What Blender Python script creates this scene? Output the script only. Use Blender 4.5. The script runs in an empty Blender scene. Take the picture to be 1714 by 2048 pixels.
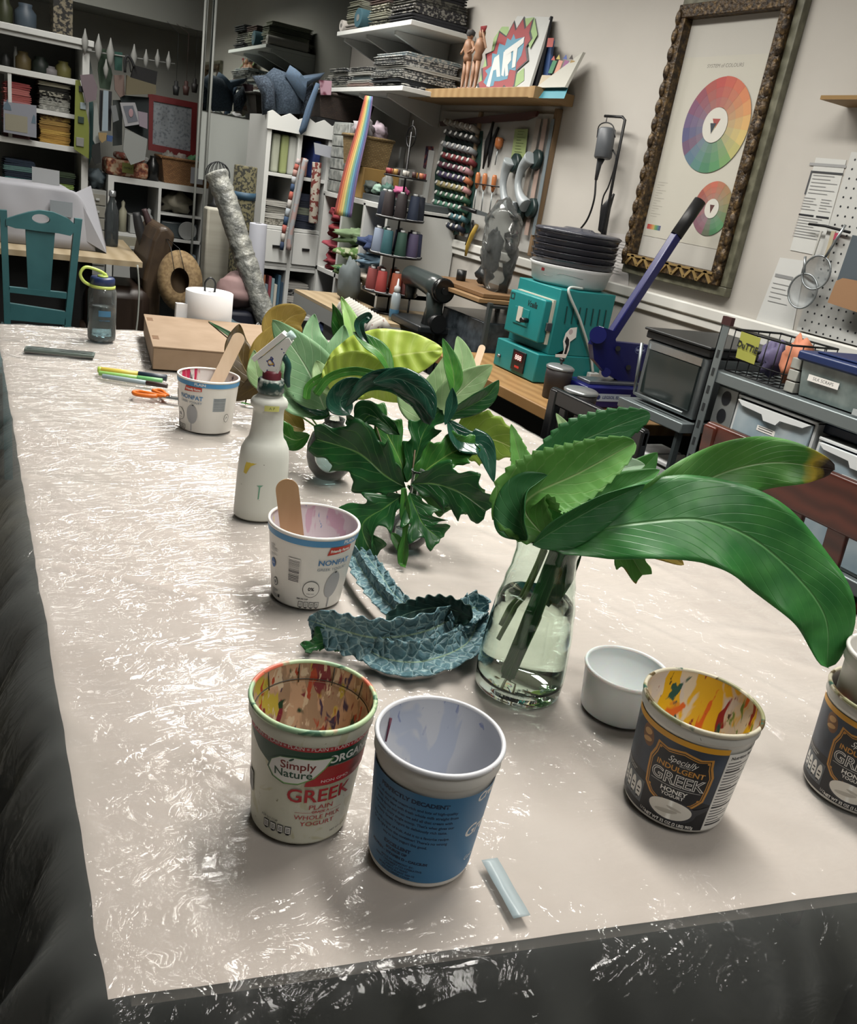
import bpy, bmesh, math, random
from mathutils import Vector, Matrix, noise
from math import pi, sin, cos, tan, atan2, sqrt, radians as R
random.seed(7)
SC = bpy.context.scene
COL = SC.collection

# ------------------------------------------------------------------ camera
HC = 1.37
FPX, CX, CY = 1717.0, 857.0, 1024.0
_n = Vector((-757, 4476, FPX)).normalized()
_a = Vector((-130 - CX, 195 - CY, FPX)); _a = (_a - _n * _a.dot(_n)).normalized()
CZ = -_n; CYA = _a; CXA = CYA.cross(CZ)          # world axes seen in camera coordinates (x right, y down, z forward)
CAMLOC = Vector((0, 0, HC))
cd = bpy.data.cameras.new('camera'); cam = bpy.data.objects.new('camera', cd); COL.objects.link(cam)
cd.sensor_fit = 'HORIZONTAL'; cd.sensor_width = 36.0; cd.lens = 36.0 * FPX / 1714.0
cd.clip_start = 0.02; cd.clip_end = 60
_r = Vector((CXA[0], CYA[0], CZ[0])); _d = Vector((CXA[1], CYA[1], CZ[1])); FWD = Vector((CXA[2], CYA[2], CZ[2]))
cam.matrix_world = Matrix.Translation(CAMLOC) @ Matrix((( _r.x, -_d.x, -FWD.x), (_r.y, -_d.y, -FWD.y), (_r.z, -_d.z, -FWD.z))).to_4x4()
SC.camera = cam

# ------------------------------------------------------------------ world, lights, exposure
SC.view_settings.view_transform = 'Standard'
try: SC.view_settings.look = 'None'
except Exception: pass
SC.view_settings.gamma = 1.0
SC.view_settings.use_curve_mapping = False
SC.view_settings.exposure = 0.04
cy = SC.cycles
cy.max_bounces = 9; cy.diffuse_bounces = 2; cy.glossy_bounces = 3; cy.transmission_bounces = 9; cy.transparent_max_bounces = 10
cy.caustics_reflective = False; cy.use_adaptive_sampling = True; cy.adaptive_threshold = 0.06; cy.sample_clamp_indirect = 6
wd = bpy.data.worlds.new('world'); SC.world = wd; wd.use_nodes = True
wd.node_tree.nodes['Background'].inputs[0].default_value = (0.62, 0.68, 0.72, 1)
wd.node_tree.nodes['Background'].inputs[1].default_value = 0.06

def area(name, loc, sx, sy, power, col=(1, 0.97, 0.92), rot=(0, 0, 0), spread=180):
    l = bpy.data.lights.new(name, 'AREA'); l.shape = 'RECTANGLE'; l.size = sx; l.size_y = sy
    l.energy = power; l.color = col; l.spread = R(spread)
    o = bpy.data.objects.new(name, l); COL.objects.link(o); o.location = loc; o.rotation_euler = rot
    return o
LAMPS = [(0.65, -0.70, 0.30, 1.20, 13), (1.0, 1.20, 0.30, 1.20, 32), (1.15, 2.75, 0.30, 1.20, 36), (1.40, 4.2, 0.30, 1.20, 36), (0.60, 5.2, 0.30, 1.20, 12)]  # last one is an unseen fill added to brighten the back left
for (lx, ly, sx, sy, pw) in LAMPS:
    area('ceiling_lamp_light', (lx, ly, 2.655), sx, sy, pw, (1.0, 0.965, 0.90), spread=148)

# ------------------------------------------------------------------ pixel -> point on a real plane
def ray(px, py):
    d = Vector((px - CX, py - CY, FPX))
    return Vector((d.dot(CXA), d.dot(CYA), d.dot(CZ)))
def PZ(px, py, z): r = ray(px, py); return CAMLOC + r * ((z - HC) / r.z)
def PX(px, py, x): r = ray(px, py); return CAMLOC + r * (x / r.x)
def PY(px, py, y): r = ray(px, py); return CAMLOC + r * (y / r.y)
def PD(px, py, d): r = ray(px, py); return CAMLOC + r * (d / FPX)

# ------------------------------------------------------------------ materials
SAT, DIM = 1.0, 1.0          # saturation and lightness of the paints picked below
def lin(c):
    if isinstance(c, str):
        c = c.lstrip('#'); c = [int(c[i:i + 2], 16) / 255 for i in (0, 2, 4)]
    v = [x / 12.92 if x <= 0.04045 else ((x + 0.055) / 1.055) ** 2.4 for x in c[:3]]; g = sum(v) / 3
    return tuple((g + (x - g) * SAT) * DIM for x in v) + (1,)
MATS = {}
def mat(name, col='#888888', rough=0.5, metal=0.0, **k):
    if name in MATS: return MATS[name]
    m = bpy.data.materials.new(name); m.use_nodes = True; MATS[name] = m
    nt = m.node_tree; b = nt.nodes['Principled BSDF']
    b.inputs['Base Color'].default_value = lin(col); b.inputs['Roughness'].default_value = rough; b.inputs['Metallic'].default_value = metal
    if 'emit' in k:
        b.inputs['Emission Color'].default_value = lin(k.get('ecol', col)); b.inputs['Emission Strength'].default_value = k['emit']
    if 'trans' in k: b.inputs['Transmission Weight'].default_value = k['trans']
    if 'ior' in k: b.inputs['IOR'].default_value = k['ior']
    if 'alpha' in k: b.inputs['Alpha'].default_value = k['alpha']
    if 'sss' in k:
        b.inputs['Subsurface Weight'].default_value = k['sss']; b.inputs['Subsurface Scale'].default_value = k.get('sscale', 0.01)
    if 'coat' in k: b.inputs['Coat Weight'].default_value = k['coat']; b.inputs['Coat Roughness'].default_value = 0.15
    N = nt.nodes.new; L = nt.links.new
    if 'noise' in k:      # (scale, [(pos, colour), ...], detail, coordinate scale)
        sc, ramp, *rest = k['noise']; det = rest[0] if rest else 3
        tc = N('ShaderNodeTexCoord'); mp = N('ShaderNodeMapping'); no = N('ShaderNodeTexNoise'); cr = N('ShaderNodeValToRGB')
        mp.inputs['Scale'].default_value = rest[1] if len(rest) > 1 else (1, 1, 1)
        no.inputs['Scale'].default_value = sc; no.inputs['Detail'].default_value = det
        L(tc.outputs['Object'], mp.inputs[0]); L(mp.outputs[0], no.inputs['Vector']); L(no.outputs['Fac'], cr.inputs[0])
        el = cr.color_ramp.elements
        while len(el) > 1: el.remove(el[-1])
        el[0].position = ramp[0][0]; el[0].color = lin(ramp[0][1])
        for p, c in ramp[1:]: e = el.new(p); e.color = lin(c)
        if k.get('hard'): cr.color_ramp.interpolation = 'CONSTANT'
        L(cr.outputs[0], b.inputs['Base Color'])
    if 'wave' in k:       # (scale, colour a, colour b, direction, distortion)
        sc, ca, cb, di, ds = k['wave']
        tc = N('ShaderNodeTexCoord'); w = N('ShaderNodeTexWave'); w.bands_direction = di; w.inputs['Scale'].default_value = sc
        w.inputs['Distortion'].default_value = ds; w.inputs['Detail'].default_value = 2
        cr = N('ShaderNodeValToRGB'); cr.color_ramp.elements[0].color = lin(ca); cr.color_ramp.elements[1].color = lin(cb)
        L(tc.outputs['Object'], w.inputs['Vector']); L(w.outputs['Fac'], cr.inputs[0]); L(cr.outputs[0], b.inputs['Base Color'])
    if 'bump' in k:       # (scale, strength, distance)
        sc, st, di = k['bump']
        tc = N('ShaderNodeTexCoord'); no = N('ShaderNodeTexNoise'); no.inputs['Scale'].default_value = sc; no.inputs['Detail'].default_value = 4
        bp = N('ShaderNodeBump'); bp.inputs['Strength'].default_value = st; bp.inputs['Distance'].default_value = di
        L(tc.outputs['Object'], no.inputs['Vector']); L(no.outputs['Fac'], bp.inputs['Height']); L(bp.outputs[0], b.inputs['Normal'])
    return m
def C(col, rough=0.6, metal=0.0, **k):       # material straight from a colour
    return mat('m_%s_%d_%d_%s' % (str(col).strip('#'), rough * 100, metal * 100, '_'.join(sorted(k))), col, rough, metal, **k)

# ------------------------------------------------------------------ mesh builder
class MB:
    def __init__(s, M=None): s.bm = bmesh.new(); s.uv = None; s.M = M or Matrix(); s.mi = 0; s.mats = []
    def m(s, material):
        if material not in s.mats: s.mats.append(material)
        s.mi = s.mats.index(material); return s
    def v(s, p): return s.bm.verts.new(s.M @ Vector(p))
    def f(s, vs, smooth=False):
        try: fa = s.bm.faces.new(vs)
        except ValueError: return None
        fa.material_index = s.mi; fa.smooth = smooth; return fa
    def box(s, lo, hi, bev=0.0):
        lo = Vector(lo); hi = Vector(hi)
        lo, hi = Vector([min(a, b) for a, b in zip(lo, hi)]), Vector([max(a, b) for a, b in zip(lo, hi)])
        V = [s.v((x, y, z)) for x in (lo.x, hi.x) for y in (lo.y, hi.y) for z in (lo.z, hi.z)]
        F = [s.f([V[i] for i in q]) for q in ((0, 1, 3, 2), (4, 6, 7, 5), (0, 4, 5, 1), (2, 3, 7, 6), (0, 2, 6, 4), (1, 5, 7, 3))]
        if bev > 0:
            ed = list({e for fa in F for e in fa.edges})
            r = bmesh.ops.bevel(s.bm, geom=ed, offset=bev, segments=2, affect='EDGES', profile=0.5)
            for fa in r['faces']: fa.material_index = s.mi; fa.smooth = True
        return s
    def cbox(s, c, size, bev=0.0):
        c = Vector(c); h = Vector(size) / 2; return s.box(c - h, c + h, bev)
    def obox(s, a, b, w, t, bev=0.0, up=(0, 0, 1)):     # board from a to b, width w, thickness t
        a = Vector(a); b = Vector(b); d = (b - a); L = d.length; d.normalize()
        u = Vector(up); sd = d.cross(u)
        if sd.length < 1e-4: sd = d.cross(Vector((1, 0, 0)))
        sd.normalize(); u = sd.cross(d)
        old = s.M; s.M = old @ Matrix.Translation(a) @ Matrix((d, sd, u)).transposed().to_4x4()
        s.box((0, -w / 2, -t / 2), (L, w / 2, t / 2), bev); s.M = old; return s
    def tube(s, pts, r, seg=8, cap=True, smooth=True):
        pts = [Vector(p) for p in pts]; n = len(pts)
        rr = r if isinstance(r, (list, tuple)) else [r] * n
        rings = []; ref = None
        for i, p in enumerate(pts):
            t = (pts[min(i + 1, n - 1)] - pts[max(i - 1, 0)]).normalized()
            if ref is None: ref = t.orthogonal().normalized()
            a = ref - t * ref.dot(t)
            if a.length < 1e-5: a = t.orthogonal()
            a.normalize(); ref = a; b = t.cross(a)
            rings.append([s.v(p + (a * cos(2 * pi * k / seg) + b * sin(2 * pi * k / seg)) * rr[i]) for k in range(seg)])
        for i in range(n - 1):
            for k in range(seg): s.f([rings[i][k], rings[i][(k + 1) % seg], rings[i + 1][(k + 1) % seg], rings[i + 1][k]], smooth)
        if cap: s.f(rings[0][::-1]); s.f(rings[-1])
        return s
    def lathe(s, prof, seg=32, c=(0, 0, 0), smooth=True, sx=1.0, sy=1.0, a0=0.0, a1=2 * pi):
        c = Vector(c); rings = []; full = abs(a1 - a0 - 2 * pi) < 1e-6; k1 = seg if full else seg + 1
        for (r, z) in prof:
            if r < 1e-6: rings.append([s.v(c + Vector((0, 0, z)))])
            else: rings.append([s.v(c + Vector((r * sx * cos(a0 + (a1 - a0) * k / seg), r * sy * sin(a0 + (a1 - a0) * k / seg), z))) for k in range(k1)])
        for A, B in zip(rings, rings[1:]):
            for k in range(seg if full else seg):
                j = (k + 1) % len(A) if len(A) > 1 else 0; j2 = (k + 1) % len(B) if len(B) > 1 else 0
                if len(A) == 1 and len(B) == 1: continue
                if len(A) == 1: s.f([A[0], B[j2], B[k]], smooth)
                elif len(B) == 1: s.f([A[k], A[j], B[0]], smooth)
                else: s.f([A[k], A[j], B[j2], B[k]], smooth)
        return s
    def cyl(s, a, b, r, seg=16, r2=None): return s.tube([a, b], [r, r if r2 is None else r2], seg)
    def prism(s, pts, z0, z1, smooth=False):            # 2D outline in xy extruded in z
        A = [s.v((p[0], p[1], z0)) for p in pts]; B = [s.v((p[0], p[1], z1)) for p in pts]; n = len(pts)
        s.f(A[::-1]); s.f(B)
        for i in range(n): s.f([A[i], A[(i + 1) % n], B[(i + 1) % n], B[i]], smooth)
        return s
    def ell(s, c, r, seg=16, rings=10, jit=0.0, sd=0):
        c = Vector(c); r = Vector(r) if hasattr(r, '__len__') else Vector((r, r, r)); G = []
        for i in range(rings + 1):
            th = pi * i / rings
            if i in (0, rings): G.append([s.v(c + Vector((0, 0, r.z * cos(th))))]); continue
            row = []
            for k in range(seg):
                ph = 2 * pi * k / seg; d = Vector((sin(th) * cos(ph), sin(th) * sin(ph), cos(th)))
                q = 1 + jit * noise.noise(d * 2.2 + Vector((sd * 3.1, sd, 0))) * 2
                row.append(s.v(c + Vector((d.x * r.x, d.y * r.y, d.z * r.z)) * q))
            G.append(row)
        for A, B in zip(G, G[1:]):
            for k in range(seg):
                j = (k + 1) % seg
                if len(A) == 1: s.f([A[0], B[k], B[j]], True)
                elif len(B) == 1: s.f([A[k], B[0], A[j]], True)
                else: s.f([A[k], B[k], B[j], A[j]], True)
        return s
    def grid(s, fn, nu, nv, smooth=True, uv=True):
        """fn(u,v)->point, u,v in 0..1"""
        if uv and s.uv is None: s.uv = s.bm.loops.layers.uv.new('UVMap')
        V = [[s.v(fn(i / nu, j / nv)) for j in range(nv + 1)] for i in range(nu + 1)]
        for i in range(nu):
            for j in range(nv):
                fa = s.f([V[i][j], V[i + 1][j], V[i + 1][j + 1], V[i][j + 1]], smooth)
                if fa and uv:
                    for lp, (a, b) in zip(fa.loops, ((i, j), (i + 1, j), (i + 1, j + 1), (i, j + 1))): lp[s.uv].uv = (a / nu, b / nv)
        return s

def link(name, mb, parent=None, material=None, loc=None, solid=0, sub=0, sharp=None):
    bm = mb.bm
    if not material or mb.mats: pass
    bmesh.ops.recalc_face_normals(bm, faces=bm.faces) if solid == 0 else None
    me = bpy.data.meshes.new(name); bm.to_mesh(me); bm.free()
    ms = mb.mats if mb.mats else [material]
    for q in ms: me.materials.append(q)
    o = bpy.data.objects.new(name, me); COL.objects.link(o)
    if parent is not None: o.parent = parent
    if loc is not None: o.location = loc
    if solid:
        md = o.modifiers.new('thickness', 'SOLIDIFY'); md.thickness = solid; md.offset = 0
    if sub:
        md = o.modifiers.new('smooth', 'SUBSURF'); md.levels = sub; md.render_levels = sub
    return o
def thing(name, label, cat, loc=(0, 0, 0), rz=0.0, group=None):
    o = bpy.data.objects.new(name, None); COL.objects.link(o); o.empty_display_size = 0.05
    o.location = loc; o.rotation_euler = (0, 0, rz); o['label'] = label; o['category'] = cat
    if group: o['group'] = group
    return o
def one(name, mb, material, label, cat, loc=(0, 0, 0), rz=0.0, group=None, **k):
    o = link(name, mb, None, material, loc, **k); o.rotation_euler = (0, 0, rz)
    o['label'] = label; o['category'] = cat
    if group: o['group'] = group
    return o
def struct(name, mb, material):
    o = link(name, mb, None, material); o['kind'] = 'structure'; return o
def clone(o, loc=None, label=None, rz=None, group=None):
    c = o.copy(); COL.objects.link(c)
    for ch in o.children:
        d = ch.copy(); COL.objects.link(d); d.parent = c
        for g in ch.children: e = g.copy(); COL.objects.link(e); e.parent = d
    if loc is not None: c.location = loc
    if rz is not None: c.rotation_euler = (0, 0, rz)
    if label: c['label'] = label
    if group: c['group'] = group
    return c

# ------------------------------------------------------------------ prints and lettering laid on a surface
_tc = {}
def text2d(txt, size, bold=0.0, shear=0.0):
    key = (txt, size, bold, shear)
    if key not in _tc:
        cu = bpy.data.curves.new('t', 'FONT'); cu.body = txt; cu.size = size; cu.offset = bold; cu.shear = shear
        cu.align_x = 'CENTER'; cu.align_y = 'CENTER'; cu.resolution_u = 3
        ob = bpy.data.objects.new('t', cu); me = bpy.data.meshes.new_from_object(ob)
        _tc[key] = ([tuple(v.co[:2]) for v in me.vertices], [tuple(p.vertices) for p in me.polygons])
        bpy.data.objects.remove(ob); bpy.data.meshes.remove(me); bpy.data.curves.remove(cu)
    return _tc[key]
def ellp(cx, cy, rx, ry, n=28, a=0.0): return [(cx + rx * cos(2 * pi * i / n) * cos(a) - ry * sin(2 * pi * i / n) * sin(a), cy + rx * cos(2 * pi * i / n) * sin(a) + ry * sin(2 * pi * i / n) * cos(a)) for i in range(n)]
def rc(x0, y0, x1, y1): return [(x0, y0), (x1, y0), (x1, y1), (x0, y1)]
def decal(name, parent, items, surf, step=0.0035, off=0.0003, lay=0.00007, flat=False):
    """items: ('p', pts, material) | ('t', text, size, x, y, material, [width scale, angle, bold, shear]);  surf(x, y, offset) -> point"""
    bm = bmesh.new(); mats = []; seen = []
    for it in items:
        b2 = bmesh.new()
        if it[0] == 'p':
            vs = [b2.verts.new((x, y, 0)) for x, y in it[1]]
            fa = b2.faces.new(vs); bmesh.ops.triangulate(b2, faces=[fa]); m = it[2]
            if not flat:
                for ax in (0, 1):
                    lo = min(p[ax] for p in it[1]); hi = max(p[ax] for p in it[1]); st = step if ax == 0 else step * 4; q = lo + st
                    while q < hi - 1e-6:
                        no = (1, 0, 0) if ax == 0 else (0, 1, 0)
                        bmesh.ops.bisect_plane(b2, geom=b2.verts[:] + b2.edges[:] + b2.faces[:], plane_co=(q, q, 0), plane_no=no); q += st
        else:
            _, txt, size, x, y, m, *ex = it
            ws = ex[0] if len(ex) > 0 else 1; an = ex[1] if len(ex) > 1 else 0; bo = ex[2] if len(ex) > 2 else 0; sh = ex[3] if len(ex) > 3 else 0
            V, F = text2d(txt, size, bo, sh); ca, sa = cos(an), sin(an)
            vs = [b2.verts.new((x + a * ws * ca - b * sa, y + a * ws * sa + b * ca, 0)) for a, b in V]
            for q in F:
                try: b2.faces.new([vs[i] for i in q])
                except ValueError: pass
            if not flat and b2.verts:
                lo = min(v.co.x for v in b2.verts); hi = max(v.co.x for v in b2.verts); q = lo + step
                while q < hi - 1e-6:
                    bmesh.ops.bisect_plane(b2, geom=b2.verts[:] + b2.edges[:] + b2.faces[:], plane_co=(q, 0, 0), plane_no=(1, 0, 0)); q += step
        if not b2.verts: b2.free(); continue
        bb = (min(v.co.x for v in b2.verts), min(v.co.y for v in b2.verts), max(v.co.x for v in b2.verts), max(v.co.y for v in b2.verts))
        li = 1 + max([l for (c, l) in seen if c[0] < bb[2] and bb[0] < c[2] and c[1] < bb[3] and bb[1] < c[3]] or [-1]); seen.append((bb, li))
        if m not in mats: mats.append(m)
        mi = mats.index(m); mp = {}
        for v in b2.verts: mp[v] = bm.verts.new(surf(v.co.x, v.co.y, off + lay * li))
        for fa in b2.faces:
            try: nf = bm.faces.new([mp[v] for v in fa.verts]); nf.material_index = mi; nf.smooth = not flat
            except ValueError: pass
        b2.free()
    me = bpy.data.meshes.new(name); bm.to_mesh(me); bm.free()
    for m in mats: me.materials.append(m)
    o = bpy.data.objects.new(name, me); COL.objects.link(o)
    if parent is not None: o.parent = parent
    return o
def plane_surf(o, xd, yd):
    o = Vector(o); xd = Vector(xd).normalized(); yd = Vector(yd).normalized(); n = xd.cross(yd)
    return lambda x, y, f: o + xd * x + yd * y + n * f
def catmull(P, n):
    P = [Vector(p) for p in P]; P = [P[0] * 2 - P[1]] + P + [P[-1] * 2 - P[-2]]; out = []; m = len(P) - 3
    for i in range(n + 1):
        u = i / n * m; k = min(int(u), m - 1); t = u - k; a, b, c, d = P[k:k + 4]
        out.append(0.5 * ((2 * b) + (c - a) * t + (2 * a - 5 * b + 4 * c - d) * t * t + (3 * b - a - 3 * c + d) * t ** 3))
    return out
WHITE = C('#d8d6d0', 0.45); BLACK = C('#0b0c0e', 0.4)
# ================================================================== THE ROOM
XW = 2.30            # wall with the colour-wheel chart
wallm = mat('wall_paint', '#b2aea7', 0.75, noise=(3.0, [(0.3, '#afaba4'), (0.7, '#b5b1aa')]))
floorm = mat('floor_concrete', '#3b3a33', 0.55, noise=(5, [(0.3, '#2b2a24'), (0.7, '#4a473a')], 6), bump=(60, 0.2, 0.002))
b = MB(); b.box((-2.2, -1.6, -0.1), (XW + 0.1, 7.0, 0.0)); struct('floor', b, floorm)
b = MB(); b.box((-2.2, -1.6, 2.75), (XW + 0.1, 7.0, 2.85)); struct('ceiling', b, mat('ceiling_paint', '#a9aaa2', 0.8))
b = MB(); b.box((XW, -1.6, 0), (XW + 0.1, 7.0, 2.75)); struct('wall_right', b, wallm)
b = MB(); b.box((-2.2, 6.9, 0), (XW, 7.0, 2.75)); struct('wall_back', b, mat('wall_back_paint', '#b5b6ae', 0.8))
b = MB(); b.box((-2.3, -1.6, 0), (-2.2, 7.0, 2.75)); struct('wall_left', b, wallm)
b = MB(); b.box((-2.2, -1.7, 0), (XW, -1.6, 2.75)); struct('wall_front', b, mat('wall_front_paint', '#8d8c86', 0.8))
b = MB(); b.box((-2.2, 6.45, 2.06), (XW, 6.9, 2.75)); struct('trim_1', b, mat('soffit_paint', '#a8aaa2', 0.8))
b = MB(); b.box((XW - 0.022, -1.6, 1.085), (XW, 5.6, 1.125), 0.006); b.box((XW - 0.014, -1.6, 1.055), (XW, 5.6, 1.085), 0.004); struct('trim_2', b, mat('trim_paint', '#d0cfc9', 0.5))
b = MB(); b.box((XW - 0.015, -1.6, 0), (XW, 6.9, 0.1)); struct('baseboard_right', b, MATS['trim_paint'])
for i, (lx, ly, sx, sy, pw) in enumerate(LAMPS):
    t = thing('ceiling_light', 'long white fluorescent ceiling light, %s' % ('nearest the room entrance, behind the viewer', 'above the near end of the work table', 'above the far end of the work table', 'above the sewing table', 'unseen, added to brighten the teal chair side')[i], 'ceiling light', (lx, ly, 2.75))
    b = MB(); b.box((-sx / 2 - 0.03, -sy / 2 - 0.03, -0.06), (sx / 2 + 0.03, sy / 2 + 0.03, 0), 0.01); link('housing', b, t, WHITE)
    b = MB(); b.box((-sx / 2, -sy / 2, -0.085), (sx / 2, sy / 2, -0.06), 0.008); link('diffuser', b, t, mat('diffuser_glow', '#ffffff', 0.5, emit=2.0))

# ================================================================== WORK TABLE AND ITS PLASTIC SHEET
TZ = 0.750; SZ = 0.755
TC = [Vector((0.10, 0.505)), Vector((1.45, 0.25)), Vector((1.47, 3.08)), Vector((0.15, 3.00))]   # near left, near right, far right, far left
def tab(u, v): return TC[0].lerp(TC[1], u).lerp(TC[3].lerp(TC[2], u), v)
t = thing('work_table', 'large work table covered in pinkish beige cloth under clear plastic', 'table', (0.8, 1.7, 0))
off = Vector((0.8, 1.7, 0))
b = MB(Matrix.Translation(-off))
ins = [TC[0] + Vector((0.012, 0.012)), TC[1] + Vector((-0.012, 0.012)), TC[2] + Vector((-0.012, -0.012)), TC[3] + Vector((0.012, -0.012))]
b.prism([(p.x, p.y) for p in ins], 0.712, TZ - 0.004)
link('tabletop', b, t, mat('table_cloth', '#d0c1b7', 0.85, noise=(9, [(0.3, '#cbbcb2'), (0.7, '#d5c7be')], 4)))
b = MB(Matrix.Translation(-off)); b.prism([(0.2, 0.62), (1.36, 0.40), (1.38, 2.95), (0.24, 2.88)], 0.61, 0.712); link('apron', b, t, C('#2a211b', 0.7))
for (x, y) in ((0.25, 0.68), (1.30, 0.48), (1.32, 2.88), (0.28, 2.82)):
    b = MB(Matrix.Translation(-off)); b.box((x - 0.035, y - 0.035, 0), (x + 0.035, y + 0.035, 0.61), 0.004); link('leg', b, t, C('#2a211b', 0.7))

def film_material():
    m = bpy.data.materials.new('plastic_film'); m.use_nodes = True; nt = m.node_tree; N = nt.nodes.new; L = nt.links.new
    nt.nodes.remove(nt.nodes['Principled BSDF']); out = nt.nodes['Material Output']
    tr = N('ShaderNodeBsdfTransparent'); tr.inputs[0].default_value = (0.97, 0.985, 0.985, 1)
    pr = N('ShaderNodeBsdfPrincipled'); pr.inputs['Base Color'].default_value = lin('#d9dedc'); pr.inputs['Roughness'].default_value = 0.24
    tl = N('ShaderNodeBsdfTranslucent'); tl.inputs[0].default_value = lin('#cfd6d6')
    m1 = N('ShaderNodeMixShader'); m1.inputs[0].default_value = 0.35
    L(pr.outputs[0], m1.inputs[1]); L(tl.outputs[0], m1.inputs[2])
    tc = N('ShaderNodeTexCoord')
    def mth(op, x, y=None, z=None, cl=False):
        n = N('ShaderNodeMath'); n.operation = op; n.use_clamp = cl
        for i, q in enumerate((x, y, z)):
            if q is None: continue
            if isinstance(q, (int, float)): n.inputs[i].default_value = q
            else: L(q, n.inputs[i])
        return n.outputs[0]
    def crease(rot, scl, sc, det, dist, width):       # thin raised creases: one where the noise crosses its middle value
        mp = N('ShaderNodeMapping'); mp.inputs['Rotation'].default_value = (0, 0, rot); mp.inputs['Scale'].default_value = scl
        n = N('ShaderNodeTexNoise'); n.inputs['Scale'].default_value = sc; n.inputs['Detail'].default_value = det; n.inputs['Distortion'].default_value = dist
        L(tc.outputs['Object'], mp.inputs[0]); L(mp.outputs[0], n.inputs['Vector'])
        return mth('SUBTRACT', 1.0, mth('MULTIPLY', mth('ABSOLUTE', mth('SUBTRACT', n.outputs['Fac'], 0.5)), width), None, True)
    c1 = crease(0.55, (1.0, 4.0, 1.5), 3.0, 3, 0.6, 14); c2 = crease(-0.7, (1.2, 4.5, 2.0), 3.6, 3, 0.8, 16); c3 = crease(1.9, (2.0, 3.0, 2.0), 9.0, 4, 1.2, 9)
    mk = N('ShaderNodeTexNoise'); mk.inputs['Scale'].default_value = 3.3; mk.inputs['Detail'].default_value = 2; L(tc.outputs['Object'], mk.inputs['Vector'])
    clus = N('ShaderNodeMapRange'); clus.inputs['From Min'].default_value = 0.45; clus.inputs['From Max'].default_value = 0.62; L(mk.outputs['Fac'], clus.inputs['Value'])
    fine = N('ShaderNodeTexNoise'); fine.inputs['Scale'].default_value = 38; fine.inputs['Detail'].default_value = 5; fine.inputs['Distortion'].default_value = 1.5; L(tc.outputs['Object'], fine.inputs['Vector'])
    hh = mth('ADD', mth('MULTIPLY', c1, 0.36), mth('MULTIPLY', c2, 0.26)); hh = mth('ADD', hh, mth('MULTIPLY', c3, mth('MULTIPLY_ADD', clus.outputs[0], 0.30, 0.10)))
    hh = mth('ADD', hh, mth('MULTIPLY', fine.outputs['Fac'], mth('MULTIPLY_ADD', clus.outputs[0], 0.42, 0.14)))
    bp = N('ShaderNodeBump'); bp.inputs['Strength'].default_value = 1.0; bp.inputs['Distance'].default_value = 0.0050
    L(hh, bp.inputs['Height'])
    b2 = N('ShaderNodeBump'); b2.inputs['Strength'].default_value = 0.08; b2.inputs['Distance'].default_value = 0.004; L(hh, b2.inputs['Height']); L(b2.outputs[0], pr.inputs['Normal'])
    lw = N('ShaderNodeLayerWeight'); lw.inputs[0].default_value = 0.35
    a2 = N('ShaderNodeMath'); a2.operation = 'MULTIPLY_ADD'; a2.inputs[1].default_value = 0.32; a2.use_clamp = True
    L(lw.outputs['Facing'], a2.inputs[0]); a2.inputs[2].default_value = 0.07
    m2 = N('ShaderNodeMixShader'); L(a2.outputs[0], m2.inputs[0]); L(tr.outputs[0], m2.inputs[1]); L(m1.outputs[0], m2.inputs[2])
    gl = N('ShaderNodeBsdfGlossy'); gl.inputs['Roughness'].default_value = 0.10; L(bp.outputs[0], gl.inputs['Normal'])
    fr = N('ShaderNodeFresnel'); fr.inputs[0].default_value = 1.40
    m3 = N('ShaderNodeMixShader'); L(fr.outputs[0], m3.inputs[0]); L(m2.outputs[0], m3.inputs[1]); L(gl.outputs[0], m3.inputs[2])
    L(m3.outputs[0], out.inputs[0]); return m
FILM = film_material()
def ridge(p, sc):
    return 1 - abs(noise.noise(Vector((p[0] * sc[0], p[1] * sc[1], 7.7))) * 2)
def rot2(x, y, a): return x * cos(a) - y * sin(a), x * sin(a) + y * cos(a)
DL, DN, DR, DF = 0.42, 0.42, 0.07, 0.16      # how far the sheet hangs on the left, near, right, far side
W0, L0 = 1.36, 2.75
def film_pt(a, c):
    # a: -DL..W0+DR across, c: -DN..L0+DF along
    ex = min(a, 0) + max(a - W0, 0); ey = min(c, 0) + max(c - L0, 0)
    u = min(max(a / W0, 0), 1); v = min(max(c / L0, 0), 1); p = tab(u, v); x, y = p.x, p.y
    d = math.hypot(ex, ey)
    r1 = rot2(a, c, 0.55); r2 = rot2(a, c, -0.35)
    h = 0.0028 * max(0, ridge(r1, (1.6, 6.0)) - 0.55) / 0.45 + 0.0018 * max(0, ridge(r2, (9, 2.2)) - 0.6) / 0.4
    h += 0.0006 * noise.noise(Vector((a * 40, c * 40, 1)))
    z = TZ + 0.0012 + h
    if d > 0:
        nx, ny = ex / d, ey / d
        soft = 0.045
        dz = d - soft * (1 - math.exp(-d / soft)) if d < 9 else d
        out = soft * (1 - math.exp(-d / soft)) * 0.7
        s = (c if abs(nx) > abs(ny) else a)
        fl = 0.035 * noise.noise(Vector((s * 7, d * 1.2, 3))) + 0.018 * noise.noise(Vector((s * 22, d * 2, 9)))
        out += min(1, d / 0.12) * (fl + 0.02) + 0.16 * d * (1 if nx < 0 and abs(nx) > 0.3 else 0.45)
        if ny < 0 and abs(nx) < 0.5: out += 0.02 * min(1, d / 0.1)
        x += nx * out; y += ny * out
        z = TZ + 0.0012 + h * max(0, 1 - d * 10) - dz
    return (x, y, z)
b = MB(); NU, NV = 250, 400
b.grid(lambda u, v: film_pt(-DL + (W0 + DL + DR) * u, -DN + (L0 + DN + DF) * v), NU, NV)
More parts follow.
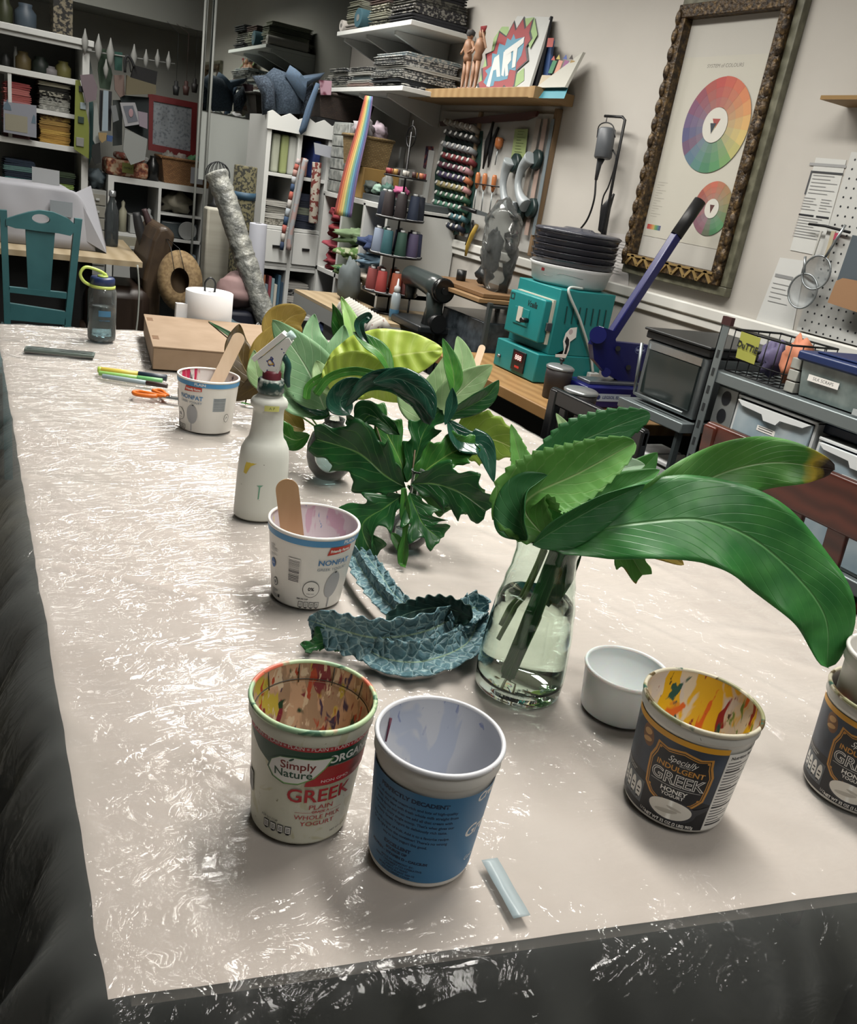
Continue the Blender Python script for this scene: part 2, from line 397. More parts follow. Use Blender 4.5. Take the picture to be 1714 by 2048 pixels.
fo = one('plastic_sheet', b, FILM, 'crinkled clear plastic sheet draped over the work table and hanging down its sides', 'plastic sheet')
def cloth_pt(u, v):
    a = -0.012 + (W0 + 0.024) * u; c = -0.006 + (L0 + 0.022) * v; x, y, z = film_pt(a, c); ex = min(a, 0); ey = min(c, 0); d = math.hypot(ex, ey); k = max(0, 1 - d * 60)
    p = tab(min(max(a / W0, 0), 1), min(max(c / L0, 0), 1)); q = 0.82 if d > 0 else 1
    return (p.x + (x - p.x) * q, p.y + (y - p.y) * q, (TZ - 0.0015 if d == 0 else min(TZ - 0.0015, z - 0.002)))
wt = [ob for ob in bpy.data.objects if ob.name == 'work_table'][0]
b = MB(Matrix.Translation(-off)); b.grid(cloth_pt, 60, 200); link('cloth', b, wt, MATS['table_cloth'])
# tape strip on the near edge
b = MB(); pts = []
A = PZ(978, 1722, SZ + 0.002); B = PZ(1043, 1838, SZ + 0.002); d = (B - A).normalized(); sd = Vector((-d.y, d.x, 0)) * 0.011
def tp(u, v):
    p = A + (B - A) * u + sd * 0.8 * (v * 2 - 1); return (p.x, p.y, SZ + 0.0045 + 0.0006 * noise.noise(p * 60))
b.grid(tp, 20, 2); one('tape_strip', b, mat('tape', '#aebfc4', 0.25, alpha=0.6), 'translucent bluish tape strip over the near table edge below the blue tub', 'tape', solid=0.0003)
# ================================================================== PAINTED AND PRINTED YOGURT TUBS
def splat(name, base, layers, rough=0.4, stretch=(1, 1, 0.35)):
    """base colour with paint stains: layers of (colour, scale, threshold, seed)"""
    m = mat(name, base, rough); nt = m.node_tree; N = nt.nodes.new; L = nt.links.new; b = nt.nodes['Principled BSDF']
    tc = N('ShaderNodeTexCoord'); prev = None
    for (col, sc, th, sd) in layers:
        mp = N('ShaderNodeMapping'); mp.inputs['Scale'].default_value = stretch; mp.inputs['Location'].default_value = (sd * 1.7, sd * 0.9, sd * 0.37)
        no = N('ShaderNodeTexNoise'); no.inputs['Scale'].default_value = sc * 1.7; no.inputs['Detail'].default_value = 3; no.inputs['Distortion'].default_value = 0.6
        mr = N('ShaderNodeMapRange'); mr.inputs['From Min'].default_value = th; mr.inputs['From Max'].default_value = th + 0.035
        mx = N('ShaderNodeMix'); mx.data_type = 'RGBA'
        L(tc.outputs['Object'], mp.inputs[0]); L(mp.outputs[0], no.inputs['Vector']); L(no.outputs['Fac'], mr.inputs['Value']); L(mr.outputs[0], mx.inputs['Factor'])
        if prev is None: mx.inputs['A'].default_value = lin(base)
        else: L(prev, mx.inputs['A'])
        mx.inputs['B'].default_value = lin(col); prev = mx.outputs['Result']
    L(prev, b.inputs['Base Color']); return m

def tub(name, label, loc, rb, rt, h, outer, inner, rimm, collar=0.86, group=None, inset=0.0022, cat='tub', lines=False):
    t = thing(name, label, cat, loc, group=group); zc = h * collar
    b = MB(); b.lathe([(0.0, 0.004), (rb - 0.006, 0.004), (rb - 0.003, 0.0), (rb - 0.0006, 0.0006), (rb, 0.003), (rb + (rt - rb) * collar * 0.94 - inset, zc - 0.004), (rb + (rt - rb) * collar - inset * 0.4, zc), (rb + (rt - rb) * collar + 0.0006, zc + 0.002), (rt - 0.0022, h - 0.004)], 64)
    link('body', b, t, outer)
    b = MB(); g = 0.0016
    b.lathe([(rt - 0.0022 - g, h - 0.002), (rb + (rt - rb) * collar - g, zc + 0.002), (rb + (rt - rb) * collar - g - 0.001, zc - 0.001), (rb - g, 0.006), (rb - 0.008, 0.0046), (0, 0.0046)], 64)
    link('inside', b, t, inner)
    b = MB(); b.lathe([(rt - 0.004, h - 0.003), (rt - 0.0036, h - 0.0008), (rt - 0.0018, h), (rt, h - 0.0008), (rt + 0.0006, h - 0.003), (rt, h - 0.0052), (rt - 0.0022, h - 0.005), (rt - 0.004, h - 0.003)], 64)
    link('rim', b, t, rimm)
    return t
def face(p, extra=0.0): return atan2(-p[1], -p[0]) + extra
def tsurf(th0, rb, rt, h):
    def s(x, y, o):
        r = rb + (rt - rb) * y / h; rm = (rb + rt) / 2; th = th0 + x / rm; r += o
        return Vector((r * cos(th), r * sin(th), y))
    return s
RED = C('#b3222a', 0.45); NAVY = C('#16233c', 0.5); DGREEN = C('#12452f', 0.4); GREY = C('#8f9396', 0.5); INK = C('#1b1d22', 0.5); PW = C('#e8e6e1', 0.45); SKY = C('#4b8fc0', 0.4)
def nutri(x, y, w, h, n, fr, bx, ink, gap=0.25):
    it = []
    for i in range(n):
        q = x + i * w * (1 + gap); it += [('p', rc(q, y, q + w, y + h), fr), ('p', rc(q + w * 0.1, y + h * 0.08, q + w * 0.9, y + h * 0.92), bx)]
        for k in range(3): it.append(('p', rc(q + w * 0.22, y + h * (0.25 + 0.2 * k), q + w * 0.78, y + h * (0.33 + 0.2 * k)), ink))
        it.append(('p', ellp(q + w / 2, y - h * 0.05, w * 0.32, h * 0.12, 10), ink if i % 3 else fr))
    return it
def bars(x, y, w, h, n, m, bg, vert=False, sd=1):
    rr = random.Random(sd); it = [('p', rc(x, y, x + w, y + h), bg)]; q = 0.03
    while q < 0.95:
        t = rr.choice([0.012, 0.02, 0.035])
        it.append(('p', rc(x + w * 0.05, y + h * q, x + w * 0.95, y + h * min(q + t, 0.97)) if not vert else rc(x + w * q, y + h * 0.05, x + w * min(q + t, 0.97), y + h * 0.95), m)); q += t + rr.choice([0.015, 0.025])
    return it

# ---- 1: organic plain tub, lower left
p1 = PZ(598, 1620, SZ)
in1 = splat('stained_inside_a', '#a88f76', [('#c9a98c', 30, 0.47, 1), ('#c2b24a', 26, 0.58, 2), ('#7d2d3a', 34, 0.60, 3), ('#3c2f52', 40, 0.62, 4), ('#d9c9ae', 60, 0.58, 5), ('#20422f', 38, 0.64, 6), ('#b04a33', 44, 0.62, 8)])
rim1 = splat('stained_rim_a', '#9fc09c', [('#b9d0a4', 9, 0.45, 3), ('#d9735a', 5, 0.55, 4), ('#4f7a60', 30, 0.60, 7)], stretch=(1, 1, 1))
out1 = splat('tub_cream', '#dcdccb', [('#8b8466', 90, 0.70, 11), ('#cfcdb0', 20, 0.6, 12)], stretch=(1, 1, 1))
t1 = tub('yogurt_tub', 'cream organic plain yogurt tub with a paint-stained inside and mint green rim', p1, 0.0492, 0.0622, 0.142, out1, in1, rim1)
s1 = tsurf(face(p1), 0.0492, 0.0605, 0.142)
LG = C('#79a860', 0.5); RP = C('#a8322f', 0.5)
it = [('p', [(-0.068, 0.121), (0.075, 0.121), (0.075, 0.098), (0.03, 0.100), (-0.012, 0.094), (-0.034, 0.092), (-0.049, 0.100), (-0.060, 0.110)], DGREEN),
      ('p', [(-0.068, 0.1235), (0.075, 0.1235), (0.075, 0.1165), (-0.064, 0.1165)], RED),
      ('p', [(0.008, 0.0985), (0.075, 0.0985), (0.075, 0.080), (0.012, 0.077)], RP), ('p', [(0.004, 0.084), (0.075, 0.087), (0.075, 0.079), (0.002, 0.075)], RED),
      ('t', 'NON GMO', 0.0048, 0.031, 0.0815, PW, 1.2, 0.05), ('t', 'ORGANIC', 0.0125, 0.048, 0.1065, PW, 0.95, 0.02, 0.0004)]
for k in range(7): it += [('t', 'PLAIN', 0.0056, -0.05 + k * 0.0205, 0.1197, PW), ('t', '*', 0.006, -0.0397 + k * 0.0205, 0.1185, PW)]
lf = [(-0.036, 0.088), (-0.033, 0.099), (-0.024, 0.1065), (-0.010, 0.1095), (0.008, 0.1095), (0.026, 0.1105), (0.020, 0.098), (0.010, 0.085), (-0.004, 0.0765), (-0.018, 0.0745), (-0.030, 0.079)]
cxl, cyl = -0.006, 0.0935
it += [('p', lf, DGREEN), ('p', [(cxl + (x - cxl) * 0.97 + 0.0006, cyl + (y - cyl) * 0.95 - 0.0004) for x, y in lf], LG), ('p', [(cxl + (x - cxl) * 0.93, cyl + (y - cyl) * 0.89) for x, y in lf], PW)]
it += [('t', 'Simply', 0.0125, -0.006, 0.0982, C('#7a1f1c', 0.5), 1.0, 0.04, 0.0002), ('t', 'Nature', 0.0125, -0.010, 0.0880, DGREEN, 1.0, 0.04, 0.0002), ('p', ellp(-0.012, 0.1052, 0.003, 0.0011, 10, 0.7), DGREEN),
       ('t', 'GREEK', 0.0225, 0.019, 0.0625, RED, 0.98, 0.03, 0.0003), ('t', 'PLAIN', 0.0080, 0.022, 0.0485, RED, 1.2), ('t', 'GRADE A', 0.0040, 0.022, 0.0425, RED, 1.1, 0, 0.0001),
       ('p', rc(-0.004, 0.0418, 0.012, 0.0422), RED), ('p', rc(0.032, 0.0418, 0.046, 0.0422), RED),
       ('t', 'WHOLE MILK', 0.0076, 0.021, 0.0355, RED, 1.1), ('t', 'YOGURT', 0.0076, 0.021, 0.0275, RED, 1.2), ('t', 'NET WT 32 OZ', 0.0036, 0.050, 0.012, INK), ('t', 'PER 2/3 CUP', 0.0038, -0.031, 0.0255, INK)]
it += nutri(-0.038, 0.0125, 0.0068, 0.0095, 4, INK, PW, INK) + bars(-0.078, 0.038, 0.018, 0.024, 12, GREY, PW, sd=3)
decal('printed_label', t1, it, s1)
b = MB()                                     # moulded ribs of the inner wall
for k in range(10):
    a = 2 * pi * k / 10 + 0.2; b.tube([(0.0555 * cos(a), 0.0555 * sin(a), 0.118), (0.0587 * cos(a), 0.0587 * sin(a), 0.138)], 0.0006, 6)
b.tube([(0.0560 * cos(2 * pi * k / 48), 0.0560 * sin(2 * pi * k / 48), 0.1215) for k in range(49)], 0.0006, 6, cap=False)
link('inner_ribs', b, t1, C('#3a3b33', 0.5))

# ---- 2: blue printed tub
p2 = PZ(837, 1698, SZ)
in2 = splat('stained_inside_b', '#c7c9cf', [('#b5bccb', 14, 0.55, 3), ('#8f97b8', 60, 0.66, 5), ('#7a5a66', 90, 0.74, 9)])
rim2 = splat('stained_rim_b', '#d9dade', [('#d8cf8a', 7, 0.60, 21), ('#c2685f', 30, 0.72, 5)], stretch=(1, 1, 1))
t2 = tub('yogurt_tub', 'white tub with a blue back label in small dark print, nearest on the table', p2, 0.0505, 0.0622, 0.140, PW, in2, rim2)
s2 = tsurf(face(p2), 0.0505, 0.0605, 0.140); BLU = C('#3f7ba8', 0.45); NB = C('#14304f', 0.5)
it = [('p', rc(-0.092, 0.0068, 0.092, 0.1115), BLU), ('t', 'PERFECTLY DECADENT', 0.0062, -0.014, 0.1015, NB, 1.05, 0, 0.0003)]
body = ["It's all about the cream-rich and lots of high-quality", 'protein. We start with fresh whole milk straight from', 'family farms and then we add all that cream with', 'our recipe, every single scoop. That\'s what gives our', 'creamy Greek Yogurt its deliciously rich taste.', 'Top with a layer of fruit. Add it to a favorite recipe.', 'Or eat right from the container! There\'s no wrong', 'way to love yogurt this good.']
for k, s in enumerate(body): it.append(('t', s, 0.0042, -0.012 - 0.0006 * k, 0.0935 - 0.0058 * k - (0.002 if k > 4 else 0), NB, 0.96, 0, 0.00012))
for k, (s, z) in enumerate((('EXCELLENT', 0.0052), ('SOURCE OF', 0.0040), ('PROTEIN - VITAMIN D - CALCIUM', 0.0040))): it.append(('t', s, z, -0.022, 0.0415 - 0.0058 * k, NB, 1.1, 0, 0.0003))
for k, s in enumerate(('MADE IN VERMONT BY:', 'GREAT CREAMERY CO OPERATIVE', 'CABOT, VT 05647', 'MORE INFO: PLANT 260-10', 'WWW.GREEK.COOP')): it.append(('t', s, 0.0032, -0.020, 0.0235 - 0.0036 * k, NB, 1.1, 0, 0.0001))
it += [('t', 'Greek', 0.019, 0.067, 0.064, PW, 1, 0, 0.0003, 0.3), ('t', 'Cream', 0.013, 0.066, 0.105, PW, 1, 0.1, 0.0004, 0.3), ('t', 'Good', 0.008, 0.064, 0.026, PW)]
decal('printed_label', t2, it, s2)
b = MB(); a = face(p2) - 2.05; b.tube([(0.0545 * cos(a + 0.14), 0.0545 * sin(a + 0.14), 0.104), (0.0572 * cos(a), 0.0572 * sin(a), 0.126)], [0.0009, 0.0014], 6); link('paint_mark', b, t2, C('#5a2036', 0.4))

# ---- 3, 4: honey tubs
in3 = splat('stained_inside_c', '#d8cdb8', [('#cfc8c2', 18, 0.5, 2), ('#e0b21c', 17, 0.53, 5), ('#d9641a', 26, 0.60, 6), ('#8d1f22', 30, 0.63, 3), ('#17524b', 28, 0.63, 9), ('#3a2b1d', 50, 0.66, 1), ('#6b8a3a', 34, 0.65, 13)])
rim3 = splat('stained_rim_c', '#c9c2ac', [('#5a4a2c', 20, 0.55, 1), ('#8f8f6a', 9, 0.5, 8), ('#2f5a4c', 16, 0.62, 4)], stretch=(1, 1, 1))
out3 = splat('tub_white_spotted', '#d3d2cc', [('#6f6f6a', 110, 0.72, 4)], stretch=(1, 1, 1))
DARK = mat('label_slate', '#2c3644', 0.45, noise=(22, [(0.3, '#1f2733'), (0.7, '#3d4a5c')], 4)); DK2 = C('#101218', 0.45); GOLD = C('#c98f3c', 0.45); YEL = C('#e0a223', 0.45)
def honey_label(t, th0):
    s3 = tsurf(th0, 0.0565, 0.0640, 0.136)
    sh = [(-0.030, 0.101), (-0.018, 0.0985), (0.0, 0.1025), (0.018, 0.0985), (0.030, 0.101), (0.0315, 0.090), (0.036, 0.078), (0.0355, 0.060), (0.034, 0.044), (0.025, 0.034), (0.012, 0.028), (0, 0.024), (-0.012, 0.028), (-0.025, 0.034), (-0.034, 0.044), (-0.0355, 0.060), (-0.036, 0.078), (-0.0315, 0.090)]
    def ss(k): return [(x * k, 0.063 + (y - 0.063) * (1 - (1 - k) * 0.95)) for x, y in sh]
    it = [('p', rc(-0.088, 0.004, 0.044, 0.109), DARK), ('p', [(-0.088, 0.004), (0.044, 0.004), (0.044, 0.040), (0.0, 0.052), (-0.088, 0.050)], DK2), ('p', rc(0.0445, 0.004, 0.10, 0.109), PW), ('p', rc(-0.12, 0.004, -0.0885, 0.100), PW),
          ('p', rc(-0.088, 0.1085, 0.044, 0.1155), YEL), ('p', ellp(-0.045, 0.096, 0.009, 0.013, 16, 0.3), C('#7a5230', 0.5)), ('p', ellp(-0.046, 0.100, 0.006, 0.004, 12, 0.3), C('#c69a62', 0.5)), ('p', ellp(-0.045, 0.091, 0.007, 0.003, 12, 0.3), C('#c69a62', 0.5)),
          ('p', ss(1.0), GOLD), ('p', ss(0.93), DK2), ('p', ss(0.90), GOLD), ('p', ss(0.87), DK2),
          ('t', 'Specially', 0.0105, 0.0, 0.0880, PW, 0.85, 0.02, 0, 0.45), ('t', 'SELECTED', 0.0026, 0.004, 0.0830, PW), ('t', 'INDULGENT', 0.0092, 0.0, 0.0770, GOLD, 1.02, 0, 0.0002), ('t', 'GREEK', 0.0200, 0.0, 0.0630, PW, 0.98, 0, 0.0006), ('t', 'GREEK', 0.0200, 0.0, 0.0630, DK2, 0.98, 0, -0.0003),
          ('p', rc(-0.028, 0.0538, 0.028, 0.0542), PW), ('t', 'HONEY', 0.0078, 0.0, 0.0485, PW, 1.1, 0, 0.0002), ('t', 'YOGURT', 0.0056, 0.0, 0.0425, PW, 1.1, 0, 0.0001), ('t', '-  ~o~  -', 0.006, 0.0, 0.0365, GOLD)]
    for (x, y, a) in ((-0.024, 0.0935, 2.3), (0.024, 0.0935, 0.8), (-0.026, 0.046, -2.3), (0.026, 0.046, -0.8)):
        for d in (-0.4, 0.0, 0.4): it.append(('p', ellp(x + 0.0025 * cos(a + d), y + 0.0025 * sin(a + d), 0.0017, 0.0005, 8, a + d), GOLD))
    it += [('p', [(0.022, 0.030), (0.044, 0.038), (0.044, 0.033), (0.026, 0.020)], C('#2e3036', 0.3)), ('p', ellp(0.004, 0.0235, 0.0275, 0.0145), C('#2e3036', 0.3)), ('p', ellp(0.002, 0.0245, 0.0245, 0.0125), C('#e3dfd6', 0.5)), ('p', ellp(-0.002, 0.0215, 0.013, 0.0028, 14, 0.15), C('#bdb8ae', 0.5)), ('p', ellp(0.006, 0.027, 0.009, 0.0016, 14, -0.2), C('#bdb8ae', 0.5)),
           ('p', [(-0.080, 0.012), (-0.034, 0.012), (-0.034, 0.040), (-0.080, 0.042)], C('#5b6167', 0.5)), ('t', 'NET WT 32 OZ (2 LBS) 907g', 0.0052, 0.004, 0.0072, PW, 0.9, 0, 0.0002), ('t', 'U', 0.0048, -0.0300, 0.0085, PW), ('t', 'D', 0.0048, -0.0255, 0.0085, PW), ('t', 'SWEETENED WITH HONEY', 0.0026, -0.066, 0.0465, PW), ('t', 'PER 2/3 CUP SERVING', 0.0026, -0.066, 0.0435, PW)]
    for k in range(4): q = -0.076 + k * 0.0105; it += [('p', ellp(q + 0.0042, 0.026, 0.0044, 0.0115, 18), PW), ('p', rc(q + 0.002, 0.027, q + 0.0064, 0.029), INK), ('p', rc(q + 0.002, 0.022, q + 0.0064, 0.024), INK), ('p', ellp(q + 0.004, 0.0165, 0.003, 0.0015, 8), INK)]
    it.append(('t', 'Nutrition Facts', 0.006, 0.067, 0.103, INK, 1, 0, 0.0002))
    for k in range(22): it.append(('p', rc(0.047, 0.010 + k * 0.0041, 0.047 + 0.036 * (0.75 + 0.25 * sin(k * 2.3)), 0.0112 + k * 0.0041 + (0.0012 if k % 6 == 0 else 0)), INK))
    decal('printed_label', t, it, s3)
p3 = PZ(1345, 1596, SZ)
t3 = tub('yogurt_tub', 'black and gold honey yogurt tub with yellow paint splashed inside, standing alone', p3, 0.0565, 0.0660, 0.136, out3, in3, rim3, collar=0.88)
honey_label(t3, face(p3, -0.02))
p4 = PZ(1700, 1574, SZ)
t4 = tub('yogurt_tub', 'black and gold honey yogurt tub at the right edge with a white tub nested inside', p4, 0.0565, 0.0660, 0.136, out3, in3, rim3, collar=0.88)
honey_label(t4, face(p4, 0.0))
t5 = tub('yogurt_tub', 'plain white spotted tub nested inside the right-hand honey tub', p4 + Vector((0.002, 0.002, 0.044)), 0.0500, 0.0600, 0.142, out3, PW, PW)
b = MB(); a = face(p4) - 0.75; b.tube([(0.0525 * cos(a), 0.0525 * sin(a), 0.050), (0.0562 * cos(a + 0.05), 0.0562 * sin(a + 0.05), 0.085)], [0.004, 0.002], 8); link('paint_mark', b, t5, C('#b0606c', 0.5))

# ---- 6: low white tub
p6 = PZ(1234, 1415, SZ); milky = mat('milky_plastic', '#dfe3e3', 0.35, sss=0.3, sscale=0.02)
t6 = tub('low_tub', 'low empty translucent white tub beside the glass vase', p6, 0.0500, 0.0572, 0.064, milky, milky, milky, collar=0.93, inset=0.0008)

# ---- 7, 8: nonfat tubs with sticks
def nonfat(t, th0, rb, rt, h, sh=0.0, k=1.0, far=False):
    s = tsurf(th0, rb, rt + 0.0002, h); X = lambda x: (x + sh) * k
    it = [('p', rc(-0.165, h * 0.875, 0.165, h * 0.955), SKY), ('t', 'PLAIN', 0.0075 * k, X(0.060), h * 0.917, PW, 1.1, 0, 0.0002), ('t', 'PLAIN', 0.0075 * k, X(-0.10), h * 0.917, PW, 1.1, 0, 0.0002)]
    y = lambda v: v / 0.1 * h
    it += [('p', [(X(0.026), y(0.076)), (X(0.064), y(0.0795)), (X(0.064), y(0.0865)), (X(0.030), y(0.0865))], C('#c23b2a', 0.5)), ('t', 'Friendly Farms', 0.0062 * k, X(0.046), y(0.0815), PW, 0.85, 0.04, 0.0003), ('t', 'NONFAT', 0.0125 * k, X(0.041), y(0.0655), C('#3a7ab0', 0.5), 1.0, 0, 0.0002), ('t', 'GREEK YOGURT', 0.0065 * k, X(0.040), y(0.0565), C('#6c7f90', 0.5), 1.05),
           ('p', ellp(X(0.044), y(0.034), 0.0125 * k, y(0.018), 24, -0.15 if not far else 0), C('#a5a7ab', 0.45)), ('p', rc(X(0.0415), y(0.002), X(0.0438), y(0.018)), C('#a5a7ab', 0.45)), ('p', ellp(X(0.046), y(0.0515), 0.0022 * k, y(0.0012), 8), INK),
           ('p', ellp(X(0.010), y(0.029), 0.0130 * k, y(0.0115)), INK), ('p', ellp(X(0.010), y(0.029), 0.0122 * k, y(0.0108)), PW), ('t', '0%', 0.008 * k, X(0.010), y(0.029), INK, 1, 0, 0.0003), ('t', 'MILK FAT', 0.0028 * k, X(0.010), y(0.0225), INK),
           ('t', 'PER 3/4 CUP', 0.0034 * k, X(-0.002), y(0.0145), INK, 1, 0, 0.0001)]
    it += nutri(X(-0.008), y(0.003), 0.0072 * k, y(0.0078), 4, INK, PW, INK)
    it += bars(X(-0.028), y(0.036), 0.0185 * k, y(0.032), 14, INK if not far else C('#6f777c', 0.5), PW if not far else C('#a5acb0', 0.5), sd=5)
    it += [('p', ellp(X(-0.060), y(0.050), 0.0058 * k, y(0.0062)), C('#2a5fa3', 0.5)), ('t', 'rbst', 0.004 * k, X(-0.060), y(0.050), PW), ('p', ellp(X(-0.055), y(0.026), 0.0058 * k, y(0.0056)), C('#707478', 0.5)), ('p', ellp(X(-0.055), y(0.026), 0.0040 * k, y(0.0040)), PW), ('p', ellp(X(-0.055), y(0.026), 0.0026 * k, y(0.0026)), C('#707478', 0.5))]
    for q, (yy, n) in enumerate(((0.074, 6), (0.062, 3), (0.015, 4), (0.008, 3))):
        for j in range(n): it.append(('p', rc(X(-0.066), y(yy - j * 0.0016), X(-0.066 + 0.018 * (0.7 + 0.3 * sin(j * 5 + q))), y(yy - j * 0.0016 + 0.0006)), C('#8a8e93', 0.5)))
    it.append(('p', rc(X(-0.049), y(0.006), X(-0.045), y(0.010)), INK))
    decal('printed_label', t, it, s)
in7 = splat('stained_inside_d', '#d2c9cf', [('#c9a9bb', 22, 0.56, 4), ('#6f8fbe', 60, 0.68, 5), ('#d8cf9a', 40, 0.66, 2)])
p7 = PZ(612, 1186, SZ)
t7 = tub('yogurt_tub', 'white nonfat yogurt tub with pink-stained inside in front of the spray bottle', p7, 0.0535, 0.0690, 0.124, PW, in7, PW, collar=0.93, inset=0.0006)
nonfat(t7, face(p7, -0.05), 0.0535, 0.0690, 0.124)
in8 = splat('stained_inside_e', '#cfcac6', [('#b8274d', 24, 0.58, 3), ('#26302c', 34, 0.62, 8), ('#8a5f8a', 30, 0.64, 2)])
p8 = PZ(411, 853, SZ)
t8 = tub('yogurt_tub', 'white nonfat yogurt tub with magenta stains inside, beside the orange scissors', p8, 0.0600, 0.0710, 0.126, PW, in8, PW, collar=0.93, inset=0.0006)
nonfat(t8, face(p8, 0.05), 0.0600, 0.0710, 0.126, sh=-0.078, k=1.12, far=True)
s8 = tsurf(face(p8, 0.05), 0.060, 0.0698, 0.126)
decal('barcode', t8, bars(0.010, 0.055, 0.030, 0.032, 10, C('#6f777c', 0.5), C('#b0b5b8', 0.5), sd=8), s8)
decal('round_seal', t8, [('p', ellp(0.048, 0.038, 0.007, 0.010), INK), ('p', ellp(0.048, 0.038, 0.006, 0.009), PW), ('t', 'P', 0.009, 0.048, 0.038, INK)], s8)
def stick(name, label, A, B, w, col, nrm):
    A = Vector(A); B = Vector(B); d = (B - A).normalized(); n = Vector(nrm); n = (n - d * n.dot(d)).normalized(); sd = d.cross(n); L = (B - A).length; r = w / 2
    pts = [(r * 0 + r - r * cos(a), r * sin(a)) for a in [pi / 2 * k / 6 for k in range(7)]]
    out = [(p[0], p[1]) for p in pts] + [(L - r + r * sin(a), r * cos(a)) for a in [pi / 2 * k / 6 for k in range(7)]]
    out = out + [(x, -y) for x, y in out[::-1][1:-1]]
    b = MB(Matrix.Translation(A) @ Matrix((d, sd, n)).transposed().to_4x4()); b.prism(out, -0.0009, 0.0009)
    return one(name, b, col, label, 'craft stick')
wood_p = mat('stick_wood', '#dcc0a4', 0.6, noise=(30, [(0.3, '#d6b99b'), (0.7, '#e4cbb0')], 3, (1, 1, 0.2))); wood_t = mat('stick_wood_tan', '#b8946b', 0.6, noise=(30, [(0.3, '#b08b62'), (0.7, '#c09c74')], 3, (1, 1, 0.2)))
cv = (CAMLOC - p7).normalized()
A = p7 + Vector((-0.012, 0.005, 0.012)); B = PD(572, 958, (PD(572, 958, 1).length and (p7 - CAMLOC).dot(FWD)) - 0.06)
stick('craft_stick', 'tan wooden craft stick leaning in the nonfat tub in front of the spray bottle', A, B, 0.034, wood_t, cv)
d8 = (p8 - CAMLOC).dot(FWD)
stick('craft_stick', 'pale wooden craft stick leaning in the nonfat tub beside the orange scissors', p8 + Vector((-0.02, 0.0, 0.012)), PD(482, 667, d8 - 0.02), 0.030, wood_p, (CAMLOC - p8).normalized())
p9 = PZ(930, 800, SZ); d9 = (p9 - CAMLOC).dot(FWD)
stick('craft_stick', 'pale craft stick poking up behind the leaves in front of the teal kiln', p9 + Vector((0, 0, 0.012)), PD(966, 690, d9), 0.022, wood_p, (CAMLOC - p9).normalized())
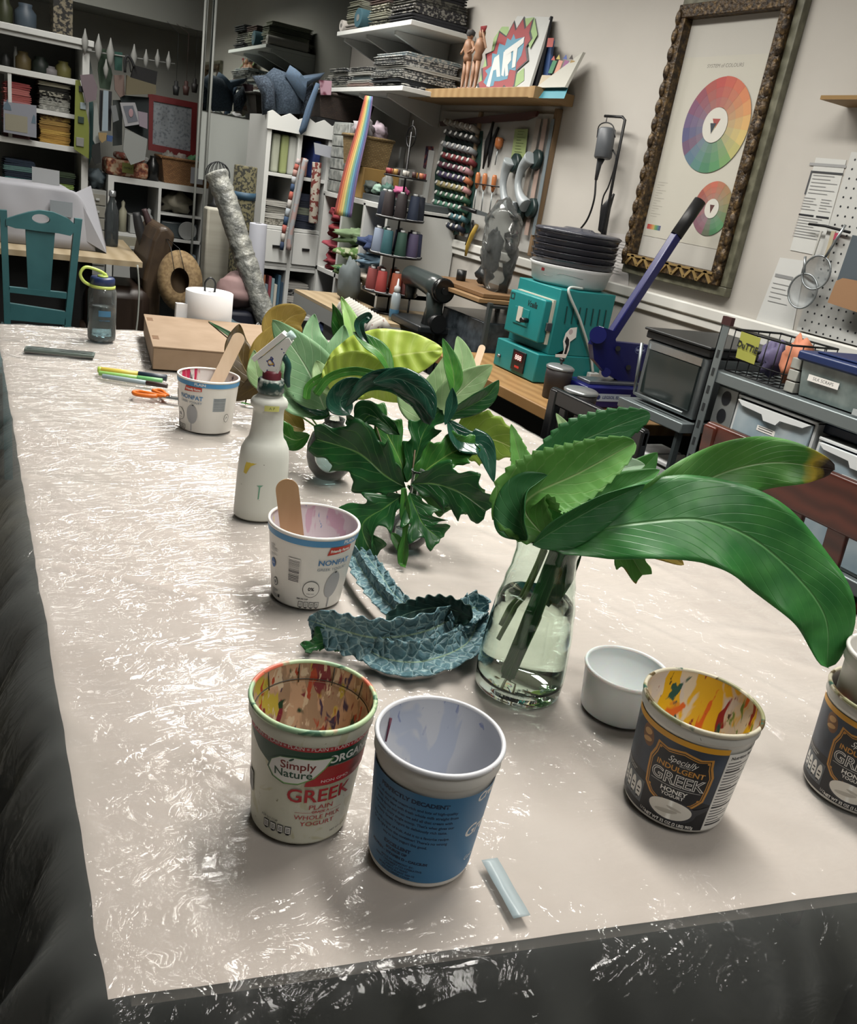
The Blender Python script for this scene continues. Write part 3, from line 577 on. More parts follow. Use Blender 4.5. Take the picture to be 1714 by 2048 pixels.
# ================================================================== LEAVES
def leafmat(name, ca, cb, vein, rough=0.42, nv=9, va=0.28, tip=None, back=None, ribs=False, spots=None):
    """ca/cb: blade tones, vein: vein tone; UV u along the midrib, v across"""
    m = mat(name, ca, rough); nt = m.node_tree; N = nt.nodes.new; L = nt.links.new; b = nt.nodes['Principled BSDF']
    uv = N('ShaderNodeUVMap'); sp = N('ShaderNodeSeparateXYZ'); L(uv.outputs[0], sp.inputs[0])
    def M(op, a, b_, c=None, cl=False):
        n = N('ShaderNodeMath'); n.operation = op; n.use_clamp = cl
        for i, x in enumerate((a, b_, c)):
            if x is None: continue
            if isinstance(x, (int, float)): n.inputs[i].default_value = x
            else: L(x, n.inputs[i])
        return n.outputs[0]
    av = M('ABSOLUTE', M('SUBTRACT', sp.outputs[1], 0.5), None)          # 0 midrib .. 0.5 margin
    side = M('FRACT', M('SUBTRACT', M('MULTIPLY', sp.outputs[0], nv), M('MULTIPLY', av, nv * (0.55 if not ribs else 0.2))), None)
    sv = M('ABSOLUTE', M('SUBTRACT', side, 0.5), None)                    # 0 on a side vein
    svm = M('SUBTRACT', 1.0, M('MULTIPLY', sv, 14), None, True)
    mid = M('SUBTRACT', 1.0, M('MULTIPLY', av, 42), None, True)
    veins = M('MAXIMUM', M('MULTIPLY', svm, va), mid, None, True)
    tc = N('ShaderNodeTexCoord'); no = N('ShaderNodeTexNoise'); no.inputs['Scale'].default_value = 24; no.inputs['Detail'].default_value = 4
    L(tc.outputs['Object'], no.inputs['Vector']); mr = N('ShaderNodeMapRange'); mr.inputs['From Min'].default_value = 0.35; mr.inputs['From Max'].default_value = 0.65; L(no.outputs['Fac'], mr.inputs['Value'])
    def MX(f, a, bb):
        n = N('ShaderNodeMix'); n.data_type = 'RGBA'
        if isinstance(f, (int, float)): n.inputs['Factor'].default_value = f
        else: L(f, n.inputs['Factor'])
        for k, x in (('A', a), ('B', bb)):
            if isinstance(x, str): n.inputs[k].default_value = lin(x)
            else: L(x, n.inputs[k])
        return n.outputs['Result']
    col = MX(mr.outputs[0], ca, cb); col = MX(veins, col, vein)
    if spots:
        n3 = N('ShaderNodeTexNoise'); n3.inputs['Scale'].default_value = spots[1]; L(tc.outputs['Object'], n3.inputs['Vector'])
        m3 = N('ShaderNodeMapRange'); m3.inputs['From Min'].default_value = spots[2]; m3.inputs['From Max'].default_value = spots[2] + 0.04; L(n3.outputs['Fac'], m3.inputs['Value']); col = MX(m3.outputs[0], col, spots[0])
    if tip:
        e = M('ADD', sp.outputs[0], M('MULTIPLY', M('SUBTRACT', no.outputs['Fac'], 0.5), 0.16))
        t1 = N('ShaderNodeMapRange'); t1.inputs['From Min'].default_value = tip[0]; t1.inputs['From Max'].default_value = tip[0] + 0.05; L(e, t1.inputs['Value']); col = MX(t1.outputs[0], col, tip[1])
        t2_ = N('ShaderNodeMapRange'); t2_.inputs['From Min'].default_value = tip[0] + 0.05; t2_.inputs['From Max'].default_value = tip[0] + 0.08; L(e, t2_.inputs['Value']); col = MX(t2_.outputs[0], col, tip[2])
    if back:
        g = N('ShaderNodeNewGeometry'); col = MX(g.outputs['Backfacing'], col, back)
    L(col, b.inputs['Base Color'])
    bp = N('ShaderNodeBump'); bp.inputs['Strength'].default_value = 0.5; bp.inputs['Distance'].default_value = 0.002
    if ribs:
        rb = M('SINE', M('MULTIPLY', side, 6.283), None); L(rb, bp.inputs['Height']); bp.inputs['Distance'].default_value = 0.003; bp.inputs['Strength'].default_value = 0.45
    else: L(veins, bp.inputs['Height']); bp.invert = True
    L(bp.outputs[0], b.inputs['Normal'])
    tl = N('ShaderNodeBsdfTranslucent'); L(col, tl.inputs[0]); ms = N('ShaderNodeMixShader'); ms.inputs[0].default_value = 0.22
    out = nt.nodes['Material Output']; L(b.outputs[0], ms.inputs[1]); L(tl.outputs[0], ms.inputs[2]); L(ms.outputs[0], out.inputs[0])
    return m
def prof_lance(s): return sin(pi * min(1, s * 1.0) ** 0.8) ** 0.8 if s < 1 else 0
def prof_ovate(s): return (sin(pi * s ** 0.62)) ** 0.75 if 0 < s < 1 else 0
def prof_oak(s, n=3.6, depth=0.5):
    base = 0.25 + 0.75 * sin(pi * s ** 0.85) ** 0.6 if 0 < s < 1 else 0
    lob = 1 - depth * (0.5 - 0.5 * cos(2 * pi * (s * n + 0.1))) ** 0.8
    tooth = 1 - 0.09 * (1 - abs(((s * n * 3) % 1) * 2 - 1))
    return base * lob * tooth * (1 if s > 0.06 else s / 0.06)
def serr(f, n, d): return lambda s: f(s) * (1 - d * ((s * n) % 1))
def leaf(name, parent, mid, w, M, prof=prof_ovate, tilt=0, fold=0.15, curl=0.0, ruffle=0.0, rf=5, sweep=0.3, ns=44, nt=12, thick=0.0006, twist=0, seed=0, asym=0.0):
    """mid: world points of the midrib, w: half width (m); the blade turns its face to the room's near end, tilted about the midrib by tilt degrees"""
    P = catmull(mid, ns); b = MB(); b.uv = b.bm.loops.layers.uv.new('UVMap'); rows = []; off = parent.location if parent is not None else Vector()
    for i, p in enumerate(P):
        s = i / ns; T = (P[min(i + 1, ns)] - P[max(i - 1, 0)]).normalized(); V = (CAMLOC - P[len(P) // 2])
        N_ = (V - T * V.dot(T)).normalized(); N_ = Matrix.Rotation(R(tilt + twist * s), 3, T) @ N_; S = T.cross(N_)
        W = w * prof(s); row = []
        for j in range(-nt // 2, nt // 2 + 1):
            t = j / (nt / 2); wt = W * (1 + asym * t); a = abs(t)
            z = a * wt * sin(fold) + curl * wt * a * a + ruffle * sin(rf * 2 * pi * s + seed + (1.3 if t > 0 else 0)) * a * a
            q = p + S * (t * wt * cos(fold)) + N_ * z + T * (sweep * a * wt)
            q = q + N_ * (0.0010 * noise.noise(q * 60)); q.z = max(q.z, SZ + 0.004)
            row.append(b.v(q - off))
        rows.append(row)
    for i in range(ns):
        for j in range(nt):
            fa = b.f([rows[i][j], rows[i + 1][j], rows[i + 1][j + 1], rows[i][j + 1]], True)
            if fa:
                for lp, (x, y) in zip(fa.loops, ((i, j), (i + 1, j), (i + 1, j + 1), (i, j + 1))): lp[b.uv].uv = (x / ns, y / nt)
    return link(name, b, parent, M, solid=thick)
G1 = leafmat('leaf_bright', '#3f7f38', '#4c8f42', '#8fb878', 0.40, 14)
G1b = leafmat('leaf_bright_tip', '#4f8f40', '#64a04c', '#9cc27e', 0.42, 14, tip=(0.88, '#c9b23f', '#2a1a14'))
G1c = leafmat('leaf_long', '#347a3d', '#4a9349', '#79b273', 0.36, 16, va=0.16)
G2 = leafmat('leaf_serrated', '#5c9a45', '#6fac52', '#b5d08e', 0.5, 9)
G3 = leafmat('leaf_serrated_dark', '#2f6f3c', '#3c7f46', '#6d9f68', 0.45, 9)
G4 = leafmat('leaf_oak', '#1d4a28', '#28602f', '#6f9f52', 0.30, 7)
G4b = leafmat('leaf_oak_light', '#2f6a2c', '#4a8a35', '#9cc06a', 0.35, 7)
G5 = leafmat('leaf_glossy', '#1b4234', '#2c5a48', '#5b8a70', 0.18, 7)
G6 = leafmat('leaf_pale', '#8fb27c', '#a3c08c', '#cfdcb4', 0.55, 6)
G7 = leafmat('leaf_hosta', '#a9c24a', '#bccf60', '#d5e08c', 0.45, 11, ribs=True)
G8 = leafmat('leaf_mint', '#7fae80', '#94bd90', '#c8dcbc', 0.55, 8)
G9 = leafmat('leaf_gold', '#96803a', '#a78e44', '#c4ac64', 0.5, 8)
G10 = leafmat('leaf_brown', '#43361c', '#594823', '#8a7440', 0.4, 7)
G11 = leafmat('leaf_lime', '#7d9c38', '#94b148', '#c2cf78', 0.45, 6, spots=('#c2cf8c', 30, 0.62))
SG = C('#5d7d3c', 0.5); SBR = C('#54442c', 0.6)
def glassmat(name, col='#f4faf6', rough=0.0, ior=1.45):
    m = bpy.data.materials.new(name); m.use_nodes = True; nt = m.node_tree; N = nt.nodes.new; L = nt.links.new
    nt.nodes.remove(nt.nodes['Principled BSDF']); g = N('ShaderNodeBsdfGlass'); g.inputs[0].default_value = lin(col); g.inputs['Roughness'].default_value = rough; g.inputs['IOR'].default_value = ior
    L(g.outputs[0], nt.nodes['Material Output'].inputs[0]); return m
def clearmat(name, col='#f2f6f5', a=0.12, rough=0.05, ior=1.5, body='#dfe6e4', fa=0.45):
    """thin clear plastic or glass wall: see-through with fresnel gloss"""
    m = bpy.data.materials.new(name); m.use_nodes = True; nt = m.node_tree; N = nt.nodes.new; L = nt.links.new
    nt.nodes.remove(nt.nodes['Principled BSDF']); tr = N('ShaderNodeBsdfTransparent'); tr.inputs[0].default_value = lin(col)
    df = N('ShaderNodeBsdfDiffuse'); df.inputs[0].default_value = lin(body); m1 = N('ShaderNodeMixShader'); lw = N('ShaderNodeLayerWeight'); lw.inputs[0].default_value = 0.25
    ma = N('ShaderNodeMath'); ma.operation = 'MULTIPLY_ADD'; ma.inputs[1].default_value = fa; ma.inputs[2].default_value = a; ma.use_clamp = True; L(lw.outputs['Facing'], ma.inputs[0])
    L(ma.outputs[0], m1.inputs[0]); L(tr.outputs[0], m1.inputs[1]); L(df.outputs[0], m1.inputs[2])
    gl = N('ShaderNodeBsdfGlossy'); gl.inputs['Roughness'].default_value = rough; fr = N('ShaderNodeFresnel'); fr.inputs[0].default_value = ior
    m2 = N('ShaderNodeMixShader'); L(fr.outputs[0], m2.inputs[0]); L(m1.outputs[0], m2.inputs[1]); L(gl.outputs[0], m2.inputs[2]); L(m2.outputs[0], nt.nodes['Material Output'].inputs[0]); return m

# ---- big carafe vase
pv = PZ(1034, 1371, SZ); H = 0.225
vase = thing('glass_vase', 'clear glass carafe vase with water, filled with long green leaves', 'vase', pv)
def vr(z):
    K = [(0, 0.0585), (0.03, 0.0600), (0.08, 0.0575), (0.12, 0.0535), (0.155, 0.0470), (0.180, 0.0420), (0.200, 0.0405), (0.218, 0.0430), (0.225, 0.0445)]
    for (a, ra), (c, rcc) in zip(K, K[1:]):
        if z <= c: t = (z - a) / (c - a); t = t * t * (3 - 2 * t); return ra + (rcc - ra) * t
    return K[-1][1]
zs = [0.004 + (H - 0.004) * k / 40 for k in range(41)]
b = MB(); th = 0.0022
b.lathe([(0, 0.0), (0.050, 0.0), (0.0565, 0.0015)] + [(vr(z), z) for z in zs] + [(vr(H) - 0.0008, H + 0.0015)] + [(vr(z) - th, z) for z in zs[::-1] if z > 0.02] + [(0.052, 0.017), (0.04, 0.014), (0, 0.013)], 64)
VG = glassmat('vase_glass', '#f8fdfa'); link('glass_body', b, vase, VG)
b = MB(); wz = [0.0145] + [z for z in zs if 0.02 < z < 0.135] + [0.135]
b.lathe([(0, 0.0133), (0.0395, 0.0143), (0.0515, 0.0173)] + [(vr(z) - th - 0.0003, z) for z in wz[1:]] + [(0, 0.135)], 64)
link('water', b, vase, glassmat('vase_water', '#fdfffc', ior=1.33))
dV = (pv - CAMLOC).dot(FWD)
def Q(l, dd=0.0, base=None):     # list of (px, py, depth shift) -> points around the vase
    return [PD(x, y, (base or dV) + dd + (z[0] if z else 0)) for x, y, *z in l]
BQ = dict(group='leaves in the glass carafe')
bq = thing('leaf_bunch', 'bunch of long banana-like and saw-edged green leaves standing in the glass carafe', 'leaves', pv + Vector((0, 0, 0.02)))
D0 = dV - 0.06
leaf('long_leaf', bq, Q([(1105, 1100), (1180, 1065), (1290, 1045), (1400, 1040), (1500, 1075), (1590, 1150), (1650, 1235), (1655, 1335)], base=D0 - 0.06), 0.056, G1c, lambda s: (sin(pi * min(1, s) ** 0.9)) ** 0.55 if s < 1 else 0.0, tilt=-14, fold=0.12, ruffle=0.005, rf=4, sweep=0.25, ns=70, nt=14)
leaf('long_leaf', bq, Q([(1110, 1095), (1200, 1060), (1290, 1020), (1380, 975), (1470, 938), (1560, 925), (1670, 940)], base=D0 - 0.045), 0.038, G1b, lambda s: (sin(pi * s ** 1.25)) ** 0.6 if 0 < s < 1 else 0, tilt=10, fold=0.18, ruffle=0.006, rf=3.5, sweep=0.4, ns=64, nt=12)
leaf('saw_edged_leaf', bq, Q([(1090, 1075), (1050, 1020), (1075, 985), (1160, 945), (1270, 885)], base=D0 - 0.06), 0.046, G2, serr(lambda s: sin(pi * (0.12 + 0.88 * s) ** 1.1) ** 0.6 if s < 1 else 0, 19, 0.10), tilt=-8, fold=0.25, curl=0.25, ns=150)
leaf('saw_edged_leaf', bq, Q([(1070, 1060), (1085, 975), (1130, 905), (1200, 865), (1300, 828)], base=D0 + 0.04), 0.036, G3, serr(lambda s: sin(pi * (0.10 + 0.9 * s) ** 1.3) ** 0.6 if s < 1 else 0, 19, 0.13), tilt=10, fold=0.1, ns=150)
leaf('saw_edged_leaf', bq, Q([(1065, 1070), (1055, 1000), (1045, 940), (1022, 848)], base=D0 + 0.01), 0.026, G2, serr(prof_ovate, 15, 0.13), tilt=25, fold=0.2, ns=120)
leaf('broad_leaf', bq, Q([(1085, 1085), (1150, 1040), (1230, 990), (1320, 940)], base=D0 - 0.04), 0.034, G1, prof_ovate, tilt=-20, fold=0.3, curl=0.2)
leaf('broad_leaf', bq, Q([(1065, 1090), (1110, 1060), (1200, 1010), (1290, 968)], base=D0 - 0.07), 0.027, G3, prof_lance, tilt=35, fold=0.35, curl=0.3)
leaf('broad_leaf', bq, Q([(1055, 1080), (1043, 1040), (1050, 985), (1095, 950)], base=D0 - 0.065), 0.026, G3, prof_ovate, tilt=-35, fold=0.5, curl=0.5)
leaf('fuzzy_leaf', bq, Q([(1120, 1010), (1160, 960), (1205, 930), (1265, 915)], base=D0 + 0.01), 0.024, leafmat('leaf_fuzzy', '#8fae92', '#a9c2a6', '#c9d8c0', 0.85, 6), prof_ovate, tilt=15, fold=0.2)
leaf('fuzzy_leaf', bq, Q([(1160, 990), (1210, 950), (1255, 935), (1290, 930)], base=D0 + 0.03), 0.018, MATS['leaf_fuzzy'], prof_ovate, tilt=-20, fold=0.3)
leaf('broad_leaf', bq, Q([(1130, 1050), (1200, 990), (1270, 950), (1315, 905)], base=D0 + 0.05), 0.026, G1, prof_lance, tilt=20, fold=0.2)
leaf('broad_leaf', bq, Q([(1150, 1060), (1230, 1000), (1300, 970), (1372, 960)], base=D0 + 0.06), 0.014, G6, prof_lance, tilt=0)
leaf('lobed_leaf', bq, Q([(1165, 1085), (1215, 1070), (1250, 1095), (1285, 1150)], base=D0 + 0.03), 0.032, G2, lambda s: prof_oak(s, 3, 0.35), tilt=10, fold=0.25, sweep=0.6)
leaf('gold_leaf', bq, Q([(1180, 1080), (1240, 1075), (1300, 1085), (1368, 1130)], base=D0 + 0.09), 0.030, G9, prof_ovate, tilt=-15, fold=0.15)
leaf('gold_leaf', bq, Q([(1190, 1075), (1235, 1085), (1262, 1120), (1272, 1168)], base=D0 + 0.06), 0.018, G9, prof_lance, tilt=20, fold=0.2)
leaf('pale_leaf', bq, Q([(1130, 960), (1120, 900), (1128, 860), (1112, 826)], base=D0 + 0.12), 0.011, G6, prof_lance, tilt=20)
leaf('pale_leaf', bq, Q([(1140, 950), (1150, 900), (1162, 872), (1165, 848)], base=D0 + 0.12), 0.011, G6, prof_lance, tilt=-20)
vl = pv
def VQ(l): return [pv + Vector(p) for p in l]
# stems and folded blades under the water line
for k, (a, bb, r, cmat) in enumerate((((0.022, -0.012, 0.222), (-0.040, -0.016, 0.045), 0.0030, SG), ((0.010, -0.018, 0.225), (-0.030, -0.028, 0.060), 0.0036, SG), ((-0.004, -0.006, 0.225), (-0.036, 0.006, 0.075), 0.0028, SG), ((0.016, 0.004, 0.222), (-0.022, -0.012, 0.085), 0.0034, C('#39622f', 0.5)), ((0.006, 0.012, 0.225), (-0.028, 0.014, 0.090), 0.0026, SG))):
    b = MB(Matrix.Translation(Vector((0, 0, -0.02)))); A = Vector(a); B = Vector(bb); m_ = (A + B) / 2 + Vector((0.006, 0, 0.01)); b.tube(catmull([A, m_, B], 12), [r] * 13, 8); link('stem', b, bq, cmat)
leaf('submerged_leaf', bq, VQ([(0.004, -0.020, 0.225), (-0.014, -0.026, 0.160), (-0.030, -0.030, 0.100), (-0.040, -0.026, 0.035)]), 0.015, G3, lambda s: 0.75 if s < 0.97 else 0.5, tilt=10, fold=0.5, curl=0.3, sweep=0)
leaf('submerged_leaf', bq, VQ([(0.024, -0.012, 0.225), (0.018, -0.018, 0.195), (0.008, -0.020, 0.165), (-0.006, -0.018, 0.140)]), 0.019, G4, lambda s: 0.9 if s < 0.9 else 0.6, tilt=-20, fold=0.3, sweep=0)

# ---- bud vase with the oak leaves
pb = PZ(812, 1092, SZ); dB = (pb - CAMLOC).dot(FWD)
bud = thing('bud_vase', 'small clear glass bud vase with a round bulb and thin neck holding oak leaves', 'vase', pb)
b = MB(); K = [(0, 0), (0.018, 0), (0.024, 0.003), (0.034, 0.016), (0.037, 0.030), (0.034, 0.045), (0.022, 0.060), (0.011, 0.072), (0.0085, 0.090), (0.0085, 0.125), (0.0105, 0.140), (0.0125, 0.146), (0.0115, 0.147), (0.0095, 0.142), (0.0070, 0.125), (0.0068, 0.090), (0.0095, 0.073), (0.020, 0.061), (0.032, 0.045), (0.035, 0.030), (0.032, 0.017), (0.020, 0.005), (0, 0.004)]
b.lathe(K, 40); CG = clearmat('clear_glass', '#f4f8f6', 0.03, 0.02, 1.45); link('glass_body', b, bud, CG)
b = MB(); b.lathe([(0, 0.0045), (0.020, 0.0055), (0.0315, 0.0172), (0.0335, 0.026), (0, 0.026)], 40); link('water', b, bud, clearmat('bud_water', '#d3e4ea', 0.05, 0.02, 1.2))
ob = thing('leaf_bunch', 'spray of dark lobed oak leaves with pale backs, standing in the bud vase', 'leaves', pb + Vector((0, 0, 0.03)))
def QB(l, dd=0.0): return Q(l, dd, dB - 0.02)
oak = lambda s: prof_oak(s, 3.4, 0.52)
for (l, w, m_, pr, ti, fo_, dd) in (
    ([(812, 975), (770, 950), (715, 905), (632, 878)], 0.062, G4, lambda s: prof_oak(s, 3.0, 0.34), -12, 0.15, -0.05),
    ([(806, 990), (770, 1015), (725, 1050), (745, 1112)], 0.050, G4, oak, 8, 0.2, -0.06),
    ([(818, 985), (832, 1020), (848, 1050), (880, 1078)], 0.046, G4, oak, -15, 0.2, -0.06),
    ([(822, 968), (870, 968), (920, 985), (972, 1022)], 0.052, G4, lambda s: prof_oak(s, 3.2, 0.36), 12, 0.18, -0.05),
    ([(825, 962), (865, 930), (905, 905), (950, 888)], 0.040, G4b, lambda s: prof_oak(s, 3, 0.3), -10, 0.3, -0.02),
    ([(812, 965), (800, 920), (770, 860), (742, 812)], 0.040, G4b, oak, 15, 0.25, 0.03),
    ([(815, 965), (835, 905), (850, 860), (880, 820)], 0.038, G4, oak, -20, 0.25, 0.02),
    ([(812, 965), (780, 920), (730, 880), (700, 850)], 0.030, G4, oak, 25, 0.3, 0.04),
    ([(800, 870), (745, 832), (722, 845), (695, 852)], 0.030, G4, lambda s: prof_oak(s, 2.4, 0.4), 0, 0.3, 0.0),
    ([(815, 970), (880, 1000), (920, 1000), (970, 985)], 0.036, G4b, oak, 40, 0.2, 0.0)):
    leaf('oak_leaf', ob, QB(l, dd), w, m_, pr, tilt=ti, fold=fo_, ruffle=0.004, rf=3, sweep=0.55, ns=80, nt=14)
leaf('narrow_leaf', ob, QB([(808, 975), (812, 1040), (808, 1100), (802, 1166)], -0.065), 0.011, G4b, lambda s: 0.5 + 0.5 * sin(pi * s * 2.2) ** 2 if s < 0.96 else 0.2, tilt=20, fold=0.4)
leaf('narrow_leaf', ob, QB([(812, 1115), (800, 1090), (790, 1075), (783, 1066)], -0.06), 0.010, G4b, prof_ovate, tilt=0, fold=0.3)
leaf('glossy_leaf', ob, QB([(860, 850), (840, 800), (790, 765), (735, 768), (690, 815)], -0.04), 0.030, G5, prof_ovate, tilt=-40, fold=0.2, curl=-0.3)
leaf('glossy_leaf', ob, QB([(700, 830), (680, 805), (700, 775), (740, 765)], -0.02), 0.030, G5, prof_ovate, tilt=30, fold=0.2)
leaf('glossy_leaf', ob, QB([(745, 765), (800, 758), (850, 790), (868, 840)], -0.06), 0.022, G5, prof_lance, tilt=10, fold=0.25, curl=-0.3)
leaf('glossy_leaf', ob, QB([(895, 840), (925, 880), (965, 895), (988, 965)], -0.02), 0.026, G5, prof_lance, tilt=-25, fold=0.3)
leaf('glossy_leaf', ob, QB([(890, 835), (940, 812), (975, 790), (998, 760)], 0.02), 0.020, G4, prof_lance, tilt=20, fold=0.3)
leaf('glossy_leaf', ob, QB([(905, 790), (908, 760), (900, 720), (885, 676)], 0.0), 0.017, G4b, prof_lance, tilt=20, fold=0.3)
leaf('glossy_leaf', ob, QB([(890, 850), (902, 820), (905, 800), (905, 775)], -0.02), 0.012, G5, prof_lance, tilt=-20, fold=0.3)
leaf('pale_leaf', ob, QB([(872, 845), (872, 800), (890, 755), (900, 700)], 0.06), 0.034, G6, prof_ovate, tilt=-15, fold=0.15)
leaf('pale_leaf', ob, QB([(878, 842), (905, 800), (940, 765), (985, 730)], 0.05), 0.036, G6, prof_ovate, tilt=12, fold=0.15)
leaf('pale_leaf', ob, QB([(850, 850), (830, 810), (820, 770), (818, 750)], 0.06), 0.030, G6, prof_ovate, tilt=0, fold=0.2)
leaf('pale_leaf', ob, QB([(905, 820), (920, 770), (925, 720), (915, 672)], 0.10), 0.030, G6, prof_ovate, tilt=25, fold=0.2)
leaf('lime_leaf', ob, QB([(905, 880), (945, 875), (990, 880), (1045, 905)], 0.06), 0.052, G11, lambda s: prof_ovate(s) * (1 - 0.06 * sin(s * 40)), tilt=10, fold=0.1)
leaf('hosta_leaf', ob, QB([(660, 770), (720, 735), (790, 712), (888, 700)], 0.16), 0.066, G7, lambda s: sin(pi * (0.08 + 0.92 * s) ** 1.15) ** 0.6 if s < 1 else 0, tilt=-12, fold=-0.12, ruffle=0.003, sweep=-0.3, ns=60, nt=16)
leaf('hosta_leaf', ob, QB([(655, 760), (720, 750), (790, 780), (850, 800)], 0.12), 0.046, G7, prof_ovate, tilt=25, fold=-0.15, sweep=-0.3, ns=60, nt=16)
leaf('green_blade', ob, QB([(785, 755), (765, 710), (735, 685), (706, 664)], 0.08), 0.018, G4b, prof_lance, tilt=30, fold=0.3)
leaf('curled_leaf', ob, QB([(738, 690), (722, 665), (720, 645), (738, 632), (733, 648)], 0.08), 0.011, G5, prof_lance, tilt=0, fold=0.5)
leaf('green_blade', ob, QB([(630, 790), (660, 755), (710, 742), (770, 755)], 0.04), 0.009, G4b, lambda s: 0.9 if s < 0.9 else 0.4, tilt=10, fold=0.2)
for a, c, r in (((812, 1060), (868, 850), 0.0018), ((812, 1050), (745, 830), 0.0014), ((814, 1050), (830, 900), 0.0016), ((812, 1060), (806, 960), 0.002), ((868, 850), (895, 835), 0.0014)):
    A = PD(a[0], a[1], dB); B = PD(c[0], c[1], dB + 0.0); b = MB(Matrix.Translation(-ob.location)); b.tube([A, (A + B) / 2 + Vector((0.0, 0, 0.004)), B], r, 6); link('stem', b, ob, SBR)

# ---- round vase with the pale and gold leaves
pr_ = PZ(655, 955, SZ); dR = (pr_ - CAMLOC).dot(FWD)
rv = thing('round_vase', 'clear round glass vase beside the spray bottle, holding pale green and golden leaves', 'vase', pr_)
b = MB(); K = [(0, 0), (0.022, 0), (0.030, 0.004), (0.044, 0.022), (0.050, 0.045), (0.050, 0.070), (0.043, 0.095), (0.028, 0.112), (0.020, 0.122), (0.0225, 0.132), (0.0215, 0.1325), (0.018, 0.122), (0.026, 0.111), (0.041, 0.094), (0.048, 0.070), (0.048, 0.045), (0.042, 0.023), (0.028, 0.006), (0, 0.005)]
b.lathe(K, 48); link('glass_body', b, rv, CG)
b = MB(); b.lathe([(0, 0.0055), (0.028, 0.0065), (0.0415, 0.0232), (0.0472, 0.042), (0, 0.042)], 48); link('water', b, rv, clearmat('round_water', '#d9e8ec', 0.04, 0.02, 1.2))
rb_ = thing('leaf_bunch', 'bunch of pale green, mint and golden brown magnolia leaves in the round vase', 'leaves', pr_ + Vector((0, 0, 0.05)))
def QR(l, dd=0.0): return Q(l, dd, dR - 0.02)
for (n, l, w, m_, pr, ti, fo_, dd) in (
    ('mint_leaf', [(650, 820), (630, 770), (600, 715), (545, 640)], 0.060, G8, prof_ovate, -10, 0.12, -0.05),
    ('mint_leaf', [(640, 830), (610, 800), (575, 760), (545, 700)], 0.050, G8, prof_ovate, 22, 0.15, -0.03),
    ('mint_leaf', [(655, 815), (650, 740), (625, 680), (628, 628)], 0.034, G8, prof_ovate, 15, 0.2, 0.05),
    ('pale_leaf', [(665, 800), (668, 755), (680, 700), (688, 650)], 0.036, G8, prof_ovate, -12, 0.25, -0.04),
    ('bright_leaf', [(690, 740), (705, 690), (700, 640), (682, 594)], 0.020, leafmat('leaf_spring', '#8fbf6a', '#a4cc7c', '#cfe0a8', 0.45, 7), prof_lance, 15, 0.3, 0.02),
    ('green_leaf', [(675, 740), (690, 700), (680, 650), (665, 606)], 0.022, G4b, prof_lance, -35, 0.3, 0.05),
    ('lime_leaf', [(690, 800), (665, 770), (645, 750), (632, 722)], 0.030, G6, prof_ovate, 10, 0.2, -0.07),
    ('green_leaf', [(655, 830), (620, 800), (600, 780), (575, 770)], 0.026, G5, prof_ovate, 15, 0.2, -0.04),
    ('green_leaf', [(660, 830), (625, 815), (590, 800), (560, 812)], 0.024, G3, prof_ovate, -10, 0.2, -0.03),
    ('gold_leaf', [(600, 800), (545, 760), (530, 700), (565, 640)], 0.042, G9, prof_ovate, -10, 0.1, 0.18),
    ('gold_leaf', [(550, 700), (560, 660), (580, 635), (612, 625)], 0.048, G9, prof_ovate, 15, 0.1, 0.22),
    ('brown_leaf', [(560, 800), (505, 760), (475, 700), (478, 648)], 0.044, G10, prof_ovate, 8, 0.15, 0.34),
    ('gold_leaf', [(610, 860), (580, 850), (550, 845), (510, 800)], 0.036, G9, prof_ovate, 20, 0.2, 0.10),
    ('green_leaf', [(620, 870), (590, 880), (560, 860), (540, 815)], 0.026, G4b, prof_lance, 10, 0.2, 0.05),
    ('brown_leaf', [(580, 790), (530, 770), (500, 780), (470, 800)], 0.030, G10, prof_ovate, 0, 0.2, 0.30),
    ('lime_leaf', [(560, 800), (520, 760), (512, 735), (508, 700)], 0.022, G6, prof_lance, 0, 0.2, 0.08)):
    leaf(n, rb_, QR(l, dd), w, m_, pr, tilt=ti, fold=fo_, ruffle=0.003, rf=2, ns=40)
leaf('green_leaf', rb_, QR([(612, 800), (620, 770), (660, 748), (712, 742)], -0.08), 0.009, G4b, lambda s: 0.9 if s < .9 else .4, tilt=0, fold=0.3)
for a, c, r in (((650, 915), (655, 810), 0.0022), ((640, 900), (662, 800), 0.0018), ((660, 910), (650, 800), 0.0018), ((655, 880), (590, 790), 0.0018), ((655, 870), (520, 775), 0.002)):
    A = PD(a[0], a[1], dR); B = PD(c[0], c[1], dR + 0.02); b = MB(Matrix.Translation(-rb_.location)); b.tube([A, (A + B) / 2, B], r, 6); link('stem', b, rb_, SG)
# loose twig on the box side
pt_ = PZ(490, 812, SZ); dt = (pt_ - CAMLOC).dot(FWD)
tw = thing('leafy_twig', 'dark magnolia twig lying beside the cardboard box behind the nonfat tub', 'twig', pt_)
for (l, w, m_, ti) in (([(480, 805), (500, 750), (478, 690), (415, 646)], 0.014, G4, 20), ([(490, 805), (470, 780), (455, 760), (440, 725)], 0.040, G10, 0), ([(500, 800), (520, 790), (545, 795), (560, 812)], 0.030, G10, 10), ([(485, 812), (500, 830), (520, 815), (535, 795)], 0.022, G4b, 10)):
    leaf('twig_leaf', tw, [PD(x, y, dt + 0.02) + Vector((0, 0, 0.006)) for x, y in l], w, m_, prof_ovate, tilt=ti, fold=0.2)
b = MB(Matrix.Translation(-pt_)); b.tube([PD(x, y, dt + 0.02) + Vector((0, 0, 0.004)) for x, y in ((490, 812), (500, 770), (486, 705), (417, 647))], 0.002, 6); link('stem', b, tw, SBR)
# small oak sprig on the table at the far side of the bud vase is part of its spray

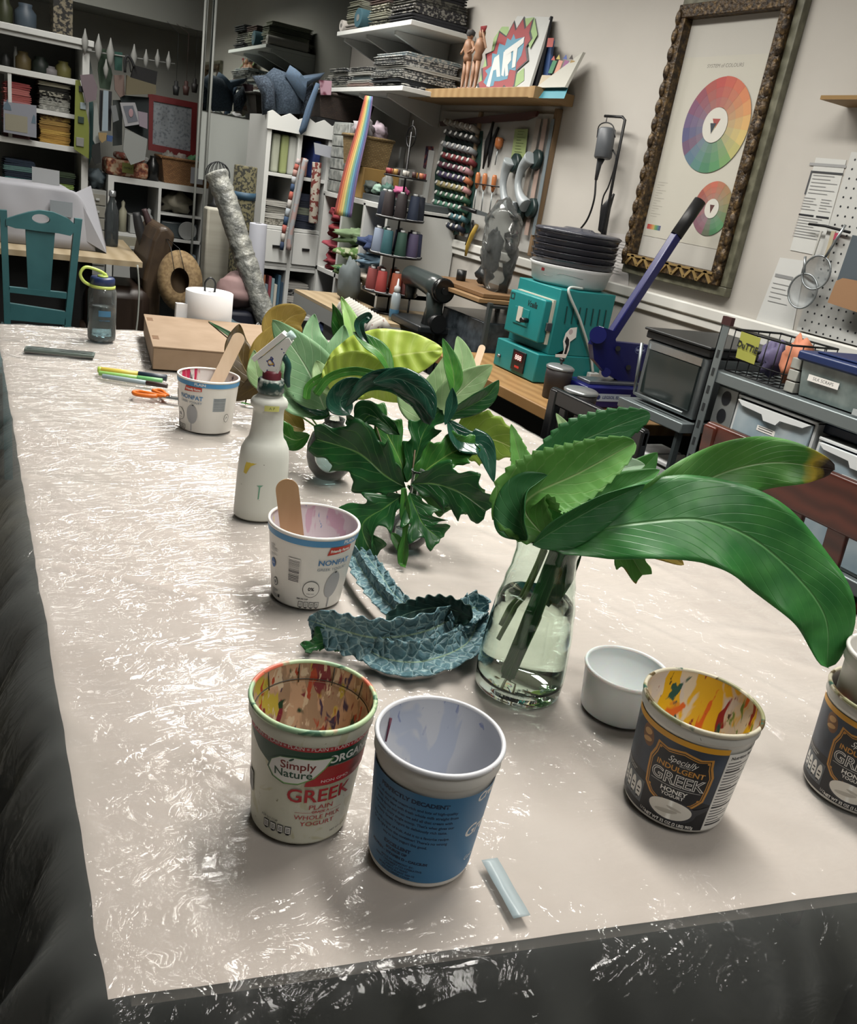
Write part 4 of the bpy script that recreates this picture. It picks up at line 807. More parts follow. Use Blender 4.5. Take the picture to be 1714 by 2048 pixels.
# ---- kale
def kalemat():
    m = mat('kale_leaf', '#3f5a5c', 0.48); nt = m.node_tree; N = nt.nodes.new; L = nt.links.new; b = nt.nodes['Principled BSDF']
    tc = N('ShaderNodeTexCoord'); vo = N('ShaderNodeTexVoronoi'); vo.feature = 'DISTANCE_TO_EDGE'; vo.inputs['Scale'].default_value = 68
    no = N('ShaderNodeTexNoise'); no.inputs['Scale'].default_value = 60; ad = N('ShaderNodeVectorMath'); ad.operation = 'MULTIPLY_ADD'; ad.inputs[1].default_value = (0.012,) * 3
    L(tc.outputs['Object'], no.inputs['Vector']); L(no.outputs['Color'], ad.inputs[0]); L(tc.outputs['Object'], ad.inputs[2]); L(ad.outputs[0], vo.inputs['Vector'])
    cr = N('ShaderNodeValToRGB'); e = cr.color_ramp.elements; e[0].position = 0.015; e[0].color = lin('#8faaac'); e[1].position = 0.07; e[1].color = lin('#587b84'); x = e.new(0.5); x.color = lin('#486a73')
    L(vo.outputs['Distance'], cr.inputs[0]); 
    uv = N('ShaderNodeUVMap'); sp = N('ShaderNodeSeparateXYZ'); L(uv.outputs[0], sp.inputs[0]); s1 = N('ShaderNodeMath'); s1.operation = 'SUBTRACT'; s1.inputs[1].default_value = 0.5; L(sp.outputs[1], s1.inputs[0]); s2 = N('ShaderNodeMath'); s2.operation = 'ABSOLUTE'; L(s1.outputs[0], s2.inputs[0])
    s3 = N('ShaderNodeMapRange'); s3.inputs['From Min'].default_value = 0.015; s3.inputs['From Max'].default_value = 0.03; s3.inputs['To Min'].default_value = 1; s3.inputs['To Max'].default_value = 0; L(s2.outputs[0], s3.inputs['Value'])
    mx = N('ShaderNodeMix'); mx.data_type = 'RGBA'; L(s3.outputs[0], mx.inputs['Factor']); L(cr.outputs[0], mx.inputs['A']); mx.inputs['B'].default_value = lin('#8fa98f'); L(mx.outputs['Result'], b.inputs['Base Color'])
    cl = N('ShaderNodeMath'); cl.operation = 'MINIMUM'; cl.inputs[1].default_value = 0.3; L(vo.outputs['Distance'], cl.inputs[0])
    bp = N('ShaderNodeBump'); bp.inputs['Distance'].default_value = 0.012; bp.inputs['Strength'].default_value = 0.9; L(cl.outputs[0], bp.inputs['Height']); L(bp.outputs[0], b.inputs['Normal']); return m
KM = kalemat()
pk = PZ(790, 1315, SZ); dK = (pk - CAMLOC).dot(FWD)
kp = lambda s: (0.75 + 0.25 * sin(pi * s)) * (1 - 0.05 * sin(s * 60)) * (min(1, s / 0.05) ** 0.5) * (min(1, (1 - s) / 0.12) ** 0.5)
def kale(label, l, w, ti, fo_, cu, zo=0.0, m_=None, pr=kp, ru=0.004, sw=0.1, tw_=0):
    P = [PZ(x, y, SZ + z) for x, y, z in l]; c = sum(P, Vector()) / len(P); c.z = min(p.z for p in P)
    o = leaf('kale_leaf', None, P, w, m_ or KM, pr, tilt=ti, fold=fo_, curl=cu, ruffle=ru, rf=9, sweep=sw, ns=90, nt=20, thick=0.0014, twist=tw_)
    me = o.data
    for v in me.vertices:
        z0 = v.co.z
        if v.co.z < SZ + 0.003: v.co.z = SZ + 0.003 + 0.1 * max(0, 0.01 + (v.co.z - SZ))
        v.co -= c
    o.location = c; o['label'] = label; o['category'] = 'kale leaf'; return o
kale('long blue-green kale leaf on top of the pile, bumpy tip pointing left', [(925, 1225, 0.030), (850, 1262, 0.036), (760, 1275, 0.032), (690, 1262, 0.030), (618, 1240, 0.030)], 0.032, -22, 0.25, 0.15)
kale('curved kale leaf along the front of the pile, ribbed back outward', [(960, 1235, 0.018), (930, 1290, 0.018), (850, 1322, 0.016), (780, 1320, 0.014), (735, 1300, 0.014)], 0.026, 15, 0.35, 0.35)
kale('dark smooth inner kale leaf arching at the back of the pile', [(945, 1235, 0.050), (890, 1215, 0.056), (830, 1222, 0.050), (770, 1245, 0.044)], 0.020, -20, 0.1, 0.1, m_=leafmat('kale_dark', '#1d3b36', '#2a4a44', '#6f9580', 0.5, 8))
kale('crumpled kale leaf folded at the right end of the pile', [(905, 1260, 0.030), (925, 1235, 0.040), (950, 1215, 0.035), (962, 1240, 0.022)], 0.022, 0, 0.4, 0.3)
kale('narrow kale leaf reaching up from the pile toward the nonfat tub', [(830, 1255, 0.022), (775, 1205, 0.026), (730, 1150, 0.030), (695, 1088, 0.034)], 0.017, -10, 0.5, 0.2)
kale('narrow pale kale leaf behind the one reaching toward the nonfat tub', [(850, 1240, 0.018), (790, 1190, 0.022), (755, 1140, 0.026), (722, 1098, 0.030)], 0.012, 20, 0.3, 0.1)
kale('small dark jagged leaf poking out under the left of the kale pile', [(730, 1290, 0.006), (690, 1288, 0.008), (650, 1285, 0.008), (610, 1300, 0.004)], 0.026, 0, 0.1, 0.0, m_=G4, pr=lambda s: prof_oak(s, 3, 0.5), ru=0.002, sw=0.6)
# ================================================================== OTHER THINGS ON THE WORK TABLE
# spray bottle
ps = PZ(518, 1028, SZ)
sp = thing('spray_bottle', 'cloudy white spray bottle with paint marks and a white trigger head', 'spray bottle', ps)
spm = mat('spray_plastic', '#d9dad2', 0.35, sss=0.2, sscale=0.02)
spm = splat('spray_plastic_marked', '#d6d8d0', [('#2f3350', 26, 0.73, 5), ('#3a2f2a', 44, 0.74, 2)], 0.38, (1, 1, 1))
b = MB(); b.lathe([(0, 0.003), (0.040, 0.003), (0.045, 0.0), (0.0475, 0.004), (0.0475, 0.020), (0.0465, 0.085), (0.0450, 0.115), (0.0430, 0.130), (0.0370, 0.143), (0.0315, 0.150), (0.0290, 0.165), (0.0275, 0.195), (0.0280, 0.203), (0.0330, 0.208), (0.0335, 0.216), (0.0300, 0.222), (0.0240, 0.226), (0.0200, 0.232), (0.0200, 0.246), (0, 0.246)], 40, sx=1.0, sy=0.8)
link('bottle_body', b, sp, spm)
b = MB(); b.lathe([(0.0215, 0.232), (0.0235, 0.234), (0.0235, 0.254), (0.0205, 0.257), (0, 0.257)], 28); link('screw_collar', b, sp, mat('collar_green', '#1f3f3b', 0.35, noise=(60, [(0.5, '#1f3f3b'), (0.66, '#c9cfc6')], 2)))
b = MB(); b.lathe([(0.0165, 0.256), (0.0165, 0.268), (0.014, 0.272), (0, 0.272)], 24); link('neck_ring', b, sp, C('#6b2a35', 0.4))
cr_ = _r; upv = Vector((0, 0, 1)); fx = Vector((cr_.x, cr_.y, 0)).normalized(); fy = Vector((-fx.y, fx.x, 0))
hm = mat('spray_head_white', '#e4e4e0', 0.4, noise=(55, [(0.60, '#e4e4e0'), (0.66, '#3b4a86'), (0.70, '#c79a3c'), (0.74, '#e4e4e0')], 2), hard=1)
old = Matrix((fx, fy, upv)).transposed().to_4x4()
b = MB(old @ Matrix.Translation((0, 0.012, 0)) @ Matrix.Rotation(R(90), 4, 'X'))
b.prism([(-0.020, 0.275), (-0.026, 0.288), (-0.020, 0.292), (0.018, 0.332), (0.024, 0.334), (0.030, 0.326), (0.022, 0.312), (0.016, 0.296), (0.012, 0.270), (-0.012, 0.268)], 0.0, 0.024); link('spray_head', b, sp, hm)
b = MB(old @ Matrix.Translation((0, 0.013, 0)) @ Matrix.Rotation(R(90), 4, 'X'))
b.prism([(-0.030, 0.284), (0.020, 0.336), (0.012, 0.341), (-0.036, 0.290)], -0.001, 0.027); link('head_cap', b, sp, C('#eceae6', 0.35))
b = MB(old); b.tube([(0.022, 0, 0.332), (0.030, 0, 0.340)], [0.008, 0.0075], 16); link('nozzle', b, sp, C('#a9c0bd', 0.35))
b = MB(old); b.tube(catmull([(0.016, 0, 0.300), (0.026, 0, 0.285), (0.026, 0, 0.262), (0.031, 0, 0.246)], 10), [0.006] * 8 + [0.005, 0.004, 0.003], 8); link('trigger', b, sp, C('#1f4a45', 0.35))
b = MB(old @ Matrix.Translation((0, 0, 0))); 
def ssurf(x, y, o):
    a = atan2(-ps.y, -ps.x); th = a + x / 0.046; ry = 0.0472 - 0.012 * max(0, (y - 0.1)) / 0.05 if y < 0.14 else 0.0290
    return Vector(((ry + o) * cos(th), (ry * 0.8 + o) * sin(th), y))
b.bm.free()
decal('paint_stain', sp, [('p', [(-0.030, 0.122), (-0.004, 0.126), (-0.006, 0.112), (-0.020, 0.104), (-0.028, 0.088), (-0.034, 0.090)], C('#cdb548', 0.5))], ssurf)
decal('paint_drip', sp, [('p', [(-0.006, 0.070), (0.006, 0.071), (0.001, 0.067), (0.0, 0.044), (-0.002, 0.044), (-0.0015, 0.067)], C('#6fa58b', 0.5))], ssurf)
decal('yellow_sticker', sp, [('p', rc(-0.006, 0.205, 0.020, 0.215), C('#cfcf7a', 0.5)), ('t', 'A P', 0.007, 0.007, 0.210, C('#6a7a3a', 0.5))], lambda x, y, o: Vector(((0.0335 + o) * cos(atan2(-ps.y, -ps.x) + x / 0.033), (0.0335 * 0.8 + 0.002 + o) * sin(atan2(-ps.y, -ps.x) + x / 0.033), y)))

# cardboard mailer box
A = PZ(305, 739, SZ); Bk = PZ(287, 669, SZ); dirb = (Bk - A).normalized(); dirx = Vector((dirb.y, -dirb.x, 0))
bx = thing('cardboard_box', 'flat brown cardboard mailer box near the far end of the work table', 'box', A)
Mx = Matrix((dirx, dirb, Vector((0, 0, 1)))).transposed().to_4x4(); LB = (Bk - A).length; WB = 0.40; HB = 0.068
kraft = mat('kraft', '#8c765f', 0.75, noise=(14, [(0.3, '#877159'), (0.7, '#937d66')], 3))
b = MB(Mx); b.box((0, 0, 0.001), (WB, LB, HB - 0.004), 0.002); link('box_base', b, bx, kraft)
b = MB(Mx); b.box((-0.002, -0.002, HB - 0.004), (WB + 0.002, LB + 0.002, HB), 0.001); link('lid', b, bx, kraft)
for q in (0.2, 0.78):
    b = MB(Mx); b.box((0.004, LB * q, HB), (0.022, LB * q + 0.05, HB + 0.0006)); link('locking_slot', b, bx, C('#6e5238', 0.8))
# paper towel roll
pt = PZ(412, 652, SZ); pt = Vector((pt.x * 0.955, pt.y * 0.955 - 0.02, SZ)); 
tr = thing('paper_towel_roll', 'white paper towel roll on an upright holder behind the cardboard box', 'paper towels', pt)
hh = 0.150
b = MB(); b.lathe([(0.020, 0.008), (0.078, 0.008), (0.080, 0.010), (0.080, hh), (0.078, hh + 0.002), (0.020, hh + 0.002), (0.020, 0.008)], 48); link('roll', b, tr, mat('tissue', '#dfdfe0', 0.9, bump=(300, 0.2, 0.001)))
b = MB(); b.box((-0.115, -0.02, 0.008), (-0.070, 0.0, hh * 0.7)); link('loose_sheet', b, tr, MATS['tissue'])
b = MB(); b.tube(catmull([(-0.016, 0, hh - 0.01), (-0.017, 0, hh + 0.03), (0, 0, hh + 0.047), (0.017, 0, hh + 0.03), (0.016, 0, hh - 0.01)], 20), 0.0035, 8); b.lathe([(0, 0), (0.06, 0), (0.06, 0.006), (0, 0.006)], 32); b.tube([(0, 0, 0), (0, 0, hh)], 0.005, 8); link('holder', b, tr, C('#17191b', 0.4))
# drinking bottle
pw = PZ(203, 680, SZ)
wb = thing('water_bottle', 'clear drinking bottle with navy cap and yellow-green loop, at the far left', 'water bottle', pw)
CP = clearmat('clear_plastic', '#f0f6f7', 0.04, 0.08, 1.45, '#dfe6e4', 0.25)
b = MB(); b.lathe([(0, 0.004), (0.034, 0.0), (0.040, 0.004), (0.0415, 0.012), (0.0415, 0.030), (0.0405, 0.034), (0.0415, 0.038), (0.0415, 0.150), (0.038, 0.160), (0.034, 0.165)], 40); link('bottle_body', b, wb, CP)
b = MB(); b.lathe([(0, 0.006), (0.037, 0.007), (0.0385, 0.012), (0.0385, 0.105), (0, 0.105)], 40); link('water', b, wb, clearmat('bottle_water', '#c3d8de', 0.06, 0.03, 1.2))
b = MB(); b.lathe([(0.034, 0.160), (0.0375, 0.162), (0.0375, 0.170), (0.034, 0.171), (0.034, 0.160)], 40); link('neck_ring', b, wb, C('#b9c86a', 0.35))
b = MB(); b.lathe([(0.034, 0.170), (0.0355, 0.171), (0.0355, 0.190), (0.033, 0.194), (0, 0.194)], 40); link('cap', b, wb, C('#1f2f58', 0.4))
b = MB(); b.lathe([(0, 0.194), (0.016, 0.194), (0.015, 0.199), (0, 0.199)], 24); b.tube(catmull([(0.010, 0, 0.200), (-0.012, -0.004, 0.212), (-0.050, -0.01, 0.220), (-0.066, -0.012, 0.200), (-0.056, -0.008, 0.178), (-0.036, 0, 0.166)], 30), 0.0048, 8); link('carry_loop', b, wb, C('#b9cc68', 0.4))
sb = lambda x, y, o: Vector(((0.0417 + o) * cos(atan2(-pw.y, -pw.x) + x / 0.041), (0.0417 + o) * sin(atan2(-pw.y, -pw.x) + x / 0.041), y))
decal('printed_scale', wb, [('t', 'ml', 0.008, 0.016, 0.026, NAVY), ('t', 'BPA FREE', 0.006, -0.012, 0.026, NAVY)], sb)
decal('printed_logo', wb, [('p', rc(-0.010, 0.080, 0.026, 0.098), C('#3f6f8f', 0.5)), ('t', 'PLAY HARD', 0.006, 0.008, 0.068, C('#3f6f8f', 0.5))], sb)
# metal bench ruler / whetstone strip
A = PZ(48, 705, SZ); B = PZ(188, 718, SZ); d = (B - A).normalized(); nn = Vector((-d.y, d.x, 0))
Ls = (B - A).length
t = thing('sanding_bar', 'long flat dark grey bar lying at the far left of the work table', 'ruler', A + Vector((0, 0, 0.003)))
b = MB(Matrix((d, nn, Vector((0, 0, 1)))).transposed().to_4x4()); b.box((0, -0.002, 0), (Ls, 0.040, 0.008), 0.0015); link('bar', b, t, C('#5f6b66', 0.45, 0.3))
b = MB(Matrix((d, nn, Vector((0, 0, 1)))).transposed().to_4x4()); b.box((0.006, 0.004, 0.008), (Ls - 0.006, 0.036, 0.009)); link('dark_inlay', b, t, mat('inlay', '#2c3432', 0.35, noise=(40, [(0.4, '#29312f'), (0.62, '#55605c')], 3, (1, 1, 1))))
# markers
def marker(label, a, c, r, colb, colc, z, band=None, capfrac=0.45):
    A = PZ(a[0], a[1], SZ + z); B = PZ(c[0], c[1], SZ + z); d = (B - A).normalized(); L = (B - A).length
    t = thing('marker_pen', label, 'marker', (A + B) / 2, group=None); o = t.location.copy()
    def seg(n, x0, x1, rr, m):
        b = MB(Matrix.Translation(-o)); b.tube([A + d * (L * x0), A + d * (L * x0 + 0.001), A + d * (L * x1 - 0.001), A + d * (L * x1)], [rr * 0.9, rr, rr, rr * 0.85], 16); link(n, b, t, m)
    seg('barrel', 0, 1 - capfrac, r, colb); seg('cap', 1 - capfrac, 1, r * 1.06, colc)
    if band: seg('cap_end', -0.001, 0.05, r * 1.02, band)
    return t
marker('yellow highlighter pen with a black printed cap, farthest of the three pens', (196, 739), (334, 756), 0.0085, C('#c9b44a', 0.4), C('#1b2a3a', 0.4), 0.012, C('#a9c050', 0.4), 0.42)
marker('bright green marker pen, the middle one of the three by the scissors', (198, 746), (325, 762), 0.0065, C('#8fc06a', 0.4), C('#6fb070', 0.4), 0.010, None, 0.4)
marker('grey marker pen with a dark brown cap, nearest to the scissors', (205, 752), (335, 772), 0.0060, C('#8fa0a6', 0.4), C('#33211f', 0.4), 0.009, None, 0.33)
# scissors
A = PZ(263, 795, SZ); B = PZ(372, 812, SZ); d = (B - A).normalized(); n2 = Vector((-d.y, d.x, 0)); Ms = Matrix((d, n2, Vector((0, 0, 1)))).transposed().to_4x4()
sc = thing('scissors', 'pair of scissors with orange handles lying beside the pens', 'scissors', A + Vector((0, 0, 0.006)))
org = C('#cf6a1c', 0.4)
b = MB(Ms); b.tube(catmull([(0.062, 0.006, 0.006), (0.040, -0.004, 0.006), (0.012, -0.006, 0.006), (0.002, 0.010, 0.006), (0.012, 0.022, 0.006), (0.040, 0.018, 0.006), (0.064, 0.014, 0.006), (0.082, 0.016, 0.006)], 36), 0.0052, 8); link('large_handle', b, sc, org)
b = MB(Ms); b.tube(catmull([(0.084, 0.016, 0.007), (0.066, 0.028, 0.007), (0.040, 0.046, 0.007), (0.044, 0.060, 0.007), (0.060, 0.058, 0.007), (0.074, 0.036, 0.007), (0.088, 0.020, 0.007)], 36), 0.0048, 8); link('small_handle', b, sc, org)
st = C('#aeb4b6', 0.25, 0.9)
for q, (y0, z0) in enumerate(((0.012, 0.003), (0.018, 0.0055))):
    b = MB(Ms); b.prism([(0.074, y0 - 0.006), (0.105, y0 - 0.007), (0.175, y0 + 0.002), (0.105, y0 + 0.006), (0.074, y0 + 0.006)], z0, z0 + 0.002); link('blade', b, sc, st)
b = MB(Ms); b.lathe([(0, 0.010), (0.004, 0.010), (0.004, 0.003), (0, 0.003)], 12, c=(0.092, 0.015, 0)); link('pivot_screw', b, sc, st)
# ================================================================== RIGHT SIDE OF THE ROOM
def ctr(ps): return Vector([(min(p[i] for p in ps) + max(p[i] for p in ps)) / 2 for i in range(3)])
def slab(mb, pts, ext):
    """solid from an outline of real points swept along ext"""
    ext = Vector(ext); A = [mb.v(p) for p in pts]; B = [mb.v(Vector(p) + ext) for p in pts]; n = len(pts)
    mb.f(A[::-1]); mb.f(B)
    for i in range(n): mb.f([A[i], A[(i + 1) % n], B[(i + 1) % n], B[i]])
    return mb
def at(o): return MB(Matrix.Translation(-Vector(o)))
def wallsurf(px, py, x=XW, flip=False):   # surface on the right wall: +x of the print runs towards the room's near end
    return plane_surf(PX(px, py, x), (0, -1, 0), (0, 0, 1))
SST = C('#8b9294', 0.38, 0.8); DST = mat('dark_steel', '#4a5254', 0.45, 0.5); GALV = mat('galvanised', '#7d8688', 0.42, 0.6, bump=(80, 0.1, 0.001))

# ---- kiln bench
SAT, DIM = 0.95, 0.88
t = thing('bench', 'wood-topped work bench under the teal kiln, against the wall', 'bench', (2.0, 2.5, 0))
b = at(t.location); b.box((1.69, 2.02, 0.715), (2.29, 3.0, 0.755), 0.004); link('worktop', b, t, mat('bench_wood', '#94703f', 0.5, wave=(6, '#8c683a', '#a07b4a', 'X', 3)))
b = at(t.location); b.box((1.80, 2.06, 0.02), (2.27, 2.96, 0.715)); link('cabinet', b, t, C('#15171a', 0.6))
# ---- kiln
kx = 1.862; y0 = PX(1077, 707, kx).y; y1 = PX(995, 678, kx).y; ky0, ky1 = min(y0, y1), max(y0, y1)
TEAL = mat('kiln_teal', '#0f7f80', 0.42, noise=(6, [(0.3, '#0e7a7a'), (0.7, '#118586')]))
k = thing('kiln', 'teal tabletop kiln with a square door and red display, on the bench', 'kiln', (2.0, (ky0 + ky1) / 2, 0.756))
o = k.location; KT = 1.095
b = at(o); b.box((kx, ky0, 0.758), (2.16, ky1, 0.862), 0.004); link('control_base', b, k, TEAL)
b = at(o); b.box((kx + 0.045, ky0 + 0.004, 0.862), (2.16, ky1 - 0.004, KT), 0.003)
b.m(TEAL); link('cabinet', b, k, TEAL)
b = at(o); dz0, dz1 = PX(1067, 690, kx).z + 0.01, PX(1090, 600, kx).z; dy0, dy1 = ky0 + 0.022, ky1 - 0.028
b.box((kx, dy0, dz0), (kx + 0.034, dy1, dz1), 0.006); dr = link('door', b, k, TEAL)
b = at(o); b.box((kx + 0.034, dy0 - 0.003, dz0 - 0.002), (kx + 0.045, dy1 + 0.002, dz1 + 0.003)); link('insulation', b, k, C('#c9c5b4', 0.9))
ym = (dy0 + dy1) / 2; zm = (dz0 + dz1) / 2
b = at(o); b.box((kx - 0.003, ym - 0.035, zm - 0.035), (kx, ym + 0.06, zm + 0.025), 0.001); link('latch_plate', b, dr, TEAL)
b = at(o); b.box((kx - 0.006, ym + 0.006, zm - 0.025), (kx - 0.003, ym + 0.036, zm + 0.028)); link('door_label', b, dr, C('#c9c5b8', 0.6))
b = at(o); b.cyl((kx, ym - 0.03, zm - 0.012), (kx - 0.03, ym - 0.03, zm - 0.012), 0.009); link('knob', b, dr, BLACK)
b = at(o); b.box((kx + 0.02, dy0 - 0.010, zm - 0.03), (kx + 0.05, dy0 - 0.002, zm + 0.0), 0.002); link('hinge', b, k, C('#8a8f90', 0.3, 0.9))
decal('lettering', dr, [('t', 'Vcella', 0.030, 0, 0, C('#14302f', 0.5), 0.9, 0, 0.001, 0.3)], plane_surf(Vector((kx, ym - 0.04, dz1 - 0.03)) - o, (0, -1, 0), (0, 0, 1)), flat=True)
decal('emblem', dr, [('p', rc(-0.014, -0.012, 0.014, 0.012), C('#1c3b3a', 0.5)), ('p', ellp(0, 0, 0.008, 0.008, 12), TEAL)], plane_surf(Vector((kx, dy1 - 0.022, dz1 - 0.022)) - o, (0, -1, 0), (0, 0, 1)), flat=True)
b = at(o); cy_ = (ky0 + ky1) / 2 - 0.03; b.box((kx - 0.006, cy_ - 0.042, 0.772), (kx, cy_ + 0.042, 0.848), 0.002); ct = link('controller', b, k, C('#17181b', 0.35))
decal('display', ct, [('p', rc(-0.028, 0.0, 0.028, 0.030), C('#5a1016', 0.3)), ('t', '888', 0.026, 0, 0.012, mat('led', '#ffd9d0', 0.5, emit=1.2), 1.1), ('t', '88888', 0.012, 0, -0.022, mat('led_red', '#e03a2a', 0.5, emit=0.6))], plane_surf(Vector((kx - 0.007, cy_, 0.81)) - o, (0, -1, 0), (0, 0, 1)), flat=True)
b = at(o); b.cyl((kx, ky1 - 0.04, 0.80), (kx - 0.012, ky1 - 0.04, 0.80), 0.006); link('switch', b, k, SST)
for q in range(7):
    xx = kx + 0.085 + q * 0.030; b = at(o); b.obox((xx, ky0 + 0.003, KT - 0.055), (xx + 0.004, ky0 + 0.003, KT - 0.115), 0.005, 0.004); link('vent_slot', b, k, C('#0c3d3c', 0.6))
c = PY(1130, 683, ky0); so = plane_surf(c - o + Vector((0, -0.001, 0)), (1, 0, 0), (0, 0, 1))
decal('rider_sticker', k, [('p', [(-0.030, -0.058), (0.018, -0.060), (0.026, -0.030), (0.022, 0.000), (0.045, 0.018), (0.040, 0.055), (0.010, 0.050), (-0.006, 0.030), (-0.010, 0.0), (0.002, -0.030), (0.0, -0.046), (-0.032, -0.048)], PW), ('p', [(0.006, -0.045), (0.017, -0.046), (0.020, -0.010), (0.016, 0.008), (0.002, 0.020), (-0.002, 0.0), (0.008, -0.014)], INK), ('p', ellp(0.016, 0.036, 0.009, 0.010, 14), C('#c9b8b8', 0.6))], so, flat=True)
b = at(o); P_ = [PY(1137, 580, ky0 - 0.006), PY(1160, 640, ky0 - 0.012), PY(1180, 705, ky0 - 0.012), PY(1186, 745, ky0 - 0.02)]; P_ = [Vector((2.02, ky0 + 0.03, KT + 0.008))] + P_
b.free if False else None
dw = thing('power_cord', 'pale power cord hanging from the food dehydrator down the side of the kiln', 'cord', P_[0]); b = at(dw.location); b.tube(catmull(P_, 30), 0.005, 8); link('cord', b, dw, C('#c5cdc9', 0.5)); 
b = at(dw.location); b.box(P_[-1] + Vector((-0.02, -0.01, -0.03)), P_[-1] + Vector((0.025, 0.012, 0.0)), 0.004); link('plug', b, dw, C('#c5c9c7', 0.5))
# ---- food dehydrator
dd_ = PZ(1133, 570, KT + 0.003); d_ = thing('food_dehydrator', 'round food dehydrator with smoky stacked trays and a white base, on the kiln', 'dehydrator', (dd_.x + 0.02, dd_.y + 0.02, KT + 0.001))
b = MB(); b.lathe([(0, 0), (0.128, 0), (0.140, 0.012), (0.150, 0.060), (0.158, 0.072), (0, 0.072)], 56); link('base', b, d_, C('#cfd1d1', 0.4))
SMK = clearmat('smoky_plastic', '#8a8d98', 0.45, 0.12, 1.5, '#5d5f69')
for q in range(5):
    b = MB(); z = 0.074 + q * 0.022; b.lathe([(0.138, z), (0.153, z + 0.002), (0.157, z + 0.018), (0.161, z + 0.0205), (0.150, z + 0.021), (0.146, z + 0.004), (0.05, z + 0.003)], 48)
    for a in range(24): b.obox((0.05 * cos(a * pi / 12), 0.05 * sin(a * pi / 12), z + 0.006), (0.145 * cos(a * pi / 12), 0.145 * sin(a * pi / 12), z + 0.006), 0.003, 0.006)
    link('tray', b, d_, SMK)
b = MB(); b.lathe([(0.158, 0.184), (0.163, 0.188), (0.150, 0.196), (0.06, 0.200), (0.05, 0.206), (0, 0.206)], 48); link('lid', b, d_, SMK)
dn = (Vector((0, 0, 0)) - Vector((d_.location.x, d_.location.y, 0))).normalized(); aa = atan2(dn.y, dn.x)
dsf = lambda x, y, of: Vector(((0.1485 + of) * cos(aa + x / 0.148), (0.1485 + of) * sin(aa + x / 0.148), y))
decal('power_switch', d_, [('p', rc(-0.115, 0.044, -0.100, 0.060), C('#7a1f24', 0.4))], dsf)
b = MB(); b.tube([Vector(((0.1475 - 0.004 * (z < 0.04)) * cos(aa + x), (0.1475 - 0.004 * (z < 0.04)) * sin(aa + x), z)) for x, z in [(-0.7 + 0.06 * i, 0.030 + 0.018 / (1 + math.exp(-(i - 6) * 0.9)) - 0.0008 * max(0, i - 8)) for i in range(26)]], 0.0012, 6); link('trim_line', b, d_, C('#8f9393', 0.5))
# ---- crucible pots
for (px, py, r, h, lab, knob) in ((1108, 795, 0.046, 0.10, 'dark crucible pot with a silver lid and black knob, beside the kiln', 1), (1150, 838, 0.052, 0.085, 'dark crucible pot with a flat silver rim, nearest the table shear', 0)):
    p = PZ(px, py, 0.757); c_ = thing('crucible_pot', lab, 'pot', p)
    b = MB(); b.lathe([(0, 0), (r * 0.92, 0), (r, h * 0.8), (r, h), (0, h)], 32); link('pot', b, c_, C('#2e2a2b', 0.6))
    b = MB(); b.lathe([(r * 1.04, h + 0.001), (r * 1.06, h + 0.007), (r * 0.9, h + 0.012), (r * 0.2, h + 0.016), (0, h + 0.016)], 32); b.lathe([(0, h + 0.001), (r * 1.04, h + 0.001)], 32); link('lid', b, c_, C('#a9adae', 0.3, 0.7))
    if knob: b = MB(); b.lathe([(0.004, h + 0.015), (0.004, h + 0.024), (0.009, h + 0.028), (0.009, h + 0.035), (0, h + 0.038)], 16); link('knob', b, c_, BLACK)
# ---- bench shear
YB = 2.24; CB = C('#0d1257', 0.30); sh = thing('bench_shear', 'royal blue lever bench shear with a long black-gripped handle', 'bench shear', PY(1240, 815, YB) * 1.0)
sh.location.z = 0.756; o = sh.location
q = [(1197, 665), (1208, 655), (1230, 663), (1232, 684), (1300, 691), (1323, 728), (1312, 730), (1314, 758), (1302, 793), (1250, 770), (1210, 745), (1188, 719), (1185, 690)]
b = at(o); slab(b, [PY(x, y, YB) for x, y in q], (0, 0.025, 0)); link('side_plate', b, sh, CB)
decal('oval_emblem', sh, [('p', ellp(0, 0, 0.024, 0.014), C('#6f7fb0', 0.4)), ('p', ellp(0, 0, 0.0225, 0.0125), CB), ('t', 'Eastwood', 0.011, 0, 0, C('#aab4d6', 0.4), 0.85, 0, 0.0004)], plane_surf(PY(1280, 700, YB) - o + Vector((0, -0.001, 0)), (1, 0, 0), (0, 0, 1)), flat=True)
A = PY(1210, 690, YB + 0.02); B = PY(1352, 472, YB + 0.02); E_ = PY(1400, 402, YB + 0.02)
b = at(o); b.obox(A, B + (B - A) * 0.05, 0.030, 0.030, 0.004, up=(0, 1, 0)); lv = link('lever', b, sh, CB)
b = at(o); b.tube([B, E_], 0.021, 16); link('grip', b, lv, C('#111214', 0.5))
b = at(o); b.box(PY(1176, 760, YB - 0.04), PY(1280, 762, YB + 0.1) + Vector((0, 0, 0.0))); b.bm.clear(); c0 = PY(1176, 768, YB - 0.05)
b.box((c0.x, YB - 0.05, 0.757), (c0.x + 0.26, YB + 0.09, 0.830), 0.006); link('base', b, sh, CB)
b = at(o); b.box((c0.x + 0.03, YB - 0.02, 0.830), (c0.x + 0.25, YB + 0.05, 0.842), 0.003); link('blade_bed', b, sh, C('#8c9196', 0.3, 0.8))
b = at(o); b.tube([PY(1196, 670, YB - 0.01), PY(1196, 670, YB + 0.04)], 0.028, 24); link('pivot', b, sh, CB)
b = at(o); b.tube([PY(1212, 745, YB - 0.006), PY(1212, 745, YB + 0.03)], 0.016, 20); link('pivot', b, sh, CB)
for x, y in ((1281, 747), (1257, 735), (1236, 697)): b = at(o); b.tube([PY(x, y, YB - 0.008), PY(x, y, YB)], 0.009, 12); link('bolt', b, sh, BLACK)
